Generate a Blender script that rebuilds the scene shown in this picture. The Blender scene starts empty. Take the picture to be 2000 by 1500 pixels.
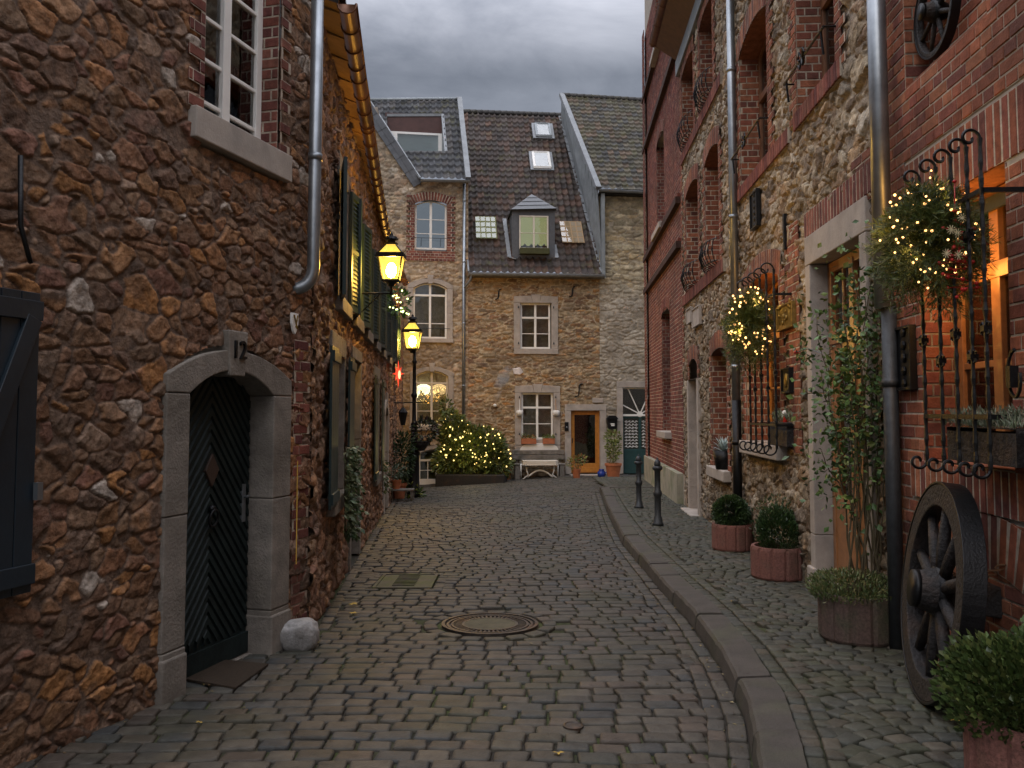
import bpy, math, random
import numpy as np
from mathutils import Vector, Matrix
S = bpy.context.scene
C = S.collection
# ---------------------------------------------------------------- camera
PITCH = math.radians(3.5); FPX = 1720.0; EYE = 1.57
cam_d = bpy.data.cameras.new('camera'); cam = bpy.data.objects.new('camera', cam_d); C.objects.link(cam)
cam.location = (0, 0, EYE); cam.rotation_euler = (math.pi/2 + PITCH, 0, 0)
cam_d.sensor_width = 36; cam_d.lens = 36*FPX/2000
CY = 803 - FPX*math.tan(PITCH)
cam_d.shift_y = -(750-CY)/2000
cam_d.clip_end = 500; S.camera = cam
# ---------------------------------------------------------------- sky
w = bpy.data.worlds.new('World'); S.world = w; w.use_nodes = True
nt = w.node_tree; nt.nodes.clear(); L = nt.links.new
N = lambda t: nt.nodes.new(t)
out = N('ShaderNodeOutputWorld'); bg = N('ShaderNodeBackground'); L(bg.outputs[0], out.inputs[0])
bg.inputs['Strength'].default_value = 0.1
sky = N('ShaderNodeTexSky'); sky.sky_type = 'NISHITA'; sky.sun_disc = False
SUN_EL = math.radians(38); SUN_ROT = math.radians(200)
sky.sun_elevation = SUN_EL; sky.sun_rotation = SUN_ROT; sky.air_density = 2; sky.dust_density = 4
tc = N('ShaderNodeTexCoord'); sx = N('ShaderNodeSeparateXYZ'); L(tc.outputs['Generated'], sx.inputs[0])
mp = N('ShaderNodeMapping'); mp.inputs['Scale'].default_value = (2.2, 2.2, 6.5); L(tc.outputs['Generated'], mp.inputs[0])
nz = N('ShaderNodeTexNoise'); nz.inputs['Scale'].default_value = 1.7; nz.inputs['Detail'].default_value = 7
nz.inputs['Roughness'].default_value = .58; nz.inputs['Distortion'].default_value = .5
L(mp.outputs[0], nz.inputs[0])
cr = N('ShaderNodeValToRGB'); L(nz.outputs[0], cr.inputs[0])
cr.color_ramp.elements[0].position = .30; cr.color_ramp.elements[0].color = (.235, .265, .335, 1)
cr.color_ramp.elements[1].position = .70; cr.color_ramp.elements[1].color = (.54, .58, .68, 1)
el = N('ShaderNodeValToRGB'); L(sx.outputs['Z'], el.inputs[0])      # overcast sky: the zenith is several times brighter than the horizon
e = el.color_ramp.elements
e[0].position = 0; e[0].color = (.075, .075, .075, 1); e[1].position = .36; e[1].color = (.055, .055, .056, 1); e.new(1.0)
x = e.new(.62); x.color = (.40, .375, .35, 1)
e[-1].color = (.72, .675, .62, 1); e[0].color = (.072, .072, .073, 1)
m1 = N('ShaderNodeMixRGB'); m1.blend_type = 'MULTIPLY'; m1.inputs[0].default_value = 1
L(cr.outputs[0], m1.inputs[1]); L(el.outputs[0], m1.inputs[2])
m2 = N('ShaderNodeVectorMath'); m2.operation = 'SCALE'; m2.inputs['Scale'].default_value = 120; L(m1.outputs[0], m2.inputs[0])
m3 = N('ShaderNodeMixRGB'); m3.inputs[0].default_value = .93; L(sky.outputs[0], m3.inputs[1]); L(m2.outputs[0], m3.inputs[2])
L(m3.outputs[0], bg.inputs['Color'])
# ---------------------------------------------------------------- sun behind cloud
sd = bpy.data.lights.new('sun', 'SUN'); sd.energy = .5; sd.angle = math.radians(40); sd.color = (1, .93, .85)
so = bpy.data.objects.new('sun', sd); C.objects.link(so)
_d = Vector((math.sin(SUN_ROT)*math.cos(SUN_EL), math.cos(SUN_ROT)*math.cos(SUN_EL), math.sin(SUN_EL)))
so.rotation_euler = _d.to_track_quat('Z', 'Y').to_euler()
S.view_settings.view_transform = 'Standard'; S.view_settings.look = 'None'; S.view_settings.gamma = 1
S.view_settings.exposure = -0.1
# ---------------------------------------------------------------- pixel / ground helpers
def ray(X, Y):
    a = (X-1000)/FPX; b = -(Y-CY)/FPX; c, s = math.cos(PITCH), math.sin(PITCH)
    return Vector((a, c-b*s, s+b*c))
def g(x, y):                                    # height of the road
    t = min(1, max(0, (y-12)/15)); t = t*t*(3-2*t)
    return -0.018*y + 0.065*t*min(1.5, max(-4, x))
def gnp(x, y):
    t = np.clip((y-12)/15, 0, 1); t = t*t*(3-2*t)
    return -0.018*y + 0.065*t*np.clip(x, -4, 1.5)
def gp(X, Y, h=0):                              # pixel -> point on the ground (raised by h)
    d = ray(X, Y); t = 5
    for _ in range(60):
        t = t*.4 + .6*(g(d.x*t, d.y*t)+h-EYE)/d.z
    return Vector((d.x*t, d.y*t, EYE+d.z*t))
def at(X, Y, depth):                            # pixel at a given forward distance
    d = ray(X, Y); t = depth/d.y
    return Vector((d.x*t, depth, EYE+d.z*t))
class Wall:                                     # vertical plane: u to the right seen from the street, d into the wall
    def __init__(s, P, Q):
        s.P = Vector((P[0], P[1])); v = Vector((Q[0]-P[0], Q[1]-P[1])).normalized()
        s.u = v; s.n = Vector((-v.y, v.x)); s.ang = math.atan2(v.y, v.x)
    def px(s, X, Y, d=0):
        r = ray(X, Y); r2 = Vector((r.x, r.y)); t = (s.P.dot(s.n)+d)/r2.dot(s.n)
        p = r2*t
        return ((p-s.P).dot(s.u), EYE+r.z*t)
    def w(s, u, d, z=0):
        p = s.P+s.u*u+s.n*d
        return Vector((p.x, p.y, z))
    def gz(s, u): p = s.w(u, 0); return g(p.x, p.y)
# ---------------------------------------------------------------- noise
_rt = np.random.RandomState(5).rand(256, 256)
def vn(x, y, seed=0):
    x = np.asarray(x, float)+seed*17.31; y = np.asarray(y, float)+seed*9.17
    i = np.floor(x).astype(int); j = np.floor(y).astype(int); fx = x-i; fy = y-j
    fx = fx*fx*(3-2*fx); fy = fy*fy*(3-2*fy)
    a = _rt[i & 255, j & 255]; b = _rt[(i+1) & 255, j & 255]; c = _rt[i & 255, (j+1) & 255]; d = _rt[(i+1) & 255, (j+1) & 255]
    return (a*(1-fx)+b*fx)*(1-fy)+(c*(1-fx)+d*fx)*fy
def fbm(x, y, seed=0, o=4):
    r = 0; a = .5; t = 0
    for k in range(o): r = r+a*vn(x*2**k, y*2**k, seed+k*3); t += a; a *= .5
    return r/t
def sm(a, b, x): t = np.clip((x-a)/(b-a), 0, 1); return t*t*(3-2*t)
# ---------------------------------------------------------------- materials
def mat(name, col=(.5, .5, .5), rough=.8, metal=0, ns=6, na=.25, bs=60, bump=.3, bd=.01, attr=False, col2=None, c2s=2, c2=(.5, .65), spec=.4, trans=None, coat=0):
    m = bpy.data.materials.new(name); m.use_nodes = True; t = m.node_tree; p = t.nodes['Principled BSDF']; l = t.links.new
    tc = t.nodes.new('ShaderNodeTexCoord')
    if attr:
        a = t.nodes.new('ShaderNodeAttribute'); a.attribute_name = 'Col'; src = a.outputs['Color']
    else:
        a = t.nodes.new('ShaderNodeRGB'); a.outputs[0].default_value = (*col, 1); src = a.outputs[0]
    if col2:
        n2 = t.nodes.new('ShaderNodeTexNoise'); n2.inputs['Scale'].default_value = c2s; n2.inputs['Detail'].default_value = 6
        l(tc.outputs['Object'], n2.inputs[0]); mr = t.nodes.new('ShaderNodeMapRange')
        mr.inputs[1].default_value = c2[0]; mr.inputs[2].default_value = c2[1]; l(n2.outputs[0], mr.inputs[0])
        mx = t.nodes.new('ShaderNodeMixRGB'); l(mr.outputs[0], mx.inputs[0]); l(src, mx.inputs[1]); mx.inputs[2].default_value = (*col2, 1); src = mx.outputs[0]
    if na:
        n = t.nodes.new('ShaderNodeTexNoise'); n.inputs['Scale'].default_value = ns; n.inputs['Detail'].default_value = 8; n.inputs['Roughness'].default_value = .65
        l(tc.outputs['Object'], n.inputs[0]); mr = t.nodes.new('ShaderNodeMapRange')
        mr.inputs[1].default_value = .3; mr.inputs[2].default_value = .7; mr.inputs[3].default_value = 1-na; mr.inputs[4].default_value = 1+na
        l(n.outputs[0], mr.inputs[0]); mx = t.nodes.new('ShaderNodeVectorMath'); mx.operation = 'SCALE'
        l(src, mx.inputs[0]); l(mr.outputs[0], mx.inputs['Scale']); src = mx.outputs[0]
    l(src, p.inputs['Base Color'])
    p.inputs['Roughness'].default_value = rough; p.inputs['Metallic'].default_value = metal; p.inputs['Specular IOR Level'].default_value = spec
    if coat: p.inputs['Coat Weight'].default_value = coat; p.inputs['Coat Roughness'].default_value = .15
    if bump:
        n = t.nodes.new('ShaderNodeTexNoise'); n.inputs['Scale'].default_value = bs; n.inputs['Detail'].default_value = 8; n.inputs['Roughness'].default_value = .6
        l(tc.outputs['Object'], n.inputs[0]); b = t.nodes.new('ShaderNodeBump'); b.inputs['Strength'].default_value = bump; b.inputs['Distance'].default_value = bd
        l(n.outputs[0], b.inputs['Height']); l(b.outputs[0], p.inputs['Normal'])
    return m
def emis(name, col, st, mixt=None):
    m = bpy.data.materials.new(name); m.use_nodes = True; t = m.node_tree; t.nodes.clear()
    o = t.nodes.new('ShaderNodeOutputMaterial'); e = t.nodes.new('ShaderNodeEmission'); e.inputs[0].default_value = (*col, 1); e.inputs[1].default_value = st
    if mixt is None: t.links.new(e.outputs[0], o.inputs[0])
    else:
        tr = t.nodes.new('ShaderNodeBsdfTransparent'); tr.inputs[0].default_value = (*col, 1); mx = t.nodes.new('ShaderNodeMixShader'); mx.inputs[0].default_value = mixt
        t.links.new(tr.outputs[0], mx.inputs[1]); t.links.new(e.outputs[0], mx.inputs[2]); t.links.new(mx.outputs[0], o.inputs[0])
    m.cycles.emission_sampling = 'NONE' if st < 100 else 'AUTO'
    return m
def glassmat(name, tint=(.8, .85, .85), refl=.12, rough=.03, wav=.02):
    m = bpy.data.materials.new(name); m.use_nodes = True; t = m.node_tree; t.nodes.clear(); l = t.links.new
    o = t.nodes.new('ShaderNodeOutputMaterial'); gl = t.nodes.new('ShaderNodeBsdfGlossy'); gl.inputs['Roughness'].default_value = rough
    tr = t.nodes.new('ShaderNodeBsdfTransparent'); tr.inputs[0].default_value = (*tint, 1); mx = t.nodes.new('ShaderNodeMixShader')
    fr = t.nodes.new('ShaderNodeFresnel'); fr.inputs[0].default_value = 1.45; ad = t.nodes.new('ShaderNodeMath'); ad.operation = 'ADD'; ad.use_clamp = True; ad.inputs[1].default_value = refl
    n = t.nodes.new('ShaderNodeTexNoise'); n.inputs['Scale'].default_value = 3; b = t.nodes.new('ShaderNodeBump'); b.inputs['Strength'].default_value = wav*4; b.inputs['Distance'].default_value = .05
    tc = t.nodes.new('ShaderNodeTexCoord'); l(tc.outputs['Object'], n.inputs[0]); l(n.outputs[0], b.inputs['Height']); l(b.outputs[0], gl.inputs['Normal'])
    l(fr.outputs[0], ad.inputs[0]); l(ad.outputs[0], mx.inputs[0]); l(tr.outputs[0], mx.inputs[1]); l(gl.outputs[0], mx.inputs[2]); l(mx.outputs[0], o.inputs[0])
    return m
M = dict(
 rubble=mat('rubble_stone', attr=True, rough=.85, ns=17, na=.6, bs=40, bump=.9, bd=.018, spec=.25, col2=(.08, .055, .038), c2s=1.0, c2=(.52, .95)),
 ashlar=mat('coursed_stone', attr=True, rough=.88, ns=9, na=.32, bs=40, bump=.8, bd=.02, spec=.25, col2=(.12, .09, .065), c2s=.8, c2=(.48, .85)),
 brick=mat('brick', attr=True, rough=.88, ns=13, na=.38, bs=70, bump=.7, bd=.008, spec=.2, col2=(.085, .045, .032), c2s=1.1, c2=(.46, .85)),
 cobble=mat('cobble', attr=True, rough=.62, ns=9, na=.4, bs=60, bump=.6, bd=.01, spec=.35, col2=(.040, .039, .020), c2s=1.4, c2=(.48, .8)),
 joint=mat('moss_and_dirt', (.03, .024, .018), rough=.95, ns=20, na=.5, bs=120, bump=.7, col2=(.040, .050, .012), c2s=1.3, c2=(.42, .6)),
 blue=mat('blue_stone', (.20, .175, .148), rough=.85, ns=9, na=.3, bs=55, bump=.7, bd=.012, col2=(.095, .08, .062), c2s=2.2, c2=(.45, .8)),
 blue2=mat('pale_stone', (.34, .295, .255), rough=.8, ns=5, na=.2, bs=60, bump=.35, bd=.008, col2=(.27, .245, .22), c2s=3, c2=(.5, .75)),
 kerb=mat('kerb_stone', (.054, .046, .039), rough=.75, ns=6, na=.25, bs=60, bump=.5, bd=.012, col2=(.06, .062, .035), c2s=2, c2=(.5, .75)),
 white=mat('white_paint', (.72, .7, .66), rough=.45, ns=5, na=.06, bs=20, bump=.05),
 cream=mat('cream_paint', (.6, .54, .45), rough=.5, ns=5, na=.08, bs=20, bump=.05),
 green=mat('dark_green_paint', (.012, .03, .03), rough=.42, ns=6, na=.25, bs=35, bump=.12, spec=.5),
 bluegreen=mat('blue_green_paint', (.018, .05, .05), rough=.45, ns=6, na=.2, bs=25, bump=.1),
 navy=mat('blue_black_paint', (.012, .02, .028), rough=.4, ns=4, na=.25, bs=30, bump=.15, spec=.5),
 door12=mat('weathered_green_door', (.010, .017, .017), rough=.62, spec=.25, ns=10, na=.4, bs=40, bump=.3),
 wood=mat('varnished_wood', (.27, .115, .04), rough=.4, ns=10, na=.3, bs=40, bump=.12, coat=.3),
 wood2=mat('orange_varnished_wood', (.42, .17, .03), rough=.4, ns=10, na=.25, bs=40, bump=.12, coat=.3),
 brownwood=mat('brown_window_wood', (.13, .055, .025), rough=.45, ns=10, na=.3, bs=40, bump=.12),
 greywood=mat('weathered_wood', (.16, .14, .12), rough=.85, ns=12, na=.35, bs=50, bump=.4, col2=(.07, .065, .045), c2s=6),
 oldwood=mat('old_dark_wood', (.014, .012, .012), rough=.6, ns=22, na=.5, bs=45, bump=1, bd=.015, spec=.4, col2=(.045, .024, .014), c2s=5, c2=(.52, .78)),
 soffit=mat('soffit_boards', (.32, .17, .06), rough=.7, ns=6, na=.3, bs=40, bump=.3),
 zinc=mat('zinc', (.19, .20, .21), rough=.6, metal=.2, ns=5, na=.22, bs=20, bump=.05),
 pipe=mat('zinc_pipe', (.26, .28, .3), rough=.38, metal=.8, ns=5, na=.25, bs=20, bump=.05),
 zincd=mat('weathered_zinc', (.23, .25, .26), rough=.6, metal=.35, ns=3, na=.25, bs=20, bump=.05),
 copper=mat('brown_gutter_metal', (.15, .07, .04), rough=.45, metal=.5, ns=6, na=.35, bs=20, bump=.1),
 greyiron=mat('grey_painted_iron', (.045, .05, .055), rough=.5, metal=.4, ns=20, na=.3, bs=90, bump=.3), iron=mat('black_iron', (.012, .012, .013), rough=.42, metal=.6, ns=20, na=.3, bs=90, bump=.3, spec=.5),
 castiron=mat('cast_iron_cover', (.055, .045, .038), rough=.5, metal=.55, ns=14, na=.5, bs=90, bump=.4, col2=(.11, .055, .028), c2s=4, c2=(.55, .75)),
 slate=mat('slate', attr=True, rough=.5, ns=10, na=.2, bs=50, bump=.2, spec=.5),
 tile=mat('roof_tile', attr=True, rough=.8, ns=12, na=.35, bs=60, bump=.4, bd=.008, col2=(.075, .07, .03), c2s=3.5, c2=(.55, .8), spec=.25),
 concrete=mat('rendered_plinth', (.27, .25, .19), rough=.9, ns=4, na=.25, bs=40, bump=.4, col2=(.13, .15, .07), c2s=2.5, c2=(.5, .7)),
 terra=mat('terracotta', (.36, .12, .05), rough=.8, ns=9, na=.25, bs=60, bump=.25),
 planter=mat('red_aggregate_concrete', (.17, .072, .056), rough=.85, ns=60, na=.45, bs=120, bump=.8, bd=.006, col2=(.12, .07, .05), c2s=5, c2=(.5, .75)),
 planterd=mat('dark_aggregate_concrete', (.085, .055, .045), rough=.85, ns=60, na=.5, bs=120, bump=.8, bd=.006, col2=(.05, .055, .03), c2s=5, c2=(.45, .7)),
 soil=mat('soil', (.03, .02, .014), rough=.95, bs=80, bump=.8),
 leaf=mat('leaves', attr=True, rough=.5, ns=10, na=.2, bump=0, spec=.45),
 bark=mat('stem', (.07, .055, .028), rough=.8, bs=60, bump=.5),
 dark=mat('dark_interior', (.012, .011, .01), rough=.9, na=.3, bump=0),
 curtain=mat('white_curtain', (.82, .82, .8), rough=.9, ns=3, na=.06, bs=8, bump=.3, bd=.03),
 curtgrey=mat('grey_blind', (.14, .15, .13), rough=.9, ns=3, na=.1, bump=0),
 mauve=mat('mauve_blind', (.10, .07, .075), rough=.9, ns=3, na=.1, bump=0),
 glass=glassmat('window_glass'), glassd=glassmat('dull_window_glass', (.55, .58, .55), .08), glassk=glassmat('dark_window_glass', (.3, .3, .3), .0, .3), curtglow=emis('self_glowing_curtain', (.80, .85, 1), .24), blindg=mat('pale_blind', (.34, .35, .36), bump=0),
 lit=emis('glow_backing', (1, .42, .09), .5), litd=emis('dim_lit_room', (1, .38, .08), .13),
 litg=emis('lit_loft_room', (.78, .74, .34), .6), litp=emis('pale_lit_loft', (1, .68, .42), .3), lity=emis('pale_lit_attic', (.75, .75, .4), .25),
 lampglass=emis('lantern_glass', (1, .74, .13), 1.5, .6), lampbulb=emis('lantern_light', (1, .60, .15), 1500),
 bulb=emis('fairy_bulb', (1, .52, .17), 5.5), bulby=emis('yellow_fairy_bulb', (1, .72, .22), 4),
 redglow=emis('red_lantern_glow', (1, .07, .03), 1.6), redwhite=emis('warm_star_glow', (1, .5, .25), 2.2),
 whiteglow=emis('light_curtain_glow', (1, .85, .45), 6), warmglow=emis('warm_light_curtain_glow', (1, .6, .25), 3.5), litw=emis('lit_window_room', (1, .55, .14), .7), coverc=mat('cover_infill', (.09, .08, .05), rough=.9, ns=9, na=.3, bs=90, bump=.6),
 rock=mat('boulder', (.3, .29, .28), rough=.8, ns=9, na=.4, bs=30, bump=.7, bd=.02, col2=(.15, .14, .13), c2s=5),
 red=mat('red_paint', (.5, .03, .02), rough=.35, bump=0), bluep=mat('blue_glaze', (.02, .05, .28), rough=.25, bump=0),
 gold=mat('old_brass', (.25, .17, .05), rough=.45, metal=.8, ns=20, na=.4, bump=.3),
 berry=mat('red_berries', (.42, .02, .015), rough=.3, bump=0), straw=mat('straw_star', (.6, .5, .3), rough=.7, bump=0),
 matt=mat('coir_mat', (.035, .022, .012), rough=.98, ns=60, na=.5, bs=200, bump=.9),
 mortar=mat('lime_mortar', (.34, .29, .24), rough=.95, ns=10, na=.25, bs=90, bump=.4),
 paper=mat('old_leaf', (.4, .26, .05), rough=.7, bump=0),
 chain=mat('rusty_chain', (.14, .07, .035), rough=.6, metal=.5),
)
for k in ('copper',): pass
# ---------------------------------------------------------------- mesh builder
class MB:
    def __init__(s): s.v = []; s.f = []; s.c = []; s.n = 0; s.fac = []
    def add(s, v, f, col=(.075, .072, .07), Mx=None):
        v = np.asarray(v, float).reshape(-1, 3)
        if Mx is not None: A = np.array(Mx); v = v@A[:3, :3].T+A[:3, 3]
        s.v.append(v); s.f.extend([tuple(i+s.n for i in q) for q in f]); s.n += len(v)
        col = np.asarray(col, float); s.c.append(np.broadcast_to(col, (len(v), 3)) if col.ndim == 1 else col)
        return s
    def box(s, x0, x1, y0, y1, z0, z1, col=(.075, .072, .07), Mx=None):
        return s.add([(x0, y0, z0), (x1, y0, z0), (x1, y1, z0), (x0, y1, z0), (x0, y0, z1), (x1, y0, z1), (x1, y1, z1), (x0, y1, z1)],
              [(0, 3, 2, 1), (4, 5, 6, 7), (0, 1, 5, 4), (1, 2, 6, 5), (2, 3, 7, 6), (3, 0, 4, 7)], col, Mx)
    def prism(s, poly, d0, d1, col=(.075, .072, .07), Mx=None):        # polygon (u,z) pushed from d0 to d1
        n = len(poly); v = [(a, d0, b) for a, b in poly]+[(a, d1, b) for a, b in poly]
        return s.add(v, [tuple(range(n)), tuple(range(2*n-1, n-1, -1))]+[(i, n+i, n+(i+1) % n, (i+1) % n) for i in range(n)], col, Mx)
    def ring(s, outer, inner, d0, d1, col=(.075, .072, .07), closed=True):
        n = len(outer); v = []
        for P, d in ((outer, d0), (inner, d0), (inner, d1), (outer, d1)): v += [(a, d, b) for a, b in P]
        f = []
        for k in range(4):
            for i in range(n if closed else n-1):
                j = (i+1) % n; a = k*n; b = ((k+1) % 4)*n; f.append((a+i, a+j, b+j, b+i))
        if not closed: f += [(0, n, 2*n, 3*n), (n-1, 4*n-1, 3*n-1, 2*n-1)]
        return s.add(v, f, col)
    def tube(s, pts, r, n=8, closed=False, col=(.075, .072, .07), cap=True):
        P = [Vector(p) for p in pts]; m = len(P); rr = r if hasattr(r, '__len__') else [r]*m; v = []; f = []; up = None
        for i, p in enumerate(P):
            a = P[(i-1) % m] if (closed or i > 0) else p; b = P[(i+1) % m] if (closed or i < m-1) else p
            t = (b-a).normalized() if (b-a).length > 1e-9 else Vector((0, 0, 1))
            if up is None: up = Vector((0, 0, 1)) if abs(t.z) < .9 else Vector((1, 0, 0))
            x = t.cross(up)
            if x.length < 1e-6: x = t.orthogonal()
            x.normalize(); y = x.cross(t).normalized(); up = y
            for k in range(n):
                q = 2*math.pi*k/n; v.append(p+(x*math.cos(q)+y*math.sin(q))*rr[i])
        for i in range(m if closed else m-1):
            for k in range(n):
                a = i*n; b = ((i+1) % m)*n; f.append((a+k, a+(k+1) % n, b+(k+1) % n, b+k))
        if cap and not closed: f += [tuple(range(n))[::-1], tuple(range((m-1)*n, m*n))]
        return s.add([tuple(q) for q in v], f, col)
    def lathe(s, prof, n=24, o=(0, 0, 0), col=(.075, .072, .07), Mx=None, cap=True):
        v = []; f = []; m = len(prof)
        for r, z in prof:
            for k in range(n): q = 2*math.pi*k/n; v.append((o[0]+r*math.cos(q), o[1]+r*math.sin(q), o[2]+z))
        for i in range(m-1):
            for k in range(n): f.append((i*n+k, i*n+(k+1) % n, (i+1)*n+(k+1) % n, (i+1)*n+k))
        if cap: f += [tuple(range(n))[::-1], tuple(range((m-1)*n, m*n))]
        return s.add(v, f, col, Mx)
    def sphere(s, o, r, n=8, m=6, sc=(1, 1, 1), col=(.075, .072, .07)):
        v = [(o[0], o[1], o[2]-r*sc[2])]; f = []
        for i in range(1, m):
            a = math.pi*i/m
            for k in range(n): q = 2*math.pi*k/n; v.append((o[0]+r*sc[0]*math.sin(a)*math.cos(q), o[1]+r*sc[1]*math.sin(a)*math.sin(q), o[2]-r*sc[2]*math.cos(a)))
        v.append((o[0], o[1], o[2]+r*sc[2])); e = len(v)-1
        for k in range(n):
            f.append((0, 1+(k+1) % n, 1+k)); f.append((e, 1+(m-2)*n+k, 1+(m-2)*n+(k+1) % n))
            for i in range(m-2): a = 1+i*n; b = a+n; f.append((a+k, a+(k+1) % n, b+(k+1) % n, b+k))
        return s.add(v, f, col)
    def beam(s, p, q, w_, h, col=(.075, .072, .07)):
        p = Vector(p); q = Vector(q); t = (q-p); l = t.length; t.normalize(); x = t.cross(Vector((0, 0, 1)))
        if x.length < 1e-5: x = Vector((1, 0, 0))
        x.normalize(); y = x.cross(t)
        v = []
        for e in (p, q):
            for a, b in ((-1, -1), (1, -1), (1, 1), (-1, 1)): v.append(tuple(e+x*a*w_/2+y*b*h/2))
        return s.add(v, [(0, 3, 2, 1), (4, 5, 6, 7), (0, 1, 5, 4), (1, 2, 6, 5), (2, 3, 7, 6), (3, 0, 4, 7)], col)
    def build(s, name, m, parent=None, bevel=0, smooth=False, loc=None, label=None):
        me = bpy.data.meshes.new(name)
        if s.n:
            V = np.vstack(s.v); me.from_pydata(V.tolist(), [], s.f); me.validate(verbose=False)
            if len(me.vertices) == len(V):
                ca = me.color_attributes.new('Col', 'FLOAT_COLOR', 'POINT'); cc = np.ones((len(V), 4), np.float32); cc[:, :3] = np.vstack(s.c); ca.data.foreach_set('color', cc.ravel())
        me.materials.append(m if not isinstance(m, str) else M[m])
        if smooth: me.polygons.foreach_set('use_smooth', [True]*len(me.polygons))
        o = bpy.data.objects.new(name, me); C.objects.link(o)
        if parent: o.parent = parent
        if loc is not None: o.location = loc
        if bevel:
            b = o.modifiers.new('bevel', 'BEVEL'); b.width = bevel; b.segments = 2; b.limit_method = 'ANGLE'; b.angle_limit = .7
        if label: o['label'] = label
        return o
def tag(o, label, cat, group=None):
    o['label'] = label; o['category'] = cat
    if group: o['group'] = group
    return o
def thing(name, label, cat, loc=(0, 0, 0), rz=0, group=None):
    o = bpy.data.objects.new(name, None); C.objects.link(o); o.location = loc; o.rotation_euler = (0, 0, rz); o.empty_display_size = .1
    return tag(o, label, cat, group)
def wthing(name, label, cat, W, group=None): return thing(name, label, cat, (W.P.x, W.P.y, 0), W.ang, group)
def struct(o): o['kind'] = 'structure'; return o
def copy_part(o, parent, loc=None, rz=None):
    c = o.copy(); C.objects.link(c); c.parent = parent
    if loc is not None: c.location = loc
    if rz is not None: c.rotation_euler = (0, 0, rz)
    for ch in [k for k in bpy.data.objects if k.parent == o]: copy_part(ch, c)
    return c
def grid_obj(name, P, keep, col, m, parent, smooth=True):          # P (n,m,3)
    n, k = P.shape[:2]; idx = np.arange(n*k).reshape(n, k)
    q = np.stack([idx[:-1, :-1], idx[1:, :-1], idx[1:, 1:], idx[:-1, 1:]], -1)[keep]
    used, inv = np.unique(q.ravel(), return_inverse=True); q = inv.reshape(-1, 4)
    V = P.reshape(-1, 3)[used].astype(np.float32); me = bpy.data.meshes.new(name)
    me.vertices.add(len(V)); me.vertices.foreach_set('co', V.ravel())
    me.loops.add(len(q)*4); me.loops.foreach_set('vertex_index', q.ravel().astype(np.int32))
    me.polygons.add(len(q)); me.polygons.foreach_set('loop_start', np.arange(0, len(q)*4, 4, dtype=np.int32)); me.polygons.foreach_set('loop_total', np.full(len(q), 4, np.int32))
    me.update(calc_edges=True); me.polygons.foreach_set('use_smooth', [smooth]*len(q))
    ca = me.color_attributes.new('Col', 'FLOAT_COLOR', 'POINT'); cc = np.ones((len(V), 4), np.float32); cc[:, :3] = col.reshape(-1, 3)[used]; ca.data.foreach_set('color', cc.ravel())
    me.materials.append(M[m]); o = bpy.data.objects.new(name, me); C.objects.link(o); o.parent = parent
    return o
# ---------------------------------------------------------------- stone walls: every stone is displaced geometry
def cells(U, Z, cw, ch, seed, jit=.8, wt=.3, p=2.6):
    R = np.random.RandomState(seed); T = R.rand(6, 128, 128)
    i0 = np.floor(U/cw).astype(int); j0 = np.floor(Z/ch).astype(int)
    F1 = np.full(U.shape, 9.); F2 = F1.copy(); ID = np.zeros(U.shape, int); DU = np.zeros(U.shape); DZ = np.zeros(U.shape)
    for dj in (-2, -1, 0, 1, 2):
        for di in (-2, -1, 0, 1, 2):
            i = i0+di; j = j0+dj; a = i & 127; b = j & 127
            su = (i+.5+jit*(T[0, a, b]-.5)+.5*(j & 1)); sz = (j+.5+jit*(T[1, a, b]-.5))
            du = U/cw-su; dz = Z/ch-sz; sh = (T[4, a, b]-.5)*.5
            D = (np.abs(du+sh*dz)**p+np.abs(dz)**p)**(1/p)-wt*(T[2, a, b]-.5)
            nw = D < F1
            F2 = np.where(nw, F1, np.minimum(F2, D)); F1 = np.where(nw, D, F1)
            ID = np.where(nw, a*128+b, ID); DU = np.where(nw, du, DU); DZ = np.where(nw, dz, DZ)
    return F2-F1, ID, DU, DZ, R
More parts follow.
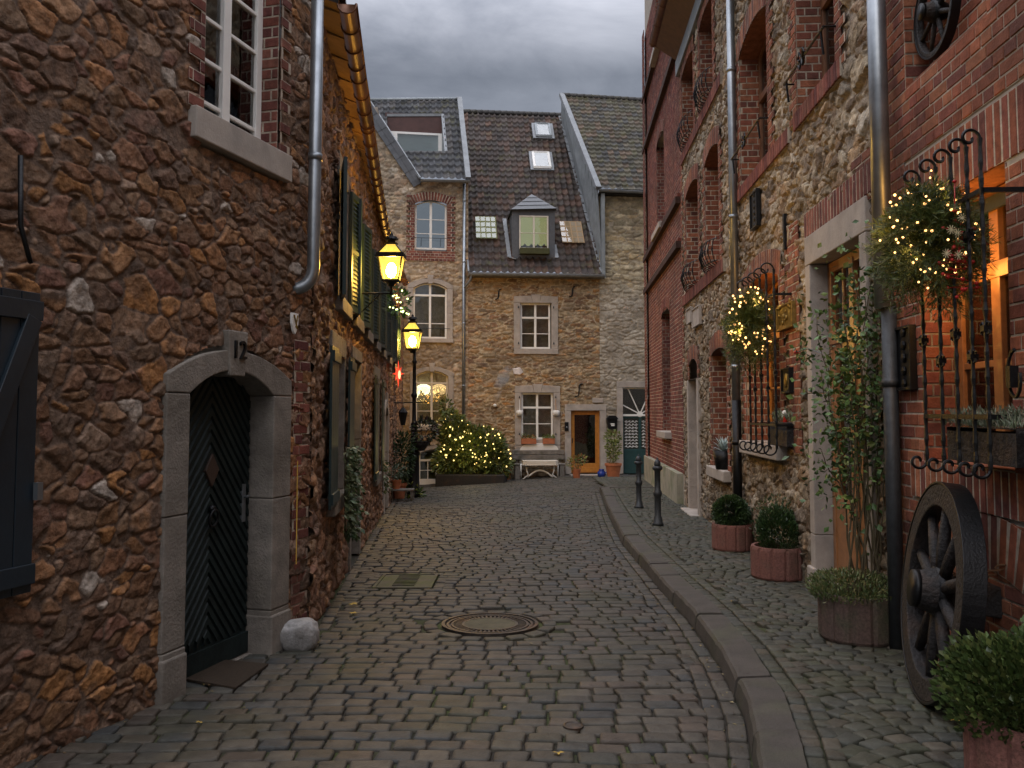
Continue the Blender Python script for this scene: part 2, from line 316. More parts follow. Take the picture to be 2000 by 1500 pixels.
def stone_wall(parent, name, u0, u1, z0, z1, res, holes, cw, ch, seed, pal, mortar, depth=.03, rug=.012, keepf=None, m='rubble', jit=.8, wt=.3, p=2.6, warp=.25, gap=(.05, .2), colz=None, rgk=.8, mix=0):
    nu = max(2, int((u1-u0)/res)); nz_ = max(2, int((z1-z0)/res))
    U, Z = np.meshgrid(np.linspace(u0, u1, nu+1), np.linspace(z0, z1, nz_+1), indexing='ij')
    wu = U+warp*cw*2*(fbm(U/cw*.8, Z/ch*.8, seed)-.5)+warp*cw*.5*(vn(U/cw*4, Z/ch*4, seed+4)-.5); wz = Z+warp*ch*2*(fbm(U/cw*.8+9, Z/ch*.8+4, seed+2)-.5)+warp*ch*.5*(vn(U/cw*4+7, Z/ch*4, seed+5)-.5)
    E, ID, DU, DZ, R = cells(wu, wz, cw, ch, seed, jit, wt, p)
    if mix:
        E2, ID2, DU2, DZ2, _ = cells(wu+3.3, wz+1.7, cw*mix, ch*mix, seed+1, jit, wt, p); ms = fbm(U/cw*.42, Z/ch*.42, seed+15, 3)-.52
        sel = ms > 0; sm_ = np.abs(ms)*9; E = np.minimum(np.where(sel, E2, E), sm_); ID = np.where(sel, ID2, ID); DU = np.where(sel, DU2, DU); DZ = np.where(sel, DZ2, DZ)
    T = R.rand(8, 128*128)
    mk = sm(gap[0], gap[1], E)
    tilt = (T[1][ID]-.5)*DU+(T[2][ID]-.5)*DZ
    facet = np.abs(((DU*3+DZ*2*(T[4][ID]-.5)+T[3][ID]) % 1)-.5)
    rg = 1-2*np.abs(fbm(U*11+Z*2, Z*15, seed+6, 5)-.5)
    h = mk*(.3+.7*T[0][ID]+.7*tilt)*depth+mk*rug*(fbm(U*14, Z*14, seed+8, 5)-.5)*2+mk*rug*rgk*(rg-.8)+mk*rug*.7*(facet-.25)+.006*(fbm(U*22, Z*22, seed+3)-.5)
    pal = np.array(pal); k = (T[5][ID]*len(pal)).astype(int); k2 = (T[3][ID]*len(pal)).astype(int); q_ = (sm(.45, .6, fbm(U*5+T[2][ID]*9, Z*6, seed+12, 4))*.55)[..., None]
    cs = (pal[k]*(1-q_)+pal[k2]*q_)*(.7+.6*T[6][ID])[..., None]*(.75+.5*fbm(U*16, Z*16, seed+13, 3))[..., None]
    if colz is not None: cs = colz(U, Z, cs, T[7][ID])
    mc = np.array(mortar)*(.8+.4*fbm(U*6, Z*6, seed+1))[..., None]
    m2 = sm(gap[0]*.9, gap[0]+.05, E)[..., None]
    col = cs*m2+mc*(1-m2)
    keep = np.ones((nu, nz_), bool); cu = (U[:-1, :-1]+U[1:, 1:])/2; cz = (Z[:-1, :-1]+Z[1:, 1:])/2
    for hfn in holes: keep &= ~hfn(cu, cz)
    if keepf is not None: keep &= keepf(cu, cz)
    P = np.stack([U, -h, Z], -1)
    return grid_obj(name, P, keep, col, m, parent)
def archz(u, u0, u1, zs, rise):                # height of the arch line at u
    if rise < 1e-4: return zs+0*u
    wd = (u1-u0)/2; R_ = (wd*wd+rise*rise)/(2*rise); x_ = np.clip(u-(u0+u1)/2, -wd, wd)
    return zs+rise-R_+np.sqrt(np.maximum(R_*R_-x_*x_, 0))
def hole(u0, u1, z0, zs, rise=0):
    return lambda U, Z: (U > u0) & (U < u1) & (Z > z0) & (Z < archz(U, u0, u1, zs, rise))
def opoly(u0, u1, z0, zs, rise=0, n=12):       # outline of an opening, arch on top
    P = [(u0, z0), (u1, z0)]
    if rise < 1e-4: return P+[(u1, zs), (u0, zs)]
    return P+[(u, float(archz(np.array(u), u0, u1, zs, rise))) for u in np.linspace(u1, u0, n)]
# ---------------------------------------------------------------- bricks: each a chamfered block over a mortar bed
RED = [(.21, .07, .042), (.25, .09, .05), (.18, .06, .04), (.23, .08, .045), (.13, .05, .038), (.28, .11, .06)]
DRED = [(.17, .055, .04), (.20, .07, .05), (.13, .045, .04), (.22, .085, .06), (.15, .05, .04)]
rb = random.Random(3)
def one_brick(mb, a0, a1, b0, b1, c, Mx, pal, pr=.005):
    k = rb.choice(pal); s = rb.uniform(.75, 1.2); col = (k[0]*s, k[1]*s, k[2]*s); c += rb.uniform(-.002, .002); e = .004
    e = min(e, (a1-a0)*.2, (b1-b0)*.2)
    v = [(a0, c, b0), (a1, c, b0), (a1, c, b1), (a0, c, b1), (a0+e, c-pr*.6, b0), (a1-e, c-pr*.6, b0)]
    v = [(a0, c+.012, b0), (a1, c+.012, b0), (a1, c+.012, b1), (a0, c+.012, b1), (a0, c-pr+e, b0), (a1, c-pr+e, b0), (a1, c-pr+e, b1), (a0, c-pr+e, b1),
         (a0+e, c-pr, b0+e), (a1-e, c-pr, b0+e), (a1-e, c-pr, b1-e), (a0+e, c-pr, b1-e)]
    f = [(0, 1, 5, 4), (1, 2, 6, 5), (2, 3, 7, 6), (3, 0, 4, 7), (4, 5, 9, 8), (5, 6, 10, 9), (6, 7, 11, 10), (7, 4, 8, 11), (8, 9, 10, 11)]
    mb.add(v, f, col, Mx)
def bricks(mb, mo, u0, u1, z0, z1, ivf=None, Mx=None, pal=RED, Lb=.235, H=.065, J=.013, d=0, tooth=None, phase=0):
    # ivf(z) -> blocked intervals on the row; tooth: (side) alternate rows step back by half a brick
    r = int(round((z0)/(H+J))); z = z0
    while z < z1-.02:
        zt = min(z+H, z1); blk = ivf((z+zt)/2) if ivf else []
        spans = [(u0, u1)]
        if tooth and r % 2: spans = [(u0+.11, u1)] if tooth < 0 else [(u0, u1-.11)]
        for a, b in blk:
            ns = []
            for p, q in spans:
                if b <= p or a >= q: ns.append((p, q)); continue
                if a > p: ns.append((p, a))
                if b < q: ns.append((b, q))
            spans = ns
        for p, q in spans:
            if q-p < .02: continue
            mo.add([(p, d+.0, z-J*.5), (q, d+.0, z-J*.5), (q, d+.0, zt+J*.5), (p, d+.0, zt+J*.5)], [(0, 1, 2, 3)], (.40, .34, .27), Mx)
            hl = (Lb-J)/2
            pat = (Lb, Lb) if (r+phase) % 2 == 0 else (hl, hl)
            st = math.floor((p-5)/(Lb+J))*(Lb+J)+((r+phase) % 4)*(Lb+J)*.25
            a = st; 
            while a < q:
                ln = Lb if (r+phase) % 2 == 0 else hl
                b = a+ln; aa = max(a, p+J*.3); bb = min(b, q-J*.3)
                if bb-aa > .025: one_brick(mb, aa+rb.uniform(-.002, .002), bb, z, zt, d, Mx, pal)
                a = b+J
        z += H+J; r += 1
def soldier(mb, mo, u0, u1, zs, rise, hgt, d, pal=RED, Bw=.063, J=.016, Mx=None, pr=.003):   # arch or flat arch of bricks on end
    wd = (u1-u0)/2; uc = (u0+u1)/2
    if rise < 1e-3:
        n = int((u1-u0)/(Bw+J)); 
        mo.add([(u0, d, zs), (u1, d, zs), (u1, d, zs+hgt), (u0, d, zs+hgt)], [(0, 1, 2, 3)], (.40, .34, .27), Mx)
        for k in range(n):
            a = u0+(u1-u0)*k/n; one_brick(mb, a+J/2, a+(u1-u0)/n-J/2, zs, zs+hgt, d, Mx, pal, pr)
        return
    R_ = (wd*wd+rise*rise)/(2*rise); zc = zs+rise-R_; am = math.asin(min(1, wd/R_)); am2 = am+.02
    n = int(2*am2*R_/(Bw+J)); 
    for k in range(n):
        a = -am2+2*am2*(k+.5)/n; m = Matrix.Translation((uc, 0, zc))@Matrix.Rotation(a, 4, 'Y')
        if Mx is not None: m = Mx@m
        w2 = am2*R_/n-J/2; one_brick(mb, -w2, w2, R_+.003, R_+hgt, d, m, pal, pr)
        w3 = w2+J/2+.004; mo.add([(-w3, d, R_), (w3, d, R_), (w3*1.15, d, R_+hgt), (-w3*1.15, d, R_+hgt)], [(0, 1, 2, 3)], (.40, .34, .27), m)
def MATR(side, u):       # patch lying on a reveal: a = depth into the wall, normal facing along u. side=+1 faces +u
    # maps (a,c,b): a->d, c(outward=-c)->u
    return Matrix(((0, -side, 0, u), (1, 0, 0, 0), (0, 0, 1, 0), (0, 0, 0, 1)))
# ---------------------------------------------------------------- windows, surrounds
def surround(parent, u0, u1, z0, zs, rise, bw, d0, d1, m='blue', bwr=None, sill=True, key=False, flat_top=False, name='stone_surround', bt=None, joints=True):
    """stone frame round an opening; outer edge bw wider"""
    bt = bt or bw; bwr = bwr or bw; mb = MB(); rnd = random.Random(int(abs(u0*100))+7)
    zz = z0
    k = 0
    hts = (zs-z0)
    cuts = [z0, z0+hts*.17, z0+hts*.60, zs] if hts > 1.6 else [z0, z0+hts*.5, zs]
    for a, b in zip(cuts[:-1], cuts[1:]):
        for (p, q) in ((u0-bw, u0), (u1, u1+bwr)):
            o_ = rnd.uniform(-.004, .004); mb.box(p+rnd.uniform(-.006, .006)*(p < u0), q+rnd.uniform(-.006, .006)*(q > u1), d0+o_, d1, a+.002, b-.002)
    if rise > 0:
        n = 12; us = np.linspace(u0, u1, n+1); uo = np.linspace(u0-bw, u1+bwr, n+1); ro = rise*1.15
        zi = archz(us, u0, u1, zs, rise); zo = archz(uo, u0-bw, u1+bwr, zs+bt*.55, ro)
        if flat_top: zo = zo*0+zs+rise+bt
        inner = list(zip(us, zi)); outer = list(zip(uo, zo))
        h = n//2; parts = [(0, h), (h, n)] if not key else [(0, h), (h, n)]
        for a, b in parts:
            P = inner[a:b+1]+outer[a:b+1][::-1]; n_ = len(P); e = .002
            if a == 0: P[-1] = (uo[0], zo[0]); P = [(u0-bw, zs+e), (u0, zs+e)]+P[1:]
            if b == n: P = P[:b-a]+[(u1, zs+e), (u1+bwr, zs+e)]+P[b-a+1:]
            mb.prism([(p+(0), q) for p, q in P][::-1] if False else P, d0, d1)
        if key:
            uc = (u0+u1)/2; kw = key; zt = zs+rise+bt+.06
            mb.prism([(uc-kw*.42, zs+rise-.035), (uc+kw*.42, zs+rise-.035), (uc+kw*.56, zt), (uc-kw*.56, zt)], d0-.015, d1-.01)
    else:
        mb.box(u0-bw, u1+bwr, d0-.002, d1, zs+.002, zs+bt)
        if key: pass
    o = mb.build(name, m, parent, bevel=.008)
    if sill:
        s_ = MB().box(u0-bw-.02, u1+bwr+.02, d0-.04, d1, z0-.13, z0-.003).build('sill', m, parent, bevel=.01)
    return o
def window(parent, u0, u1, z0, zs, rise=0, d=.16, cols=2, bars=(), t=.05, b=.022, m='white', back='dark', transom=None, glass='glass', bd_=.35, curtain=None, th=.05, name='window', label=None):
    """one window part: frame+sashes; pane and backing are its sub-parts"""
    mb = MB(); o_ = opoly(u0, u1, z0, zs, rise); i_ = opoly(u0+t, u1-t, z0+t, zs-(t*.2 if rise else t), rise*.9 if rise else 0)
    if not rise: i_ = opoly(u0+t, u1-t, z0+t, zs-t)
    mb.ring(o_, i_, d, d+th)
    W_ = (u1-u0); 
    ztop = lambda u: float(archz(np.array(u), u0, u1, zs, rise))-t*.6
    for k in range(1, cols):
        u = u0+W_*k/cols; mb.box(u-t*.62, u+t*.62, d-.006, d+th-.004, z0+t*.5, ztop(u))
    if transom is not None:
        z = z0+(zs-z0)*transom; mb.box(u0+t*.5, u1-t*.5, d-.012, d+th-.002, z-t*.55, z+t*.55)
    for fz in bars:
        z = z0+(zs-z0)*fz; mb.box(u0+t*.6, u1-t*.6, d+.008, d+th-.008, z-b/2, z+b/2)
    f = mb.build(name, m, parent, bevel=.004, label=label)
    g_ = MB().prism(opoly(u0+t*.5, u1-t*.5, z0+t*.5, zs-(.2*t if rise else t*.5), rise*.9), d+th*.5, d+th*.5+.004).build('pane', glass, f)
    if curtain:
        for cu0, cu1, cz0, cz1 in curtain[1]:
            cb = MB(); n = 30; us = np.linspace(u0+W_*cu0, u0+W_*cu1, n+1); ys = d+th+.03+.012*np.sin(np.arange(n+1)*1.9)
            v = [(a, b_, z0+(zs+rise-z0)*cz0) for a, b_ in zip(us, ys)]+[(a, b_, z0+(zs+rise-z0)*cz1) for a, b_ in zip(us, ys)]
            cb.add(v, [(i, i+1, n+2+i, n+1+i) for i in range(n)]).build('curtain', curtain[0], f, smooth=True)
    # the room behind: a shallow box open to the street
    rm = MB(); a0, a1, b0, b1 = u0-.05, u1+.05, z0-.05, zs+rise+.05; e0, e1 = d+th+.002, d+bd_+.1
    v = [(a0, e0, b0), (a1, e0, b0), (a1, e0, b1), (a0, e0, b1), (a0, e1, b0), (a1, e1, b0), (a1, e1, b1), (a0, e1, b1)]
    rm.add(v, [(4, 5, 6, 7), (0, 1, 5, 4), (1, 2, 6, 5), (2, 3, 7, 6), (3, 0, 4, 7)]).build('room', back, f)
    return f
def wall_box(parent, name, u0, u1, z0, z1, th, m, d0=.3):     # the body of a house behind its modelled face
    return MB().box(u0, u1, d0, th, z0, z1).build(name, m, parent)
def roof_tiles(parent, name, EL, ER, RR, RL, m='tile', pal=None, pw=.21, pl=.30, amp=.042, seed=1, cut=None, res=(.03, .036), holes=()):
    """EL eave left, ER eave right, RR ridge right, RL ridge left: local (u,d,z). tiles are straight columns clipped at both verges"""
    EL, ER, RR, RL = map(lambda a: np.array(a, float), (EL, ER, RR, RL))
    ul = min(EL[0], RL[0]); ur = max(ER[0], RR[0]); nu = int((ur-ul)/res[0])
    d0 = (EL[1]+ER[1])/2; d1 = (RL[1]+RR[1])/2; 
    sl = math.hypot(d1-d0, (RL[2]-EL[2])); nv = int(sl/res[1])
    U, T = np.meshgrid(np.linspace(ul, ur, nu+1), np.linspace(0, 1, nv+1), indexing='ij')
    zE = EL[2]+(ER[2]-EL[2])*(U-EL[0])/(ER[0]-EL[0]); zR = RL[2]+(RR[2]-RL[2])*(U-RL[0])/(RR[0]-RL[0])
    Zb = zE+(zR-zE)*T; Db = d0+(d1-d0)*T
    s = T*sl; fr = (s/pl) % 1; row = np.floor(s/pl).astype(int); uu = U/pw+.0*(row % 2); cf = uu % 1; ci = np.floor(uu).astype(int)
    R = np.random.RandomState(seed).rand(4, 256, 256); k = R[0][ci & 255, row & 255]
    prof = np.where(cf < .68, -.55*np.sin(np.pi*cf/.68), 1.0*np.sin(np.pi*(cf-.68)/.32))
    h = amp*prof+.055*(1-fr)*(fr < .97)+.008*(k-.5)+.012*(fbm(U*.8, T*sl*.8, seed)-.5)
    nrm = np.array([0, -(RL[2]-EL[2]), (d1-d0)])/sl
    P = np.stack([U, Db+nrm[1]*h, Zb+nrm[2]*h], -1)
    pal = np.array(pal if pal is not None else [(.1, .08, .07), (.13, .09, .075), (.075, .065, .06), (.15, .095, .07), (.11, .09, .085)])
    col = pal[(R[1][ci & 255, row & 255]*len(pal)).astype(int)]*(.7+.6*R[2][ci & 255, row & 255])[..., None]
    cu = (U[:-1, :-1]+U[1:, 1:])/2; ct = (T[:-1, :-1]+T[1:, 1:])/2
    keep = (cu >= EL[0]+(RL[0]-EL[0])*ct) & (cu <= ER[0]+(RR[0]-ER[0])*ct)
    if cut is not None: keep &= cut(cu, ct)
    o = grid_obj(name, P, keep, col, m, parent)
    def pt(u, t, off=0): return Vector((u, d0+(d1-d0)*t+nrm[1]*off, float(EL[2]+(ER[2]-EL[2])*(u-EL[0])/(ER[0]-EL[0]))*(1-t)+t*float(RL[2]+(RR[2]-RL[2])*(u-RL[0])/(RR[0]-RL[0]))+nrm[2]*off))
    return o, pt, nrm, sl
def gutter(parent, p, q, r=.065, m='zinc', name='gutter'):
    mb = MB(); p = Vector(p); q = Vector(q); n = 8; v = []; t = (q-p).normalized(); x = t.cross(Vector((0, 0, 1))).normalized()
    for e in (p, q):
        for rr in (r, r-.006):
            for k in range(n+1): a = math.pi*(1+k/n); v.append(tuple(e+x*math.cos(a)*rr+Vector((0, 0, 1))*math.sin(a)*rr))
    m_ = n+1; f = []
    for k in range(n): f += [(k, k+1, 2*m_+k+1, 2*m_+k), (m_+k+1, m_+k, 3*m_+k, 3*m_+k+1)]
    mb.add(v, f); mb.tube([p+x*r, q+x*r], .009, 6); mb.tube([p-x*r, q-x*r], .009, 6)
    for k in range(int((q-p).length/.8)+1):
        c = p+t*(.1+.8*k); mb.tube([c+x*math.cos(math.pi*(1+j/6))*(r+.004)+Vector((0, 0, 1))*math.sin(math.pi*(1+j/6))*(r+.004) for j in range(7)], .008, 4)
    return mb.build(name, m, parent, smooth=True)
def pipe(parent, pts, r=.05, m='pipe', name='drainpipe', collars=True, step=1.9):
    mb = MB(); mb.tube(pts, r, 14); P = [Vector(p) for p in pts]
    if collars:
        for a, b in zip(P[:-1], P[1:]):
            l = (b-a).length
            if l < 1: continue
            k = .5
            while k < l: c = a+(b-a)*k/l; t = (b-a)/l; mb.tube([c, c+t*.05], r*1.14, 14); k += step
    return mb.build(name, m, parent, smooth=True)
def bend(a, b, c, n=6):     # quadratic corner
    a, b, c = Vector(a), Vector(b), Vector(c); return [tuple(a*(1-t)**2+b*2*t*(1-t)+c*t*t) for t in [i/n for i in range(n+1)]]
def frosted(name, col, st):
    m = bpy.data.materials.new(name); m.use_nodes = True; t = m.node_tree; t.nodes.clear(); l = t.links.new
    o = t.nodes.new('ShaderNodeOutputMaterial'); e = t.nodes.new('ShaderNodeEmission'); e.inputs[0].default_value = (*col, 1); e.inputs[1].default_value = st
    tl = t.nodes.new('ShaderNodeBsdfTranslucent'); tl.inputs[0].default_value = (.012, .010, .004, 1); tr = t.nodes.new('ShaderNodeBsdfTransparent'); tr.inputs[0].default_value = (1, .9, .6, 1)
    a = t.nodes.new('ShaderNodeAddShader'); l(e.outputs[0], a.inputs[0]); l(tl.outputs[0], a.inputs[1]); lp = t.nodes.new('ShaderNodeMixShader'); lp.inputs[0].default_value = .45; l(tr.outputs[0], lp.inputs[1]); l(a.outputs[0], lp.inputs[2]); l(lp.outputs[0], o.inputs[0]); m.cycles.emission_sampling = 'NONE'; return m
M['lampglass'] = frosted('frosted_lantern_glass', (1, .72, .12), 1.6)
def plight(name, loc, col, e, r=.05):
    d = bpy.data.lights.new(name, 'POINT'); d.color = col; d.energy = e; d.shadow_soft_size = r; o = bpy.data.objects.new(name, d); C.objects.link(o); o.location = loc; return o
# ================================================================ walls of the lane as vertical planes
A0 = gp(319, 1371); C0 = Vector((-1.55, 6.75, 0))
WA = Wall(A0, C0)                                   # house number 12
W2 = Wall(C0, (-1.55-.0895*12, 18.75))              # the long row with shutters
B0 = gp(1578, 1140, .12); B1 = gp(1340, 986, .12)
_t = (B1-B0).normalized()
WB = Wall(B1-_t*0, B0)                              # right side, u grows towards the camera
FM0 = at(913, 900, 26.9); FM1 = at(1175, 900, 27.28)
WM = Wall(FM0, FM1)
WL = Wall((FM0.x-2.2*.987, FM0.y-2.2*.16), FM0)
# ================================================================ ground
def sheet():
    xs = np.array([-200, -60, -20]+list(np.arange(-8, 8.1, .4))+[20, 60, 200]); ys = np.array([-60, -20]+list(np.arange(-4, 32, .4))+[60, 120, 300])
    X, Y = np.meshgrid(xs, ys, indexing='ij'); Z = gnp(X, np.clip(Y, -4, 40))-.011
    o = grid_obj('ground', np.stack([X, Y, Z], -1), np.ones((len(xs)-1, len(ys)-1), bool), np.ones(X.shape+(3,))*.5, 'joint', None, True)
    struct(o)
sheet()
MH = gp(957, 1220); RC = gp(794, 1137)
KERB = [(.62, 2.6), (.86, 3.2), (1.0, 3.7), (1.13, 4.25), (1.255, 4.85), (1.365, 5.9), (1.42, 7.07), (1.43, 8.7), (1.49, 12), (1.66, 15), (1.86, 18), (2.03, 20.4)]
ky = np.array([k[1] for k in KERB]); kx = np.array([k[0] for k in KERB])
def kerbx(y): return np.interp(y, ky, kx)
def leftx(y): return np.where(y < 6.75, A0.x+(y-A0.y)*(C0.x-A0.x)/(C0.y-A0.y), C0.x-.0895*(y-6.75))
def rightx(y): return B0.x+(y-B0.y)*(B1.x-B0.x)/(B1.y-B0.y)
def cobbles(name, cx, cy, lx, ly, ang, hz, pal, m, seed, top=.0105, zoff=0.0, rnd=.25):
    """rounded stones: arrays of centres, sizes and angles"""
    R = np.random.RandomState(seed); n = len(cx)
    q = np.linspace(0, 2*np.pi, 13)[:-1]+np.pi/12
    sq = np.stack([np.sign(np.cos(q))*np.abs(np.cos(q))**.22, np.sign(np.sin(q))*np.abs(np.sin(q))**.22], -1)*.5
    rings = [(1.0, -.03), (.995, -.001), (.955, .008), (.8, top)]
    nv = 12*4+1; V = np.zeros((n, nv, 3)); 
    jit = 1+rnd*.5*(R.rand(n, 12)-.5); tx = (R.rand(n)-.5)*.05; ty = (R.rand(n)-.5)*.07; hh = hz
    for k, (s, z) in enumerate(rings):
        px = sq[None, :, 0]*s*lx[:, None]*jit; py = sq[None, :, 1]*s*ly[:, None]*jit
        V[:, k*12:(k+1)*12, 0] = px; V[:, k*12:(k+1)*12, 1] = py; V[:, k*12:(k+1)*12, 2] = z+hh[:, None]+px*tx[:, None]+py*ty[:, None]
    V[:, -1, 2] = top*1.1+hh
    c, s = np.cos(ang)[:, None], np.sin(ang)[:, None]
    X = V[:, :, 0]*c-V[:, :, 1]*s+cx[:, None]; Y = V[:, :, 0]*s+V[:, :, 1]*c+cy[:, None]
    Z = V[:, :, 2]+gnp(X, Y)+zoff
    P = np.stack([X, Y, Z], -1).reshape(-1, 3)
    F = []
    for k in range(3):
        for i in range(12): F.append((k*12+i, k*12+(i+1) % 12, (k+1)*12+(i+1) % 12, (k+1)*12+i))
    F4 = np.array(F); F3 = np.array([(36+i, 36+(i+1) % 12, 48) for i in range(12)])
    off = (np.arange(n)*nv)[:, None, None]; A = (F4[None]+off).reshape(-1, 4); B = (F3[None]+off).reshape(-1, 3)
    me = bpy.data.meshes.new(name); me.vertices.add(len(P)); me.vertices.foreach_set('co', P.astype(np.float32).ravel())
    li = np.concatenate([A.ravel(), B.ravel()]).astype(np.int32); me.loops.add(len(li)); me.loops.foreach_set('vertex_index', li)
    npoly = len(A)+len(B); ls = np.concatenate([np.arange(len(A))*4, len(A)*4+np.arange(len(B))*3]).astype(np.int32); lt = np.concatenate([np.full(len(A), 4), np.full(len(B), 3)]).astype(np.int32)
    me.polygons.add(npoly); me.polygons.foreach_set('loop_start', ls); me.polygons.foreach_set('loop_total', lt); me.update(calc_edges=True)
    me.polygons.foreach_set('use_smooth', [True]*npoly)
    pal = np.array(pal); col = pal[R.randint(0, len(pal), n)]*(.8+.4*R.rand(n))[:, None]
    cc = np.ones((n, nv, 4), np.float32); cc[:, :, :3] = col[:, None, :]; ca = me.color_attributes.new('Col', 'FLOAT_COLOR', 'POINT'); ca.data.foreach_set('color', cc.ravel())
    me.materials.append(M[m]); o = bpy.data.objects.new(name, me); C.objects.link(o); return struct(o)
CP = [(0.055, 0.048, 0.038), (0.051, 0.045, 0.036), (0.061, 0.053, 0.042), (0.048, 0.044, 0.037), (0.062, 0.048, 0.037), (0.039, 0.040, 0.039), (0.056, 0.049, 0.039)]
def road():
    R = np.random.RandomState(11); cx, cy, lx, ly, an = [], [], [], [], []
    y = 2.6
    while y < 27.6:
        dep = R.uniform(.118, .145); kx_ = 2.03+(y-20.4)*.0 if y < 20.6 else 4.6
        xl = float(leftx(y))+.19 if y > 6.9 else float(leftx(y))-.06; xr = float(kerbx(y))-.22 if y < 20.5 else 4.8
        x = xl+R.uniform(-.08, 0)
        while x < xr:
            ln = R.uniform(.135, .225)
            if x+ln > xr+.05: ln = max(.09, xr-x)
            mx_ = x+ln/2; my = y+.025*math.sin(mx_*2.1+y*.7)+.010*math.sin(mx_*5+y*2)+R.uniform(-.006, .006)
            dm = math.hypot(mx_-MH.x, my-MH.y); dr = max(abs(mx_-RC.x)-.38, abs(my-RC.y)-.53)
            if dm > .57 and dr > 0:
                cx.append(mx_); cy.append(my); lx.append(ln-.011); ly.append(dep-.010+R.uniform(-.006, .004)); an.append(.07*math.cos(mx_*2.1+y*.7)+R.uniform(-.035, .035))
            x += ln
        y += dep
    # gutter rows along the kerb and the left wall
    for side in (0, 1, 2):
        y = 2.7
        while y < 20.3:
            ln = R.uniform(.15, .24)
            if side < 2: x = float(kerbx(y+ln/2))-.055-.105*side; dx = float(kerbx(y+ln)-kerbx(y))
            else: x = float(leftx(y+ln/2))+.10; dx = float(leftx(y+ln)-leftx(y))
            if side < 2 or y > 6.9:
                cx.append(x); cy.append(y+ln/2); lx.append(.094); ly.append(ln-.012); an.append(-math.atan2(dx, ln)+R.uniform(-.03, .03))
            y += ln
    for rr, n_ in ((.475, 17),):                     # ring of setts round the manhole
        for k in range(n_):
            a = 2*math.pi*k/n_; cx.append(MH.x+rr*math.cos(a)); cy.append(MH.y+rr*math.sin(a)); lx.append(.155); ly.append(.11); an.append(a+math.pi/2)
    for k in range(5):
        for sgn in (-1, 1): cx.append(RC.x-.28+.14*k); cy.append(RC.y+sgn*.47); lx.append(.125); ly.append(.10); an.append(0)
    for k in range(7):
        for sgn in (-1, 1): cx.append(RC.x+sgn*.355); cy.append(RC.y-.45+.15*k); lx.append(.10); ly.append(.135); an.append(0)
    a = [np.array(q) for q in (cx, cy, lx, ly, an)]; h = R.uniform(-.006, .005, len(cx))+.02*(fbm(a[0]*.9, a[1]*.9, 3)-.5)
    cobbles('road', *a, h, CP, 'cobble', 3)
road()
def pavement():
    R = np.random.RandomState(5); cx, cy, lx, ly, an = [], [], [], [], []
    for side in (0, 1):
        y = 2.6
        while y < 20.3:
            ln = R.uniform(.10, .16); x = float(kerbx(y+ln/2))+.27+.095*side; dx = float(kerbx(y+ln)-kerbx(y))
            cx.append(x); cy.append(y+ln/2); lx.append(.085); ly.append(ln-.01); an.append(-math.atan2(dx, ln)+R.uniform(-.04, .04)); y += ln
    wcol = .92; y = 1.6
    while y < 24.5:
        dep = R.uniform(.10, .12); x = .9
        while x < 4.1:
            ln = R.uniform(.10, .14); mx_ = x+ln/2; s = ((mx_-.6) % wcol)/wcol*2-1; rad = .62; off = math.sqrt(rad*rad-(s*wcol/2)**2)-rad
            my = y+off+R.uniform(-.008, .008); a = -math.asin(s*wcol/2/rad)
            kxx = float(kerbx(my))+.41 if my < 20.4 else 2.25
            if mx_ > kxx and mx_ < float(rightx(my))+.02 and my > 2.5:
                cx.append(mx_); cy.append(my); lx.append(ln*.93/max(.75, math.cos(a))-.004); ly.append(dep-.009); an.append(a+R.uniform(-.05, .05))
            x += ln
        y += dep
    a = [np.array(q) for q in (cx, cy, lx, ly, an)]; h = R.uniform(-.005, .003, len(cx))
    cobbles('pavement', *a, h, [(.048, .048, .036), (.054, .052, .038), (.043, .044, .036), (.060, .051, .037), (.046, .048, .031)], 'cobble', 4, top=.012, zoff=.108, rnd=.3)
    # bed of the pavement
    ys = np.arange(2.0, 24.6, .3); V = []; 
    xs0 = np.array([float(kerbx(y)) if y < 20.4 else 2.2 for y in ys])+.2; xs1 = rightx(ys)+.3
    P = np.stack([np.stack([xs0+(xs1-xs0)*t, ys, gnp(xs0+(xs1-xs0)*t, ys)+.094], -1) for t in np.linspace(0, 1, 9)], 0)
    struct(grid_obj('pavement_bed', P, np.ones((8, len(ys)-1), bool), np.ones(P.shape)*.5, 'joint', None))
pavement()
def kerb():
    mb = MB(); y = 2.6; R = random.Random(2)
    while y < 20.4:
        ln = R.uniform(.7, 1.0); ye = min(y+ln, 20.4); n = 12; v = []; w_ = .215; top = .13+R.uniform(-.009, .009); sx = R.uniform(-.008, .008)
        for k in range(n+1):
            yy = y+.010+(ye-y-.020)*k/n; x = float(kerbx(yy))+sx
            for dx, dz in ((-.005, -.08), (.0, .02), (.012, top-.025), (.028, top-.004), (.045, top), (w_, top+.004), (w_+.005, -.05)): v.append((x+dx+.012*(float(fbm(yy*9, dx*30, 3))-.5), yy, g(x, yy)+dz+.012*(float(fbm(yy*7+5, dx*30, 6))-.5)*(dz > 0)-(.006 if k in (0, n) else 0)))
        m_ = 7; f = [(k*m_+j, (k+1)*m_+j, (k+1)*m_+j+1, k*m_+j+1) for k in range(n) for j in range(m_-1)]+[tuple(range(m_))[::-1], tuple(range(n*m_, n*m_+m_))]
        mb.add(v, f); y = ye
    x = 2.03; mb.box(x, x+1.9, 20.39, 20.60, g(x, 20.4)-.1, g(x, 20.4)+.13)
    return struct(mb.build('kerb', 'kerb'))
kerb()
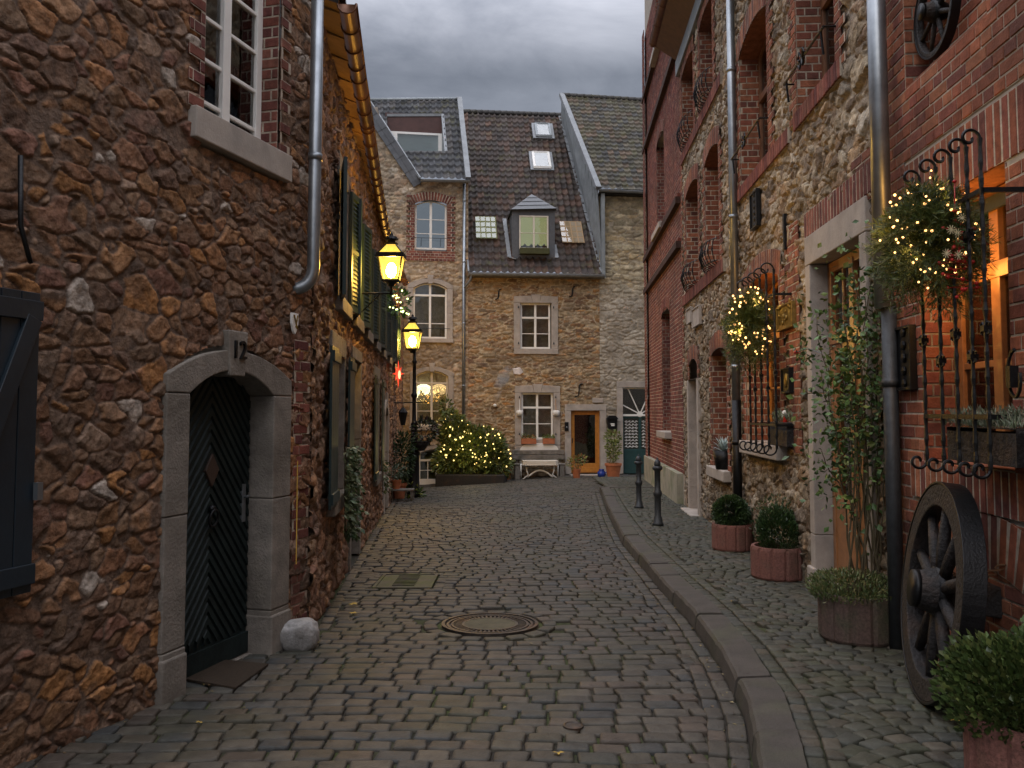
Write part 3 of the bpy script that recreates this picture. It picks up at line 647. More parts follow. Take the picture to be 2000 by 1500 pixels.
# ================================================================ HOUSE 12 (left, nearest)
H12 = wthing('stone_house', 'dark rubble stone house with arched door numbered 12, nearest on the left', 'house', WA)
u = lambda W, X, Y=800: W.px(X, Y)[0]
z = lambda W, X, Y, d=0: W.px(X, Y, d)[1]
du0, du1 = u(WA, 363, 765), u(WA, 527, 764); dzs = z(WA, 363, 768); dzb = WA.gz(du0)-.02; drise = .155
wu0, wu1 = u(WA, 394, 200), u(WA, 541, 300); wz0 = (z(WA, 372, 208)+z(WA, 550, 300))/2; wz1 = wz0+1.75
RP = [(0.213, 0.113, 0.059), (0.233, 0.122, 0.059), (0.165, 0.088, 0.052), (0.204, 0.126, 0.078), (0.184, 0.094, 0.054), (0.310, 0.147, 0.056), (0.155, 0.101, 0.072), (0.233, 0.155, 0.107), (0.213, 0.105, 0.057), (0.126, 0.074, 0.049), (0.175, 0.097, 0.056), (0.184, 0.113, 0.071), (0.165, 0.080, 0.054), (0.262, 0.126, 0.057)]
uEnd = (C0.xy-WA.P).length
bq0 = uEnd-.36
cu0, cu1 = u(WA, 565), uEnd
bw = .20
holes = [hole(du0-bw+.03, du1+bw-.03, -1, dzs+.12, .2), hole(wu0-.02, wu1+.02, wz0-.22, 9)]
def cz12(U, Z, cs, t):
    pale = (t > .965)[..., None]; cs = np.where(pale, np.array((.36, .30, .25))*(.8+.3*t[..., None]), cs); return cs
stone_wall(H12, 'wall', -2.35, uEnd+.015, -.25, 4.75, .0085, holes, .215, .125, 21, RP, (.135, .09, .065), depth=.019, rug=.009, m='rubble', jit=.95, wt=.7, p=2.7, warp=.17, gap=(.08, .17), mix=.7, rgk=1.1, colz=cz12)
wall_box(H12, 'wall_core', -2.4, uEnd-.02, -.4, 6.5, 3.0, 'mortar', d0=.36)
MB().box(-2.4, uEnd, -.2, 3.2, 6.5, 6.7).build('roof', 'slate', H12)
bwL, bwR = du0-u(WA, 318, 765), u(WA, 562, 766)-du1
surround(H12, du0, du1, dzb, dzs, drise, bwL, -.035, .20, 'blue', bwr=bwR, sill=False, key=.2, bt=.2)
# plinth blocks of the jambs stand proud
for a, b in ((du0-bwL-.01, du0+.004), (du1-.004, du1+bwR+.01)):
    MB().box(a, b, -.05, .20, dzb-.1, dzb+.27).build('jamb_foot', 'blue', H12, bevel=.012)
def door12():
    mb = MB(); a, b = du0+.005, du1-.005; zt = dzs+drise-.01; uc = (a+b)/2; d = .155
    P = opoly(a, b, dzb+.04, dzs, drise-.01); mb.prism(P, d, d+.04)
    # herring-bone boards: chevrons meeting on the middle line; panels change direction above the diamond
    w_ = .062; zb = dzb+.17; k = 0; zz = zb-.55
    R = random.Random(4)
    zd = dzb+1.30                                   # height of the diamond
    def board(u0, z0, u1, z1):
        # thin raised board between two points clipped to the leaf
        n = 10; mb.beam((u0, d-.004, z0), (u1, d-.004, z1), .014, .020)
    step = .084
    zz = dzb-.45
    while zz < dzs+.6:
        for sgn in (-1, 1):
            pts = []
            for t in np.linspace(0, 1, 25):
                uu = uc+sgn*t*(b-a)/2*.97; z_ = zz-t*(b-a)/2*1.15 if True else 0
                top = float(archz(np.array(uu), a, b, dzs, drise-.01))-.02
                if dzb+.16 < z_ < top: pts.append((uu, z_))
            if len(pts) > 1:
                p, q = pts[0], pts[-1]; v = []
                for (uu, z_), dz in ((p, 0), (q, 0)):
                    v += [(uu, d, z_), (uu, d-.016, z_+.006), (uu, d-.016, z_+step*.62), (uu, d, z_+step*.84)]
                mb.add(v, [(0, 1, 5, 4), (1, 2, 6, 5), (2, 3, 7, 6)])
        zz += step
    mb.box(a, b, d-.02, d+.02, dzb+.02, dzb+.16)
    o = mb.build('door', 'door12', H12)
    MB().prism([(uc-.075, zd), (uc, zd-.11), (uc+.075, zd), (uc, zd+.11)], d-.03, d+.0).build('door_diamond', mat('worn_diamond', (.05, .03, .022), rough=.6), o, bevel=.005)
    kb = MB(); kz = dzb+1.04; kb.tube([(uc+.0+.045*math.sin(t), d-.045-.01*math.cos(t), kz-.05+.055*math.cos(t)) for t in np.linspace(0, 2*math.pi, 17)[:-1]], .009, 6, closed=True)
    kb.sphere((uc, d-.03, kz+.01), .028, 8, 6); kb.build('door_knocker', 'iron', o, smooth=True)
    hb = MB(); hz = dzb+1.05; hb.box(b-.10, b-.055, d-.018, d, hz-.13, hz+.13); hb.tube([(b-.08, d-.02, hz+.04), (b-.08, d-.06, hz+.05), (b-.12, d-.065, hz+.05)], .01, 6)
    hb.build('door_handle', 'pipe', o, bevel=.003)
door12()
MB().box(du0, du1, .10, .34, dzb-.12, dzb+.012).build('threshold', 'blue', H12, bevel=.01)
# number 12 on the keystone
def glyph(txt, size, m, parent, name, loc, ext=.008, rot=(math.pi/2, 0, 0)):
    cu = bpy.data.curves.new(name, 'FONT'); cu.body = txt; cu.size = size; cu.extrude = ext; cu.align_x = 'CENTER'; cu.align_y = 'CENTER'
    to = bpy.data.objects.new('tmp', cu); C.objects.link(to); dg = bpy.context.evaluated_depsgraph_get(); me = bpy.data.meshes.new_from_object(to.evaluated_get(dg))
    bpy.data.objects.remove(to); o = bpy.data.objects.new(name, me); me.materials.clear(); me.materials.append(M[m]); C.objects.link(o); o.parent = parent; o.location = loc; o.rotation_euler = rot; return o
ucd = (du0+du1)/2
glyph('12', .17, 'iron', H12, 'house_number', (ucd+.0, -.058, dzs+drise+.13), ext=.008)
# window of house 12
dp12 = .17
def brk(parent, name, *calls):
    bm, bo = MB(), MB()
    for a, k in calls: bricks(bm, bo, *a, **k)
    o = bm.build(name, 'brick', parent); bo.build('mortar', 'brick', o)
brk(H12, 'brick_jamb', ((wu1+.004, wu1+.14, wz0, 4.75, None, None), dict(pal=DRED, d=-.02, tooth=1)), ((0, dp12, wz0, 4.75, None, MATR(-1, wu1)), dict(pal=DRED, d=0)))
brk(H12, 'brick_jamb', ((wu0-.16, wu0-.004, wz0, 4.75, None, None), dict(pal=DRED, d=-.02, tooth=-1)), ((0, dp12, wz0, 4.75, None, MATR(1, wu0)), dict(pal=DRED, d=0)))
brk(H12, 'brick_quoin', ((cu0+.04, uEnd-.02, .0, 2.12, None, None), dict(pal=DRED, d=-.012, tooth=1)))
window(H12, wu0+.003, wu1-.003, wz0, 4.75, 0, d=.13, cols=2, bars=(.115, .33, .545, .76), t=.07, b=.026, curtain=('curtgrey', [(0.02, .3, 0, 1)]))
MB().box(wu0-.13, wu1+.12, -.06, .2, wz0-.20, wz0-.004).build('window_sill', 'blue2', H12, bevel=.008)
# shield plaque
su, sz = WA.px(564, 632)
sh = MB().prism([(su-.045, sz+.075), (su+.045, sz+.075), (su+.045, sz), (su+.02, sz-.06), (su, sz-.08), (su-.02, sz-.06), (su-.045, sz)], -.055, -.035).build('shield_plaque', 'white', H12, bevel=.003)
MB().beam((su-.03, -.058, sz+.06), (su+.02, -.058, sz-.04), .016, .004).beam((su+.025, -.058, sz+.06), (su+.0, -.058, sz-.03), .01, .004).build('shield_mark', 'gold', sh)
# drainpipe ending in the wall
pu = uEnd-.02
def zz_(X, Y): return WA.px(X, Y, -.1)[1]
p_top = WA.px(621, 0, -.11); p_low = WA.px(612, 520, -.11); pe = WA.px(596, 570, 0)
pts = [(p_top[0]+.0, -.11, p_top[1]+1.2), (p_low[0], -.11, p_low[1])]+bend((p_low[0], -.11, p_low[1]), (p_low[0], -.11, p_low[1]-.13), (p_low[0]-.05, -.02, p_low[1]-.17))[1:]+[(p_low[0]-.08, .06, p_low[1]-.18)]
pipe(H12, pts, .047)
# yellow cable down the corner
MB().tube([(u(WA, 572), -.045, z(WA, 572, 900)), (u(WA, 571), -.05, z(WA, 571, 1100))], .004, 5).build('cable', mat('yellow_cable', (.5, .3, .05), bump=0), H12)
# open shutter at the left edge of the picture
def plank_shutter(parent, u0, u1, z0, z1, d0, m='navy', brace=True, name='shutter', louv=False, ang=0):
    mb = MB(); n = max(2, int((u1-u0)/.11)); w_ = (u1-u0)/n
    for k in range(n): mb.box(u0+k*w_+.003, u0+(k+1)*w_-.003, d0, d0+.022, z0, z1)
    mb.box(u0, u1, d0-.02, d0, z0+.04, z0+.13); mb.box(u0, u1, d0-.02, d0, z1-.13, z1-.04)
    if brace: mb.beam((u0+.05, d0-.012, z0+.12), (u1-.05, d0-.012, z1-.12), .022, .085)
    o = mb.build(name, m, parent, bevel=.003); return o
s1 = WA.px(80, 800, -.1)[0]
sz1 = z(WA, 82, 575, -.06); sz0 = z(WA, 68, 1152, -.06)
shl = plank_shutter(H12, s1-.56, s1, sz0, sz1, -.08)
MB().box(s1-.02, s1+.012, -.115, -.09, sz0+.42, sz0+.50).build('hinge', 'pipe', shl)
MB().tube([(u(WA, 2), -.06, z(WA, 2, 300)), (u(WA, 4), -.07, z(WA, 4, 440)), (u(WA, 22), -.07, z(WA, 22, 500)), (u(WA, 30), -.06, z(WA, 30, 512))], .012, 6).build('wall_anchor', 'iron', H12, smooth=True)
# ================================================================ the long row with green shutters
ROW = wthing('stone_row_house', 'long rubble stone row with dark green shutters, running back on the left', 'house', W2)
T2 = [(0.240, 0.135, 0.084), (0.270, 0.153, 0.088), (0.190, 0.113, 0.075), (0.280, 0.180, 0.114), (0.220, 0.117, 0.079), (0.180, 0.117, 0.088), (0.300, 0.162, 0.088)]
UE = 20.8; zt2 = 4.74
def uD(D): return (D-6.75)*1.004
upper = [uD(c) for c in (8.72, 10.3, 12.0, 13.8, 15.7, 17.8, 20.2)]
hl = []
for c in upper: hl.append(hole(c-.42, c+.42, 2.66, 3.86))
lw = [(u(W2, 640), u(W2, 664), z(W2, 650, 965), z(W2, 650, 692)), (u(W2, 726.5), u(W2, 736), z(W2, 731, 925), z(W2, 731, 740))]
for a, b, c_, d_ in lw: hl.append(hole(a, b, c_, d_))
dr0, dr1 = u(W2, 681), u(W2, 697)
zdr = z(W2, 690, 705); dr2 = (u(W2, 747), u(W2, 753.5)); hl.append(hole(dr0, dr1, -2, zdr)); zd2 = z(W2, 750, 812); hl.append(hole(dr2[0], dr2[1], -2, zd2, .2))
stone_wall(ROW, 'wall', -.015, UE, -.7, zt2, .02, hl, .23, .13, 33, T2, (.2, .14, .10), depth=.045, rug=.014, m='rubble', jit=1, wt=.65, p=2.2, warp=.22, gap=(.07, .19), mix=.6, rgk=1.3)
wall_box(ROW, 'wall_core', .02, UE, -.8, zt2, 4.5, 'mortar', d0=.42)
def fr(parent, a, b, c_, d_, bw_, m='blue', dd=-.045, sill_=True):
    mb = MB(); mb.box(a-bw_, a, dd, .2, c_, d_); mb.box(b, b+bw_, dd, .2, c_, d_); mb.box(a-bw_, b+bw_, dd-.003, .2, d_+.002, d_+.19)
    if sill_: mb.box(a-bw_-.03, b+bw_+.03, dd-.05, .2, c_-.14, c_-.003)
    return mb.build('stone_surround', m, parent, bevel=.008)
for k, c in enumerate(upper):
    fr(ROW, c-.42, c+.42, 2.66, 3.86, .07, 'blue')
    window(ROW, c-.41, c+.41, 2.67, 3.85, d=.08, cols=2, bars=(.33, .66), t=.05, m='cream', back='dark', bd_=.25)
    for sgn in (-1, 1):
        e = c+sgn*.43; mb = MB(); zb, zt_ = 2.62, 3.88; n = 16
        mb.box(0, .43, -.016, .016, 0, .06); mb.box(0, .43, -.016, .016, zt_-zb-.06, zt_-zb); mb.box(0, .05, -.016, .016, .06, zt_-zb-.06); mb.box(.38, .43, -.016, .016, .06, zt_-zb-.06)
        mb.box(.05, .38, -.016, .016, .62, .66)
        mb.box(.05, .38, .010, .014, .06, zt_-zb-.06)
        for i in range(24):
            z_ = .08+i*(zt_-zb-.14)/24; mb.add([(.05, -.014, z_), (.38, -.014, z_), (.38, .010, z_+.05), (.05, .010, z_+.05)], [(0, 1, 2, 3)])
        o = mb.build('shutter', 'green', ROW); o.location = (e, -.07, zb); o.rotation_euler = (0, 0, (-.16 if sgn > 0 else math.pi+.16))
for (a, b, c_, d_) in lw:
    fr(ROW, a, b, c_, d_, .12, 'blue')
    window(ROW, a+.004, b-.004, c_, d_, d=.07, cols=2, bars=(.33, .66), t=.055, m='cream', back='litd', bd_=.3, glass='glassd')
    w_ = (b-a)/2
    for sgn in (-1, 1):
        e = a-.02 if sgn < 0 else b+.02; lo, hi = (e-w_, e) if sgn < 0 else (e, e+w_); plank_shutter(ROW, lo, hi, c_-.04, d_+.02, -.10, 'green', brace=False)
dzb2 = W2.gz((dr0+dr1)/2)
surround(ROW, dr0, dr1, dzb2, zdr, 0, .14, -.05, .25, 'blue', sill=False)
mb = MB(); mb.box(dr0, dr1, .16, .2, dzb2, zdr)
for k in range(4): mb.box(dr0+.08, dr1-.08, .145, .16, dzb2+.15+k*.5, dzb2+.55+k*.5)
dd_ = mb.build('door', 'green', ROW, bevel=.006); MB().sphere((dr0+.1, .13, dzb2+1.05), .03).build('door_handle', 'gold', dd_, smooth=True)
surround(ROW, dr2[0], dr2[1], W2.gz(dr2[0])-.02, zd2, .18, .2, -.06, .25, 'blue2', sill=False, key=.22)
mb = MB(); mb.prism(opoly(dr2[0], dr2[1], W2.gz(dr2[0]), zd2, .18), .18, .22); mb.box((dr2[0]+dr2[1])/2-.015, (dr2[0]+dr2[1])/2+.015, .16, .18, W2.gz(dr2[0]), zd2+.1); mb.build('door', 'bluegreen', ROW)
# eaves: gutter, soffit, roof
GP = [(678, 8, 6.9), (700, 150, 8.6), (718, 250, 10.1), (735, 355, 12.2), (750, 440, 14.6), (770, 500, 18.0), (792, 553, 23.0)]
gpts = []
for X, Y, D in GP:
    p = at(X, Y, D); q = Vector((p.x, p.y)); gpts.append(((q-W2.P).dot(W2.u), (q-W2.P).dot(W2.n), p.z))
gpts[0] = (gpts[0][0], gpts[0][1], gpts[0][2]); 
mb = MB(); v = []
gx = [(-.02+0*gpts[0][0], gpts[0][1], gpts[0][2]+.0)]+gpts
G = [Vector(p) for p in gpts]
n = 8
for i, p in enumerate(G):
    for rr in (.072, .064):
        for k in range(n+1): a_ = math.pi*(1+k/n); v.append((p.x, p.y+math.cos(a_)*rr, p.z+math.sin(a_)*rr))
mm = 2*(n+1); f = []
for i in range(len(G)-1):
    for k in range(n): f += [(i*mm+k, i*mm+k+1, (i+1)*mm+k+1, (i+1)*mm+k), (i*mm+n+2+k, i*mm+n+1+k, (i+1)*mm+n+1+k, (i+1)*mm+n+2+k)]
f.append(tuple(range(n+1)))
mb.add(v, f); mb.tube([p+Vector((0, -.072, 0)) for p in G], .012, 8)
for i in range(len(G)-1):
    for t in np.arange(0, 1, .45/(G[i+1]-G[i]).length):
        c = G[i].lerp(G[i+1], float(t)); mb.tube([(c.x, c.y+math.cos(math.pi*(1+j/6))*.077, c.z+math.sin(math.pi*(1+j/6))*.077) for j in range(7)], .008, 4)
mb.build('gutter', 'copper', ROW, smooth=True)
mb = MB()
for i in range(len(G)-1):
    a, b = G[i], G[i+1]; n_ = 1
    mb.add([(a.x, a.y+.07, a.z-.0), (b.x, b.y+.07, b.z), (b.x, .3, b.z+.16), (a.x, .3, a.z+.16)], [(0, 1, 2, 3)])
    mb.add([(a.x, a.y+.07, a.z), (b.x, b.y+.07, b.z), (b.x, b.y+.07, b.z+.1), (a.x, a.y+.07, a.z+.1)], [(0, 1, 2, 3)])
    L_ = (b-a).length; 
    for t in np.arange(.1, 1, .55/L_):
        c = a.lerp(b, float(t)); mb.add([(c.x, c.y+.05, c.z-.015), (c.x+.07, c.y+.05, c.z-.015), (c.x+.07, .3, c.z+.13), (c.x, .3, c.z+.13), (c.x, c.y+.05, c.z+.03), (c.x+.07, c.y+.05, c.z+.03), (c.x+.07, .3, c.z+.18), (c.x, .3, c.z+.18)], [(0, 1, 2, 3), (0, 4, 7, 3), (1, 5, 6, 2), (0, 1, 5, 4)])
mb.build('soffit', 'soffit', ROW)
mb = MB()
for i in range(len(G)-1):
    a, b = G[i], G[i+1]; mb.add([(a.x, a.y+.02, a.z+.06), (b.x, b.y+.02, b.z+.06), (b.x, 3.2, b.z+2.7), (a.x, 3.2, a.z+2.7), (a.x, a.y+.02, a.z+.1), (b.x, b.y+.02, b.z+.1), (b.x, 3.2, b.z+2.76), (a.x, 3.2, a.z+2.76)], [(0, 1, 2, 3), (4, 5, 6, 7), (0, 1, 5, 4), (0, 3, 7, 4)])
mb.build('roof', 'slate', ROW)
# ================================================================ far left: tall house L
HL = wthing('tall_stone_house', 'tall stone house with three arched white windows behind the lamp post', 'house', WL)
LP_ = [(.36, .27, .17), (.30, .24, .17), (.40, .31, .21), (.26, .19, .13), (.38, .26, .17), (.22, .17, .13), (.45, .39, .31)]
uE = 2.2
eL = z(WL, 870, 352); 
gA = WL.px(722, 200); gB = WL.px(822, 352)
def gabtop(U): return np.where(U < gB[0], gB[1]+(gA[1]-gB[1])*(gB[0]-U)/(gB[0]-gA[0]), eL)
LW = []      # windows of L
def rct(W, X0, X1, Yt, Yb): return (W.px(X0, (Yt+Yb)/2)[0], W.px(X1, (Yt+Yb)/2)[0], W.px((X0+X1)/2, Yb)[1], W.px((X0+X1)/2, Yt)[1])
w1 = rct(WL, 810, 873, 400, 487); w2 = rct(WL, 807, 873, 563, 661); w3 = rct(WL, 811, 875, 735, 832)
hl = [hole(w1[0]-.2, w1[1]+.2, w1[2]-.1, w1[3]+.1, .16), hole(w2[0]-.12, w2[1]+.12, w2[2]-.1, w2[3]+.1, .2), hole(w3[0]-.12, w3[1]+.12, w3[2]-.1, w3[3]+.1, .2)]
dL = rct(WL, 818, 890, 885, 952); hl.append(hole(dL[0]-.1, dL[1]+.1, dL[2]-1, dL[3]+.1, .15))
stone_wall(HL, 'wall', gA[0]-.6, uE, -1.2, gA[1]+.3, .03, hl, .27, .14, 44, LP_, (.35, .28, .2), depth=.035, rug=.01, m='ashlar', jit=.9, wt=.5, p=4, warp=.16, gap=(.08, .2), mix=.7, keepf=lambda U, Z: Z < gabtop(U))
mb = MB(); mb.prism([(-.6, -1.2), (uE-.02, -1.2), (uE-.02, eL), (gB[0], gB[1]), (gA[0], gA[1]-.05), (-.6, gA[1])], .36, 2.6); mb.build('wall_core', 'mortar', HL)
bm, bo = MB(), MB()
iv = lambda zq: [(w1[0], w1[1])] if zq < w1[3]+.02 else []
bricks(bm, bo, w1[0]-.26, w1[0]-.0, w1[2]-.05, w1[3]+.28, None, None, DRED, d=-.035, tooth=-1)
bricks(bm, bo, w1[1]+.0, w1[1]+.26, w1[2]-.05, w1[3]+.28, None, None, DRED, d=-.035, tooth=1)
bricks(bm, bo, w1[0]-.26, w1[1]+.26, w1[2]-.36, w1[2]-.06, None, None, DRED, d=-.035)
soldier(bm, bo, w1[0]-.02, w1[1]+.02, w1[3], .13, .26, -.05, DRED)
for sd_, uu in ((1, w1[0]), (-1, w1[1])): bricks(bm, bo, -.03, .2, w1[2], w1[3]+.1, None, MATR(sd_, uu), DRED)
bm.build('brick_surround', 'brick', HL); bo.build('brick_mortar', 'brick', HL)
window(HL, w1[0], w1[1], w1[2], w1[3], .12, d=.08, cols=2, bars=(.36, .68), t=.06, m='white', back='curtgrey', curtain=('curtglow', [(.0, .48, 0, 1), (.52, 1, 0, 1)]), label='white arched window with net curtains and a thin rail')  # curtains emit by themselves to whiten the window; no lamp stands behind them
surround(HL, w2[0], w2[1], w2[2], w2[3], .17, .17, -.06, .2, 'blue2', sill=True, key=.16)
window(HL, w2[0], w2[1], w2[2], w2[3], .15, d=.05, cols=2, bars=(.30,), transom=.86, t=.055, m='white', back='dark', glass='glass')
surround(HL, w3[0], w3[1], w3[2], w3[3], .17, .17, -.06, .2, 'blue2', sill=True, key=.16)
wl = window(HL, w3[0], w3[1], w3[2], w3[3], .15, d=.05, cols=2, bars=(.30,), transom=.86, t=.055, m='cream', back='litw', bd_=.3, label='lit arched window with a curtain of fairy lights')
for (a, b, mm_) in ((.05, .47, 'whiteglow'), (.53, .95, 'warmglow')):
    mb = MB(); R = random.Random(9); W_ = w3[1]-w3[0]
    for k in range(15):
        t = k/14; uu = w3[0]+W_*(a+(b-a)*t); zt = w3[3]-.30-.03*math.cos(t*6)+.07*math.sin(t*math.pi); ln = .14+.18*abs(math.cos(t*5))+R.uniform(0, .06)
        mb.tube([(uu, .13, zt), (uu+.008, .135, zt-ln/2), (uu-.004, .13, zt-ln)], .0085 if mm_ == 'whiteglow' else .005, 4)
    for q in range(2): mb.tube([(w3[0]+W_*(a+(b-a)*t), .13, w3[3]-.31-.05*q+.07*math.sin(t*math.pi)) for t in np.linspace(0, 1, 9)], .007, 4)
    mb.build('light_curtain', mm_, wl)
for (a, b, zq) in ((w1[0], w1[1], w1[2]+.33), (w2[0], w2[1], w2[2]+.3), (w3[0], w3[1], w3[2]-.02)):
    mb = MB(); mb.tube([(a-.08, -.09, zq), (b+.08, -.09, zq)], .008, 6); mb.tube([(a-.08, -.09, zq), (a-.08, 0, zq)], .008, 6); mb.tube([(b+.08, -.09, zq), (b+.08, 0, zq)], .008, 6)
    for t in (.2, .8): mb.tube([(a+(b-a)*t, -.09, zq), (a+(b-a)*t, -.06, zq-.25)], .007, 6)
    mb.build('window_rail', 'iron', HL)
surround(HL, dL[0], dL[1], dL[2]-.05, dL[3], .12, .16, -.05, .2, 'blue2', sill=False)
mb = MB(); a, b, c_, d_ = dL; uc = (a+b)/2
mb.ring(opoly(a, b, c_, d_, .1), opoly(a+.05, b-.05, c_+.05, d_-.02, .09), .1, .15); mb.box(a, b, .09, .15, c_+.78, c_+.84); mb.box(uc-.04, uc+.04, .09, .15, c_, d_+.08); mb.box(a, b, .11, .14, c_, c_+.25)
for q0, q1 in ((a, uc), (uc, b)):
    mb.box((q0+q1)/2-.012, (q0+q1)/2+.012, .11, .14, c_+.2, c_+.78); mb.box(q0, q1, .11, .14, c_+.5, c_+.52)
od = mb.build('door', 'white', HL, bevel=.003); MB().box(a+.02, b-.02, .128, .13, c_+.1, d_).build('pane', 'glass', od); MB().box(a, b, .3, .32, c_, d_+.1).build('room', 'curtgrey', od)
# roof of L with its sunken dormer
DG = [(.046, .047, .051), (.054, .054, .056), (.038, .039, .042), (.062, .058, .057)]
EL = (gB[0]-.02, -.25, z(WL, 822, 350, -.25)); ER = (WL.px(914, 350, -.25)[0], -.25, z(WL, 914, 352, -.25)); q = WL.px(897, 195, 2.7); RR = (q[0], 2.7, q[1]); q = WL.px(722, 197, 2.7); RL = (q[0], 2.7, q[1])
def inv_uv(W, X, Y, EL, ER, RR, RL):                # pixel -> (u,t) on a roof plane, by bisection on the depth
    lo, hi = -.5, 8
    for _ in range(50):
        m_ = (lo+hi)/2; uu, zz = W.px(X, Y, m_); t = (m_-EL[1])/(RR[1]-EL[1]); zr = EL[2]+(RL[2]-EL[2])*t
        if zz > zr: lo = m_
        else: hi = m_
    return uu, t
ra, rb_ = inv_uv(WL, 757, 297, EL, ER, RR, RL), inv_uv(WL, 872, 234, EL, ER, RR, RL)
rc = inv_uv(WL, 866, 297, EL, ER, RR, RL)
u_l, u_r, t0, t1 = inv_uv(WL, 772, 297, EL, ER, RR, RL)[0], rc[0]+.05, ra[1], rb_[1]
cutL = lambda U, T: ~((U > u_l-.25) & (U < u_r) & (T > t0) & (T < t1))
_, ptL, nrL, slL = roof_tiles(HL, 'roof', EL, ER, RR, RL, pal=DG, seed=4, cut=cutL, pw=.2, pl=.33)
mb = MB(); mb.beam(ptL(u_l-.25, t1, .02), ptL(u_r+.04, t1, .02), .06, .09); mb.beam(ptL(u_r+.02, t0, .02), ptL(u_r+.02, t1, .02), .09, .09); mb.beam(ptL(u_l-.25, t0, .02), ptL(u_r+.04, t0, .02), .07, .05); mb.build('dormer_frame', 'zinc', HL)
pa, pb, pc, pd = ptL(u_l-.3, t0), ptL(u_r, t0), ptL(u_r, t1), ptL(u_l-.3, t1); dd_ = pc.y-.02
mb = MB(); mb.add([tuple(pa), tuple(pb), (pb.x, dd_, pb.z), (pa.x, dd_, pa.z)], [(0, 1, 2, 3)]); mb.add([tuple(pb), (pb.x, dd_, pb.z), tuple(pc)], [(0, 1, 2)]); mb.build('dormer_floor', 'zincd', HL)
zmid = pb.z+(pc.z-pb.z)*.62
MB().box(pa.x, pb.x, dd_, dd_+.05, zmid, pc.z).build('dormer_panel', mat('maroon_panel', (.07, .03, .025), rough=.5), HL)
mb = MB(); mb.ring([(pa.x, pb.z), (pb.x, pb.z), (pb.x, zmid), (pa.x, zmid)], [(pa.x+.4, pb.z+.07), (pb.x-.12, pb.z+.07), (pb.x-.12, zmid-.07), (pa.x+.4, zmid-.07)], dd_-.06, dd_); o = mb.build('dormer_window', 'white', HL, bevel=.004)
MB().box(pa.x+.38, pb.x-.1, dd_-.03, dd_-.025, pb.z+.05, zmid-.05).build('pane', 'glass', o); MB().box(pa.x+.35, pb.x-.1, dd_+.06, dd_+.07, pb.z, zmid).build('blind', 'curtain', o)
mb = MB(); mb.beam(ptL(ER[0]+.0, 0, .05), ptL(RR[0]+.0, 1, .05), .16, .14) ; mb.build('verge', 'zinc', HL)
mb = MB(); mb.beam(ptL(EL[0]-.02, 0, .04), ptL(RL[0]-.02, 1, .04), .05, .06); mb.build('gable_flashing', 'zinc', HL)
mb = MB(); mb.tube([ptL(RL[0], 1, .03), ptL(RR[0], 1, .03)], .07, 8); mb.build('ridge', 'zincd', HL, smooth=True)
gutter(HL, (EL[0], EL[1]-.06, EL[2]-.03), (ER[0]+.05, ER[1]-.06, ER[2]-.03), name='gutter')
mb = MB(); w_ = .30     # slate cladding along the gable
vx = Vector((gB[0]-gA[0], 0, gB[1]-gA[1])); ln = vx.length; vx.normalize(); pr = Vector((vx.z, 0, -vx.x)); pr = pr if pr.z < 0 else -pr; R = random.Random(8)
nn = int(ln/.16)
for i in range(nn+1):
    for j in range(2):
        c = Vector((gA[0], 0, gA[1]))+vx*(i*ln/nn)+pr*(.02+j*.15); s = R.uniform(.8, 1.2); 
        mb.prism([((c+a_*vx+b_*pr).x, (c+a_*vx+b_*pr).z) for a_, b_ in ((-.09, -.02), (.085, -.02), (.085, .15), (-.09, .15))], -.09-.006*(i % 3)+.01*j, -.05, (.085*s, .09*s, .10*s))
mb.build('gable_slates', 'slate', HL)
MB().prism([(gA[0]-.6, gA[1]+.75*.6), (gA[0], gA[1]+.02), (gB[0], gB[1]+.02), (gB[0], gB[1]-.2), (gA[0], gA[1]-.25), (gA[0]-.6, gA[1]+.4)][::-1], -.05, .5).build('gable_coping', 'slate', HL)
xp = WL.px(906, 450, -.1)[0]
pipe(HL, [(xp, -.12, ER[2]-.08), (xp, -.12, z(WL, 908, 900, -.1)-.3)], .045)
# ================================================================ far middle: house M
HM = wthing('tiled_stone_house', 'stone house with steep brown pantile roof, slate dormer and orange door', 'house', WM)
MP = [(0.286, 0.206, 0.119), (0.307, 0.196, 0.097), (0.233, 0.181, 0.114), (0.201, 0.118, 0.070), (0.318, 0.235, 0.141), (0.350, 0.186, 0.075), (0.254, 0.191, 0.128), (0.170, 0.108, 0.070)]
uM = u(WM, 1172); eM = z(WM, 1040, 541)
m1 = rct(WM, 1016, 1077, 592, 681); m2 = rct(WM, 1018, 1081, 767, 858); mdr = rct(WM, 1115, 1172, 802, 926)
hl = [hole(m1[0]-.18, m1[1]+.18, m1[2]-.15, m1[3]+.2), hole(m2[0]-.18, m2[1]+.18, m2[2]-.5, m2[3]+.2), hole(mdr[0]-.15, mdr[1]+.15, -3, mdr[3]+.15)]
def czM(U, Z, cs, t): 
    f = sm(.3, -.1, U)[..., None]*.5; red = np.array((.24, .13, .09))*(.8+.4*t[..., None]); return cs*(1-f)+red*f
stone_wall(HM, 'wall', 0.0, uM, -1.2, eM+.1, .026, hl, .33, .105, 55, MP, (.38, .305, .21), depth=.035, rug=.008, m='ashlar', jit=.85, wt=.55, p=6, warp=.13, gap=(.09, .2), colz=czM, mix=.62)
wall_box(HM, 'wall_core', .02, uM-.01, -1.2, eM-.02, 7, 'mortar', d0=.36)
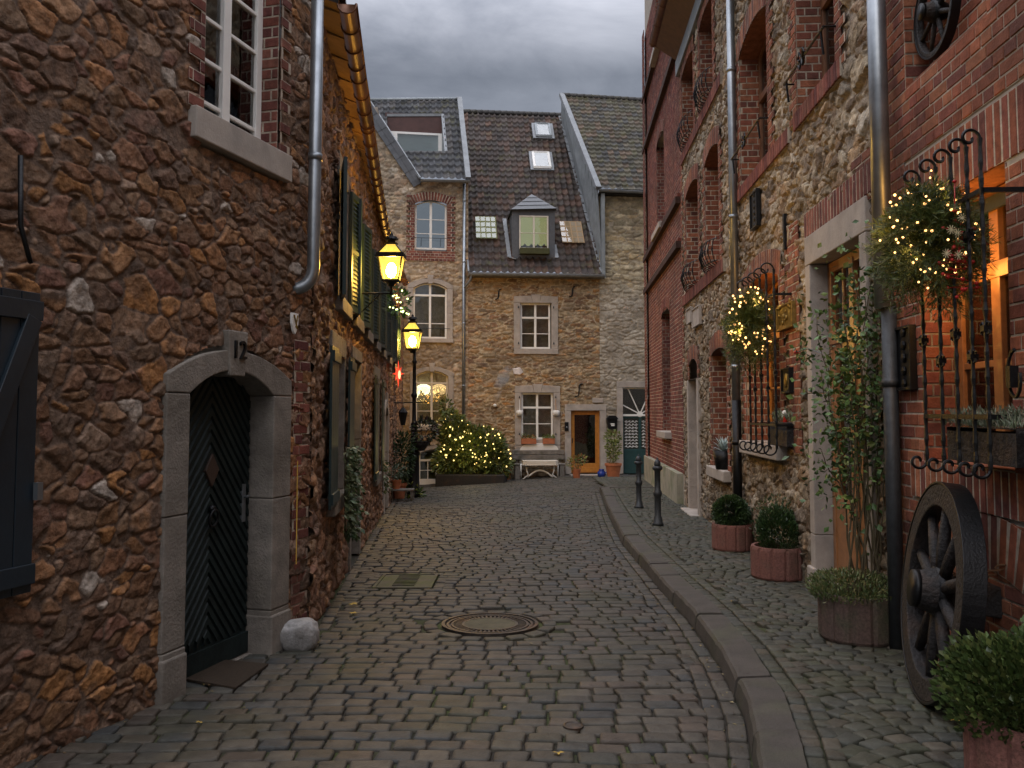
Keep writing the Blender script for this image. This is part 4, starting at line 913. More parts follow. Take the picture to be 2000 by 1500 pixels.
for (a, b, c_, d_), bb in ((m1, .2), (m2, .2)):
    mb = MB(); zt = d_+.2
    mb.box(a-bb, a, -.05, .2, c_, d_); mb.box(b, b+bb, -.05, .2, c_, d_)
    kw = (b-a)*.2; uc = (a+b)/2
    mb.prism([(a-bb, d_+.002), (uc-kw*.5, d_+.002), (uc-kw*.8, zt+.03), (a-bb, zt)], -.053, .2); mb.prism([(uc+kw*.5, d_+.002), (b+bb, d_+.002), (b+bb, zt), (uc+kw*.8, zt+.03)], -.053, .2)
    mb.prism([(uc-kw*.5+.002, d_+.002), (uc+kw*.5-.002, d_+.002), (uc+kw*.8-.002, zt+.06), (uc-kw*.8+.002, zt+.06)], -.058, .2)
    mb.box(a-bb, b+bb, -.06, .2, c_-.17, c_-.003)
    if c_ < 2: mb.box(a-bb, b+bb, -.05, .2, c_-.5, c_-.18)
    mb.build('stone_surround', 'blue2', HM, bevel=.008)
    for uu in (a-.06, b+.06):
        for zz2 in (c_+.15, d_-.15): hk = MB(); hk.tube([(uu, -.05, zz2), (uu, -.09, zz2), (uu, -.09, zz2+.05)], .012, 5); hk.sphere((uu, -.085, zz2), .022, 6, 4); hk.build('shutter_hook', 'iron', HM)
window(HM, m1[0]+.01, m1[1]-.03, m1[2], m1[3], d=.06, cols=2, bars=(.33,), transom=.68, t=.055, m='white', back='mauve')
window(HM, m2[0]+.01, m2[1]-.01, m2[2], m2[3], d=.06, cols=2, bars=(.33,), transom=.68, t=.055, m='white', back='curtgrey')
surround(HM, mdr[0], mdr[1], mdr[2], mdr[3], 0, .19, -.05, .22, 'blue2', sill=False)
a, b, c_, d_ = mdr
mb = MB(); mb.ring(opoly(a, b, c_+.03, d_), opoly(a+.13, b-.13, c_+.33, d_-.13), .10, .15); mb.box(a+.04, b-.04, .08, .11, c_+.06, c_+.2)
od = mb.build('door', 'wood2', HM, bevel=.006); MB().box(a+.12, b-.12, .125, .13, c_+.3, d_-.1).build('pane', 'glassd', od); MB().box(a+.1, b-.1, .2, .22, c_+.2, d_-.05).build('blind', 'dark', od)
MB().box(a+.05, a+.07, .06, .1, c_+.95, c_+1.1).build('door_handle', 'iron', od)
MB().box(a-.05, b+.05, -.3, .1, c_-.12, c_-.005).build('doorstep', 'blue2', HM, bevel=.01)
ix = WM.px(1106, 833); mb = MB(); mb.box(ix[0]-.06, ix[0]+.06, -.09, -.05, ix[1]-.14, ix[1]+.14); o = mb.build('intercom', 'iron', HM, bevel=.01); MB().sphere((ix[0], -.095, ix[1]-.02), .025).build('bell_button', 'pipe', o)
for X, Y, s in ((1130, 762, 1), (973, 575, .8), (1117, 570, .8)):
    a_ = WM.px(X, Y); h = .2*s
    MB().tube([(a_[0]+.12*s, -.05, a_[1]+h), (a_[0]+.04*s, -.055, a_[1]+h*.9), (a_[0]+.01, -.055, a_[1]+h*.5), (a_[0], -.055, a_[1]-h*.5), (a_[0]-.03*s, -.055, a_[1]-h*.9), (a_[0]-.12*s, -.05, a_[1]-h)], .02, 6).build('wall_anchor', 'iron', HM, smooth=True)
pq = WM.px(1167, 782); MB().box(pq[0]-.17, pq[0]+.17, -.05, -.03, pq[1]-.07, pq[1]+.07).build('plaque', 'blue2', HM, bevel=.006)
pq = WM.px(1011, 726); MB().prism([(pq[0]-.17, pq[1]+.1), (pq[0]+.08, pq[1]+.13), (pq[0]+.17, pq[1]-.02), (pq[0]+.08, pq[1]-.1), (pq[0]-.12, pq[1]-.08)], -.05, 0).build('pale_stone_patch', mat('whitish_stone', (.55, .5, .48)), HM, bevel=.02)
q = WM.px(966, 792); mb = MB().tube([(q[0], .0, q[1]), (q[0], -.16, q[1])], .05, 12); mb.build('vent_pipe', 'white', HM, smooth=True)
# roof M
EL = (WM.px(915, 537, -.3)[0], -.3, z(WM, 915, 533, -.3)); ER = (WM.px(1179, 537, -.3)[0], -.3, z(WM, 1179, 537, -.3)); q = WM.px(1095, 226, 5.4); RR = (q[0], 5.4, q[1]); q = WM.px(905, 219, 5.4); RL = (q[0], 5.4, q[1])
BR = [(.052, .038, .032), (.064, .042, .034), (.040, .032, .029), (.075, .044, .032), (.055, .043, .038), (.044, .036, .031)]
cM = [inv_uv(WM, X, Y, EL, ER, RR, RL) for X, Y in ((1040, 500), (1004, 500), (1082, 500), (1040, 395))]
MER, MRR = ER, RR
_, ptM, nrM, slM = roof_tiles(HM, 'roof', EL, ER, RR, RL, pal=BR, seed=7, pw=.205, pl=.31)
# sprocket look: verge flashings, gutter, ridge
gutter(HM, (EL[0], -.37, EL[2]-.03), (ER[0]+.02, -.37, ER[2]-.03))
mb = MB(); mb.tube([(EL[0]+.08, -.36, EL[2]-.08)]+[(EL[0]+.06, -.3, EL[2]-.2), (EL[0]-.15, -.12, EL[2]-.48)], .035, 8); mb.build('gutter_outlet', 'zinc', HM, smooth=True)
MB().box(EL[0]-.02, ER[0]+.02, -.33, -.30, EL[2]-.1, EL[2]+.02).box(EL[0], ER[0], -.3, .02, EL[2]-.1, EL[2]-.06).build('eaves_board', 'greywood', HM)
mb = MB(); n_ = 16
for k in range(n_): a_ = ptM(RL[0]+(RR[0]-RL[0])*k/n_, 1, .03); b_ = ptM(RL[0]+(RR[0]-RL[0])*(k+1.08)/n_, 1, .03); mb.tube([a_, b_], [.085, .10], 8)
mb.build('ridge', 'tile', HM, smooth=True)
def skylight(X0, Y0, X1, Y1, m, blind):
    a_ = inv_uv(WM, X0, Y0, EL, ER, RR, RL); b_ = inv_uv(WM, X1, Y1, EL, ER, RR, RL)
    # X0,Y0 = top left ; X1,Y1 = bottom right
    ul, ur, tt, tb = a_[0], b_[0], a_[1], b_[1]; mb = MB()
    for p, q_ in (((ul, tb), (ul, tt)), ((ur, tb), (ur, tt))): mb.beam(ptM(p[0], p[1], .13), ptM(q_[0], q_[1], .13), .09, .09)
    for p, q_ in (((ul-.04, tb), (ur+.04, tb)), ((ul-.04, tt), (ur+.04, tt))): mb.beam(ptM(*p, .13), ptM(*q_, .13), .09, .09)
    o = mb.build('skylight', m, HM, bevel=.01)
    MB().add([ptM(ul, tb, .155), ptM(ur, tb, .155), ptM(ur, tt, .155), ptM(ul, tt, .155)], [(0, 1, 2, 3)]).build('pane', 'glass', o)
    MB().add([ptM(ul, tb, .125), ptM(ur, tb, .125), ptM(ur, tt, .125), ptM(ul, tt, .125)], [(0, 1, 2, 3)]).build('blind', blind, o)
    MB().add([ptM(ul-.14, tb-.012, .112), ptM(ur+.14, tb-.012, .112), ptM(ur+.14, tt+.01, .112), ptM(ul-.14, tt+.01, .112), ptM(ul-.14, tb-.012, .01), ptM(ur+.14, tb-.012, .01), ptM(ur+.14, tt+.01, .01), ptM(ul-.14, tt+.01, .01)], [(0, 1, 2, 3), (0, 1, 5, 4), (1, 2, 6, 5), (2, 3, 7, 6), (3, 0, 4, 7)]).build('flashing', 'zinc', o)
skylight(1045, 247, 1075, 271, 'zincd', 'blindg'); skylight(1040, 303, 1074, 333, 'white', 'blindg')
def glasstiles(X0, X1, Y0, Y1, m):
    a_ = inv_uv(WM, X0, Y1, EL, ER, RR, RL); b_ = inv_uv(WM, X1, Y0, EL, ER, RR, RL); mb = MB(); cols, rows = 4, 4; R = random.Random(X0)
    for i in range(cols):
        for j in range(rows):
            ua = a_[0]+(b_[0]-a_[0])*i/cols; ub = a_[0]+(b_[0]-a_[0])*(i+.78)/cols; ta = a_[1]+(b_[1]-a_[1])*j/rows; tb = a_[1]+(b_[1]-a_[1])*(j+.86)/rows
            mb.add([ptM(ua, ta, .14), ptM(ub, ta, .145), ptM(ub, tb, .12), ptM(ua, tb, .115), ptM(ua, ta, .09), ptM(ub, ta, .09)], [(0, 1, 2, 3), (0, 1, 5, 4)])
    o = mb.build('glass_tiles', 'glass', HM)
    MB().add([ptM(a_[0], a_[1], .105), ptM(b_[0], a_[1], .105), ptM(b_[0], b_[1], .105), ptM(a_[0], b_[1], .105)], [(0, 1, 2, 3)]).build('glow_backing', m, o)
glasstiles(930, 968, 428, 470, 'lity'); glasstiles(1098, 1134, 437, 478, 'litp')
# dormer
a_ = inv_uv(WM, 1001, 503, EL, ER, RR, RL); b_ = inv_uv(WM, 1083, 503, EL, ER, RR, RL); base = ptM((a_[0]+b_[0])/2, a_[1]); 
dm = base.y-.05
def dpx(X, Y): q = WM.px(X, Y, dm); return (q[0], q[1])
L0, R0 = dpx(1001, 508), dpx(1083, 508); TL, TR = dpx(1001, 410), dpx(1083, 408); PK = dpx(1041, 378)
wl0 = dpx(1014, 486); wl1 = dpx(1071, 422)
mb = MB(); R = random.Random(1)
outer = [L0, R0, TR, TL]; inner = [wl0, (wl1[0], wl0[1]), wl1, (wl0[0], wl1[1])]
mb.ring(outer, inner, dm, dm+.12, (.07, .072, .08))
back = dm+1.6
# sides
for s_, e in ((TL[0], -1), (TR[0], 1)):
    mb.add([(s_, dm, L0[1]), (s_, dm, TL[1]), (s_, back, TL[1]), (s_, back, L0[1])], [(0, 1, 2, 3)], (.07, .072, .08))
# courses of slates on the cheeks and the hipped front
for k in range(5):
    zq = L0[1]+(TL[1]-L0[1])*k/5; mb.box(L0[0]-.012, wl0[0]-.04, dm-.012, dm, zq+.004, zq+(TL[1]-L0[1])/5, (.08, .083, .09)); mb.box(wl1[0]+.04, R0[0]+.012, dm-.012, dm, zq+.004, zq+(TL[1]-L0[1])/5, (.075, .078, .086))
mb.build('dormer', 'slate', HM)
mb = MB(); fr0 = dm-.12; pk = dm+.75
A_, B_, Pk = Vector((TL[0]-.06, fr0, TL[1]-.02)), Vector((TR[0]+.06, fr0, TR[1]-.02)), Vector((PK[0], pk-.35, PK[1]+.08))
for k in range(4):
    t0_, t1_ = k/4, (k+1.1)/4; a1, b1, a2, b2 = A_.lerp(Pk, t0_), B_.lerp(Pk, t0_), A_.lerp(Pk, min(1, t1_)), B_.lerp(Pk, min(1, t1_)); o_ = Vector((0, -.012, .012))
    s = .9+.15*(k % 2); mb.add([a1+o_, b1+o_, b2, a2], [(0, 1, 2, 3)], (.085*s, .088*s, .096*s))
Bk = Vector((PK[0], back+.6, PK[1]+.08))
mb.add([A_, Pk, Bk, Vector((A_.x, back+.6, A_.z))], [(0, 1, 2, 3)], (.08, .083, .09)); mb.add([B_, Pk, Bk, Vector((B_.x, back+.6, B_.z))], [(0, 1, 2, 3)], (.08, .083, .09)); mb.add([A_, B_, Vector((B_.x, dm+.1, B_.z)), Vector((A_.x, dm+.1, A_.z))], [(0, 1, 2, 3)], (.07, .07, .075))
mb.build('dormer_roof', 'slate', HM)
window(HM, wl0[0], wl1[0], wl0[1], wl1[1], d=dm-.02, cols=2, bars=(.48,), t=.045, b=.02, m='cream', back='litg', bd_=.3, name='dormer_window')
mb = MB(); mb.box(wl0[0], wl1[0], dm-.30, dm-.06, wl0[1]-.2, wl0[1]-.01); ob = mb.build('window_box', mat('mossy_box', (.05, .05, .015)), HM, bevel=.01)
mb = MB(); a_ = inv_uv(WM, 986, 430, EL, ER, RR, RL); b_ = inv_uv(WM, 1003, 505, EL, ER, RR, RL); mb.beam(ptM(L0[0]-.1, b_[1]-.0, .06), ptM(L0[0]-.16, a_[1], .06), .12, .03); mb.beam(ptM(R0[0]+.07, b_[1], .06), ptM(R0[0]+.05, b_[1]+.07, .06), .12, .03); mb.beam(ptM(L0[0]-.12, b_[1], .06), ptM(L0[0]+.1, b_[1]-.01, .06), .1, .03); mb.build('dormer_flashing', 'zinc', HM)
MB().beam(ptM(EL[0]+.0, 0, .05), ptM(EL[0]-.05, .17, .05), .05, .04).build('verge_strip', 'zinc', HM)
# ================================================================ far right: house R
HR = wthing('high_roofed_stone_house', 'stone house with highest tiled roof, zinc clad side and dark green fanlight door', 'house', WM)
rdr = rct(WM, 1216, 1283, 853, 925); rfan = rct(WM, 1216, 1283, 757, 812)
rz0, rz1 = z(WM, 1245, 925), z(WM, 1245, 757); ru0, ru1 = u(WM, 1216), u(WM, 1216)+1.12
uR1 = uM+4.6; eR = z(WM, 1220, 378)
def czR(U, Z, cs, t):
    f = sm(z(WM, 1215, 530), z(WM, 1215, 600), Z)[..., None]; gr = np.array([(.38, .34, .29)])*(.72+.5*t[..., None]); return cs*(1-f*.75)+gr*f*.75
stone_wall(HR, 'wall', uM+.0, uR1, -1.2, eR, .028, [hole(ru0-.15, ru1+.15, -3, rz1+.15)], .3, .125, 66, [(.34, .28, .18), (.38, .29, .17), (.29, .25, .17), (.42, .35, .24)], (.34, .29, .22), depth=.035, rug=.012, m='ashlar', jit=.85, wt=.55, p=4.5, warp=.16, gap=(.08, .2), colz=czR)
wall_box(HR, 'wall_core', uM+.03, uR1, -1.2, eR, 7, 'mortar', d0=.36)
surround(HR, ru0, ru1, rz0, rz1, 0, .19, -.055, .2, 'blue2', sill=False)
hz_ = z(WM, 1245, 852-20)
zf = z(WM, 1245, 809); mb = MB(); mb.box(ru0, ru1, .04, .12, zf-.06, zf); mb.box(ru0, ru1, .06, .1, rz1-.04, rz1)
uc = (ru0+ru1)/2
for ang in (-62, -25, 25, 62): a_ = math.radians(ang); mb.beam((uc+.03*math.sin(a_), .07, zf+.02), (uc+math.sin(a_)*.62 if abs(ang) > 40 else uc+math.tan(a_)*(rz1-zf-.02), .07, zf+.62*math.cos(a_) if abs(ang) > 40 else rz1-.02), .03, .03)
mb.lathe([(.09, -.02), (.09, .02)], 16, (0, 0, 0), Mx=Matrix.Translation((uc, .07, zf))@Matrix.Rotation(math.pi/2, 4, 'X'))
o = mb.build('fanlight', 'white', HR); MB().box(ru0, ru1, .1, .105, zf, rz1).build('pane', 'glass', o); MB().box(ru0, ru1, .3, .31, zf-.1, rz1).build('room', 'dark', o)
zt = zf-.06; mb = MB(); mb.ring([(ru0, rz0), (ru1, rz0), (ru1, zt), (ru0, zt)], [(ru0+.06, rz0+.75), (ru1-.06, rz0+.75), (ru1-.06, zt-.07), (ru0+.06, zt-.07)], .08, .13); mb.box(ru0+.05, ru1-.05, .1, .13, rz0+.02, rz0+.76)
mb.box(uc-.04, uc+.04, .07, .12, rz0, zt)
for s_ in (ru0+.09, uc+.08): mb.box(s_, s_+.38, .09, .1, rz0+.12, rz0+.6)
od = mb.build('door', 'bluegreen', HR, bevel=.005)
MB().box(ru0+.04, ru1-.04, .12, .125, rz0+.7, zt-.04).build('pane', 'glassd', od)
gb = MB(); R = random.Random(6)
for half in ((ru0+.08, uc-.06), (uc+.06, ru1-.08)):
    for k in range(9):
        zq = rz0+.82+k*(zt-.12-rz0-.82)/8.6; n_ = 9
        gb.tube([(half[0]+(half[1]-half[0])*i/n_, .092, zq+.02*math.sin(i*2.2+k)) for i in range(n_+1)], .009, 4); 
        for i in range(4): gb.tube([(half[0]+(half[1]-half[0])*(i+.5)/4+.02*math.cos(t), .09, zq+.02+.018*math.sin(t)) for t in np.linspace(0, 5, 7)], .007, 4)
gb.build('door_grille', 'white', od)
# roof R and its zinc clad side
EL = (WM.px(1169, 374, -.3)[0], -.3, z(WM, 1169, 370, -.3)); ur = uR1; q = WM.px(1097, 187, 3.4); RL = (q[0], 3.4, q[1]); q2 = WM.px(1290, 199, 3.4); RR = (ur, 3.4, q[1]+(q2[1]-q[1])*(ur-q[0])/(q2[0]-q[0])); ER = (ur, -.3, EL[2]-.10)
_, ptR, nrR, slR = roof_tiles(HR, 'roof', EL, ER, RR, RL, pal=[(.062, .056, .046), (.078, .066, .048), (.052, .050, .047), (.068, .062, .042), (.085, .06, .042)], seed=9, pw=.2, pl=.25, amp=.025)
gutter(HR, (EL[0], -.38, EL[2]-.03), (ER[0], -.38, ER[2]-.03)); MB().box(EL[0], ur, -.33, -.3, EL[2]-.12, EL[2]-.12+.14).box(EL[0], ur, -.3, .02, EL[2]-.14, EL[2]-.1).build('eaves_board', 'oldwood', HR)
mb = MB(); mb.beam(ptR(EL[0]-.01, 0, .05), ptR(RL[0]-.01, 1, .05), .17, .12); mb.build('verge', 'zinc', HR)
mb = MB()
for k in range(20): a_ = ptR(RL[0]+(RR[0]-RL[0])*k/20, 1, .03); b_ = ptR(RL[0]+(RR[0]-RL[0])*(k+1.08)/20, 1, .03); mb.tube([a_, b_], [.08, .095], 8)
mb.build('ridge', 'tile', HR, smooth=True)




def mv(t): uu = MER[0]+(MRR[0]-MER[0])*t+.01; return ptM(uu, t)
def rv(t): return ptR(EL[0]+(RL[0]-EL[0])*t-.01, t)
mb = MB(); top = [rv(0), rv(1)]; bot = [mv(0), mv(.35), mv(.7), mv(1)]
P = [Vector((MER[0], -.28, MER[2]-.15))]+[p-Vector((0, 0, .1)) for p in bot]+[rv(1), rv(0), Vector((EL[0], -.2, EL[2]-.1))]
mb.add(P, [tuple(range(len(P)))])
def at_d(f, d):
    lo, hi = 0, 1
    for _ in range(30):
        m_ = (lo+hi)/2
        if f(m_).y < d: lo = m_
        else: hi = m_
    return f(lo)
for k in range(13):
    d = -.2+k*.29
    if d < 3.3: mb.beam(at_d(mv, d)-Vector((.012, 0, 0)), at_d(rv, d)-Vector((.012, 0, 0)), .03, .025)
mb.build('zinc_cladding', 'zincd', HR)
mb = MB()
for k in range(18):
    a_ = mv(k/18); b_ = mv((k+.96)/18); mb.beam(a_+Vector((-.05, 0, .07+.012*(k%2))), b_+Vector((-.05, 0, .06)), .13, .02)
mb.build('lead_flashing', 'zinc', HR)
MB().box(MER[0]-.06, MER[0]+.05, -.32, -.1, MER[2]-.1, EL[2]-.12).build('corner_post', 'zincd', HR)
# ================================================================ right side
ub = lambda X, Y=800, d=0: WB.px(X, Y, d)[0]
zb = lambda X, Y, d=0: WB.px(X, Y, d)[1]
def rcb(X0, X1, Xt, Yt, Xb, Yb): return (ub(X0), ub(X1), zb(Xb, Yb), zb(Xt, Yt))
uP = ub(1722, 600); u0S = -.02
BP = [(.30, .235, .155), (.26, .20, .13), (.34, .28, .20), (.23, .155, .10), (.38, .33, .26), (.21, .165, .12), (.31, .21, .125), (.17, .135, .105)]
# ---- stone house
HS = wthing('stone_and_brick_house', 'pale rubble house with red brick window arches, iron grille and wooden glazed door, right side', 'house', WB)
top1, top2 = rcb(1343, 1366, 1352, 112, 1352, 268), rcb(1380, 1406, 1392, 22, 1392, 200)
mid1, mid2 = rcb(1348, 1373, 1360, 362, 1360, 558), rcb(1387, 1415, 1400, 300, 1400, 532)
grd = rcb(1396, 1426, 1410, 690, 1410, 913); sdr = rcb(1351, 1367, 1358, 712, 1358, 1)
up1, up2 = rcb(1460, 1517, 1510, 30, 1515, 288), rcb(1576, 1656, 1650, 1, 1654, 124)
up1 = (up1[0], up1[1], up1[2], up1[2]+1.62); up2 = (up2[0], up2[1], up2[2], up2[2]+1.62)
arw = rcb(1464, 1532, 1520, 541, 1520, 868)
gdr = (ub(1599), ub(1700), 0, zb(1600, 512))
top2 = (top2[0], top2[1], top1[2], top1[3]); mid2 = (mid2[0], mid2[1], mid1[2], mid1[3])
eS = 7.95
bands = [(ub(1341), ub(1424), top1[2]-.20, top1[2]-.01), (ub(1341), ub(1424), mid1[2]-.20, mid1[2]-.01), (ub(1448), ub(1560), up1[2]-.17, up1[2]-.01), (ub(1572), ub(1670), up1[2]-.13, up1[2]+.03)]
BW = [(top1, .10, .22, 8), (top2, .10, .22, 8), (mid1, .12, .23, 8), (mid2, .12, .23, 8), (grd, .08, .2, 2), (up1, .13, .24, 5), (up2, .13, .24, 5), (arw, .12, .23, 3)]
hl = [hole(w_[0]-.01, w_[1]+.01, w_[2], w_[3]+.0, r_) for w_, r_, _, _ in BW]
hl += [hole(sdr[0], sdr[1], -3, sdr[3], .1), hole(gdr[0]-.1, gdr[1]+.1, -3, gdr[3]+.1)]
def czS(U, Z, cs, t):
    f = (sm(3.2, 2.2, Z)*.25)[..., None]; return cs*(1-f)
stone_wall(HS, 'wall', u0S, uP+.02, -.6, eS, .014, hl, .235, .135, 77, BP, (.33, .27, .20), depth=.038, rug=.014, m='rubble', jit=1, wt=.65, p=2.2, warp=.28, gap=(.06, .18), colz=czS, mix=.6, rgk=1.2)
wall_box(HS, 'wall_core', u0S+.03, uP, -.8, eS, 5, 'mortar', d0=.5)
bm, bo = MB(), MB()
blocks = [(w_[0], w_[1], w_[2], w_[3]+r_*.6) for w_, r_, _, _ in BW]
for w_, r_, tw, ph in BW:
    a, b, c_, d_ = w_; e = d_+r_+.0
    bricks(bm, bo, a-tw-.02, a, c_-.0, e-.03, None, None, RED, d=-.038, tooth=-1, phase=ph); bricks(bm, bo, b, b+tw+.02, c_-.0, e-.03, None, None, RED, d=-.038, tooth=1, phase=ph)
    bricks(bm, bo, -.03, .24, c_, d_+.02, None, MATR(1, a), RED); bricks(bm, bo, -.03, .24, c_, d_+.02, None, MATR(-1, b), RED)
    soldier(bm, bo, a-.02, b+.02, d_, r_, .25, -.046, RED)
    bo.prism([(p, q_) for p, q_ in opoly(a, b, d_, d_, r_)][2:]+[], .2, .21, (.2, .08, .05)) if False else None
# intrados of the arches
for w_, r_, tw, ph in BW:
    im = MB(); a, b, c_, d_ = w_; us = np.linspace(a, b, 13); zs_ = archz(us, a, b, d_, r_)
    im.add([(p, -.035, q_) for p, q_ in zip(us, zs_)]+[(p, .25, q_) for p, q_ in zip(us, zs_)], [(i, i+1, 14+i, 13+i) for i in range(12)], (.2, .075, .05)); im.build('arch_soffit', 'brick', HS)
for a, b, c_, d_ in bands:
    n_ = int((b-a)/.077)
    for k in range(n_): one_brick(bm, a+(b-a)*k/n_+.0065, a+(b-a)*(k+1)/n_-.0065, c_, d_, -.055, None, DRED, .006)
    bo.box(a, b, -.055, .0, c_+.003, d_-.003, (.40, .34, .27))
# brick beside the arched window, over the door and at the far corner
def ivd(zq): return [(arw[0]-.02, arw[1])] if arw[2] < zq < arw[3]+.3 else []
bricks(bm, bo, arw[1]+.24, ub(1571)-.0, arw[2]-.05, zb(1560, 432), None, None, RED, d=-.03, tooth=-1)
bricks(bm, bo, ub(1440), arw[0]-.24, zb(1440, 700), zb(1440, 590), None, None, RED, d=-.028, tooth=1)
soldier(bm, bo, gdr[0]-.2, gdr[1]+.25, zb(1571, 474)+.01, 0, .22, -.04, DRED)
bricks(bm, bo, sdr[0]-.26, sdr[0]-.0, sdr[3]-.25, sdr[3]+.3, None, None, RED, d=-.038, tooth=-1); bricks(bm, bo, sdr[1], sdr[1]+.25, sdr[3]-.25, sdr[3]+.3, None, None, RED, d=-.038, tooth=1)
soldier(bm, bo, sdr[0], sdr[1], sdr[3], .1, .24, -.045, RED)
bricks(bm, bo, u0S, .24, 2.4, eS-.1, None, None, RED, d=-.03, tooth=1)
bricks(bm, bo, uP-.5, uP-.02, zb(1690, 400), zb(1690, 300), None, None, RED, d=-.03, tooth=-1)
bm.build('brickwork', 'brick', HS); bo.build('brick_mortar', 'brick', HS)
for (w_, m_, back, gl, fl) in ((top1, 'wood', 'dark', 'glass', 0), (top2, 'wood', 'dark', 'glass', 0), (mid1, 'wood', 'dark', 'glass', 0), (mid2, 'wood', 'dark', 'glass', 0), (grd, 'wood', 'dark', 'glass', 0)):
    window(HS, w_[0]+.01, w_[1]-.01, w_[2]+.01, w_[3], .08, d=.2, cols=2, bars=(.6,), t=.06, m=m_, back=back, glass=gl)
for w_ in (up1, up2):
    window(HS, w_[0]+.01, w_[1]-.01, w_[2]+.01, w_[3], .11, d=.2, cols=2, bars=(), transom=.66, t=.075, m='brownwood', back='litd', bd_=.5, glass='glassd')
window(HS, arw[0]+.01, arw[1]-.01, arw[2]+.01, arw[3], .1, d=.22, cols=2, bars=(.35,), transom=.7, t=.08, m='wood2', back='lit', bd_=.5, glass='glassd')
# small balconet grilles: bowed baskets of iron
def basket(parent, a, b, zc, h=.32):
    mb = MB(); n_ = 9
    for zz3, k in ((zc+h, 1.0), (zc, .8)): mb.tube([(a+(b-a)*t, -.06-.11*k*math.sin(math.pi*t)**.6, zz3) for t in np.linspace(0, 1, 11)], .008, 5)
    for i in range(n_):
        t = (i+.5)/n_; s = math.sin(math.pi*t)**.6; uu = a+(b-a)*t
        mb.tube([(uu, -.06-.11*s, zc+h), (uu, -.08-.14*s, zc+h*.5), (uu, -.06-.09*s, zc), (uu, -.05, zc-.05)], .007, 5)
        mb.tube([(uu+.03*math.cos(q_)*(1-q_/9), -.07-.13*s, zc+h*.5+.035*math.sin(q_)) for q_ in np.linspace(0, 6, 8)], .005, 4)
    return mb.build('window_basket', 'iron', parent)
for w_ in (mid1, mid2, top1, top2): basket(HS, w_[0]+.05, w_[1]-.05, w_[2]+.03)
def rail(parent, a, b, zc):
    mb = MB(); mb.tube([(a-.1, -.14, zc), (b+.1, -.14, zc)], .012, 6); c = (a+b)/2
    for s in (-1, 1):
        mb.tube([(c+s*.0, -.14, zc), (c+s*.06, -.15, zc+.07), (c+s*.1, -.15, zc+.02), (c+s*.05, -.15, zc-.01)], .01, 5); mb.tube([(c, -.14, zc), (c+s*.05, -.15, zc-.08), (c+s*.1, -.15, zc-.03)], .01, 5)
        e = a-.1 if s < 0 else b+.1; mb.tube([(e, -.14, zc), (e, .05, zc)], .01, 5)
    mb.tube([(b+.02, -.14, zc), (b+.02, -.12, zc-.2)], .01, 5); mb.tube([(a-.02, -.14, zc), (a-.02, -.12, zc-.2)], .01, 5)
    return mb.build('window_rail', 'iron', parent)
for w_ in (up1, up2): rail(HS, w_[0]+.05, w_[1]-.05, w_[2]+.36)
# sills
MB().box(arw[0]-.03, arw[1]+.14, -.13, .24, arw[2]-.15, arw[2]-.002).build('window_sill', 'blue2', HS, bevel=.012)
MB().box(grd[0]-.06, grd[1]+.12, -.13, .24, grd[2]-.15, grd[2]-.002).build('window_sill', 'blue2', HS, bevel=.012)
# far door with pale jambs
s0 = WB.gz(sdr[0])+.12; surround(HS, sdr[0], sdr[1], s0, sdr[3]-.25, 0, .17, -.06, .3, 'blue2', sill=False, bt=.001, name='door_jambs')
mb = MB(); mb.prism(opoly(sdr[0], sdr[1], s0, sdr[3], .1), .3, .35); mb.box(sdr[0], sdr[1], .27, .3, s0, s0+.3); mb.box((sdr[0]+sdr[1])/2-.02, (sdr[0]+sdr[1])/2+.02, .28, .3, s0, sdr[3]); mb.build('door', 'brownwood', HS)
MB().box(sdr[0]-.15, sdr[1]+.15, -.2, .3, s0-.15, s0+.02).build('doorstep', 'blue2', HS, bevel=.01)
# glazed wooden door with its stone frame
g0 = WB.gz((gdr[0]+gdr[1])/2)+.12
surround(HS, gdr[0], gdr[1], g0, gdr[3], 0, .15, -.055, .16, 'blue2', sill=False, bt=zb(1571, 474)-gdr[3])
for a, b in ((gdr[0]-.19, gdr[0]+.004), (gdr[1]-.004, gdr[1]+.19)): MB().box(a, b, -.08, .24, g0-.1, g0+.2).build('jamb_foot', 'blue2', HS, bevel=.012)
MB().box(gdr[0], gdr[1], -.06, .3, g0-.1, g0+.10).build('doorstep', 'blue2', HS, bevel=.01)
a, b, c_, d_ = gdr[0]+.005, gdr[1]-.005, g0+.1, gdr[3]-.005; mb = MB(); dd = .10; th = .06
mb.ring(opoly(a, b, c_, d_), opoly(a+.09, b-.09, c_+.02, d_-.09), dd, dd+th)
zt_ = c_+(d_-c_)*.76; mb.box(a+.05, b-.05, dd-.02, dd+th, zt_-.06, zt_+.06)
uc = (a+b)/2; mb.box(uc-.05, uc+.05, dd-.01, dd+th-.01, c_, d_-.05)
for p_, q_ in ((a+.09, uc-.05), (uc+.05, b-.09)):
    mb.ring(opoly(p_, q_, c_+.03, zt_-.06), opoly(p_+.09, q_-.09, c_+.75, zt_-.14), dd+.008, dd+th-.01); mb.ring(opoly(p_, q_, c_+.03, c_+.7), opoly(p_+.09, q_-.09, c_+.22, c_+.66), dd+.010, dd+th-.012)
    mb.box((p_+q_)/2-.015, (p_+q_)/2+.015, dd+.02, dd+th-.02, zt_, d_-.05)
od = mb.build('door', 'wood', HS, bevel=.006)
MB().box(a+.1, b-.1, dd+.035, dd+.04, c_+.2, d_-.08).build('pane', 'glassd', od); MB().box(a+.02, b-.02, dd+.4, dd+.42, c_, d_).build('glow_backing', 'lit', od)  # glowing panel added behind the glass for its warm orange reflections
lp = MB(); R = random.Random(3)
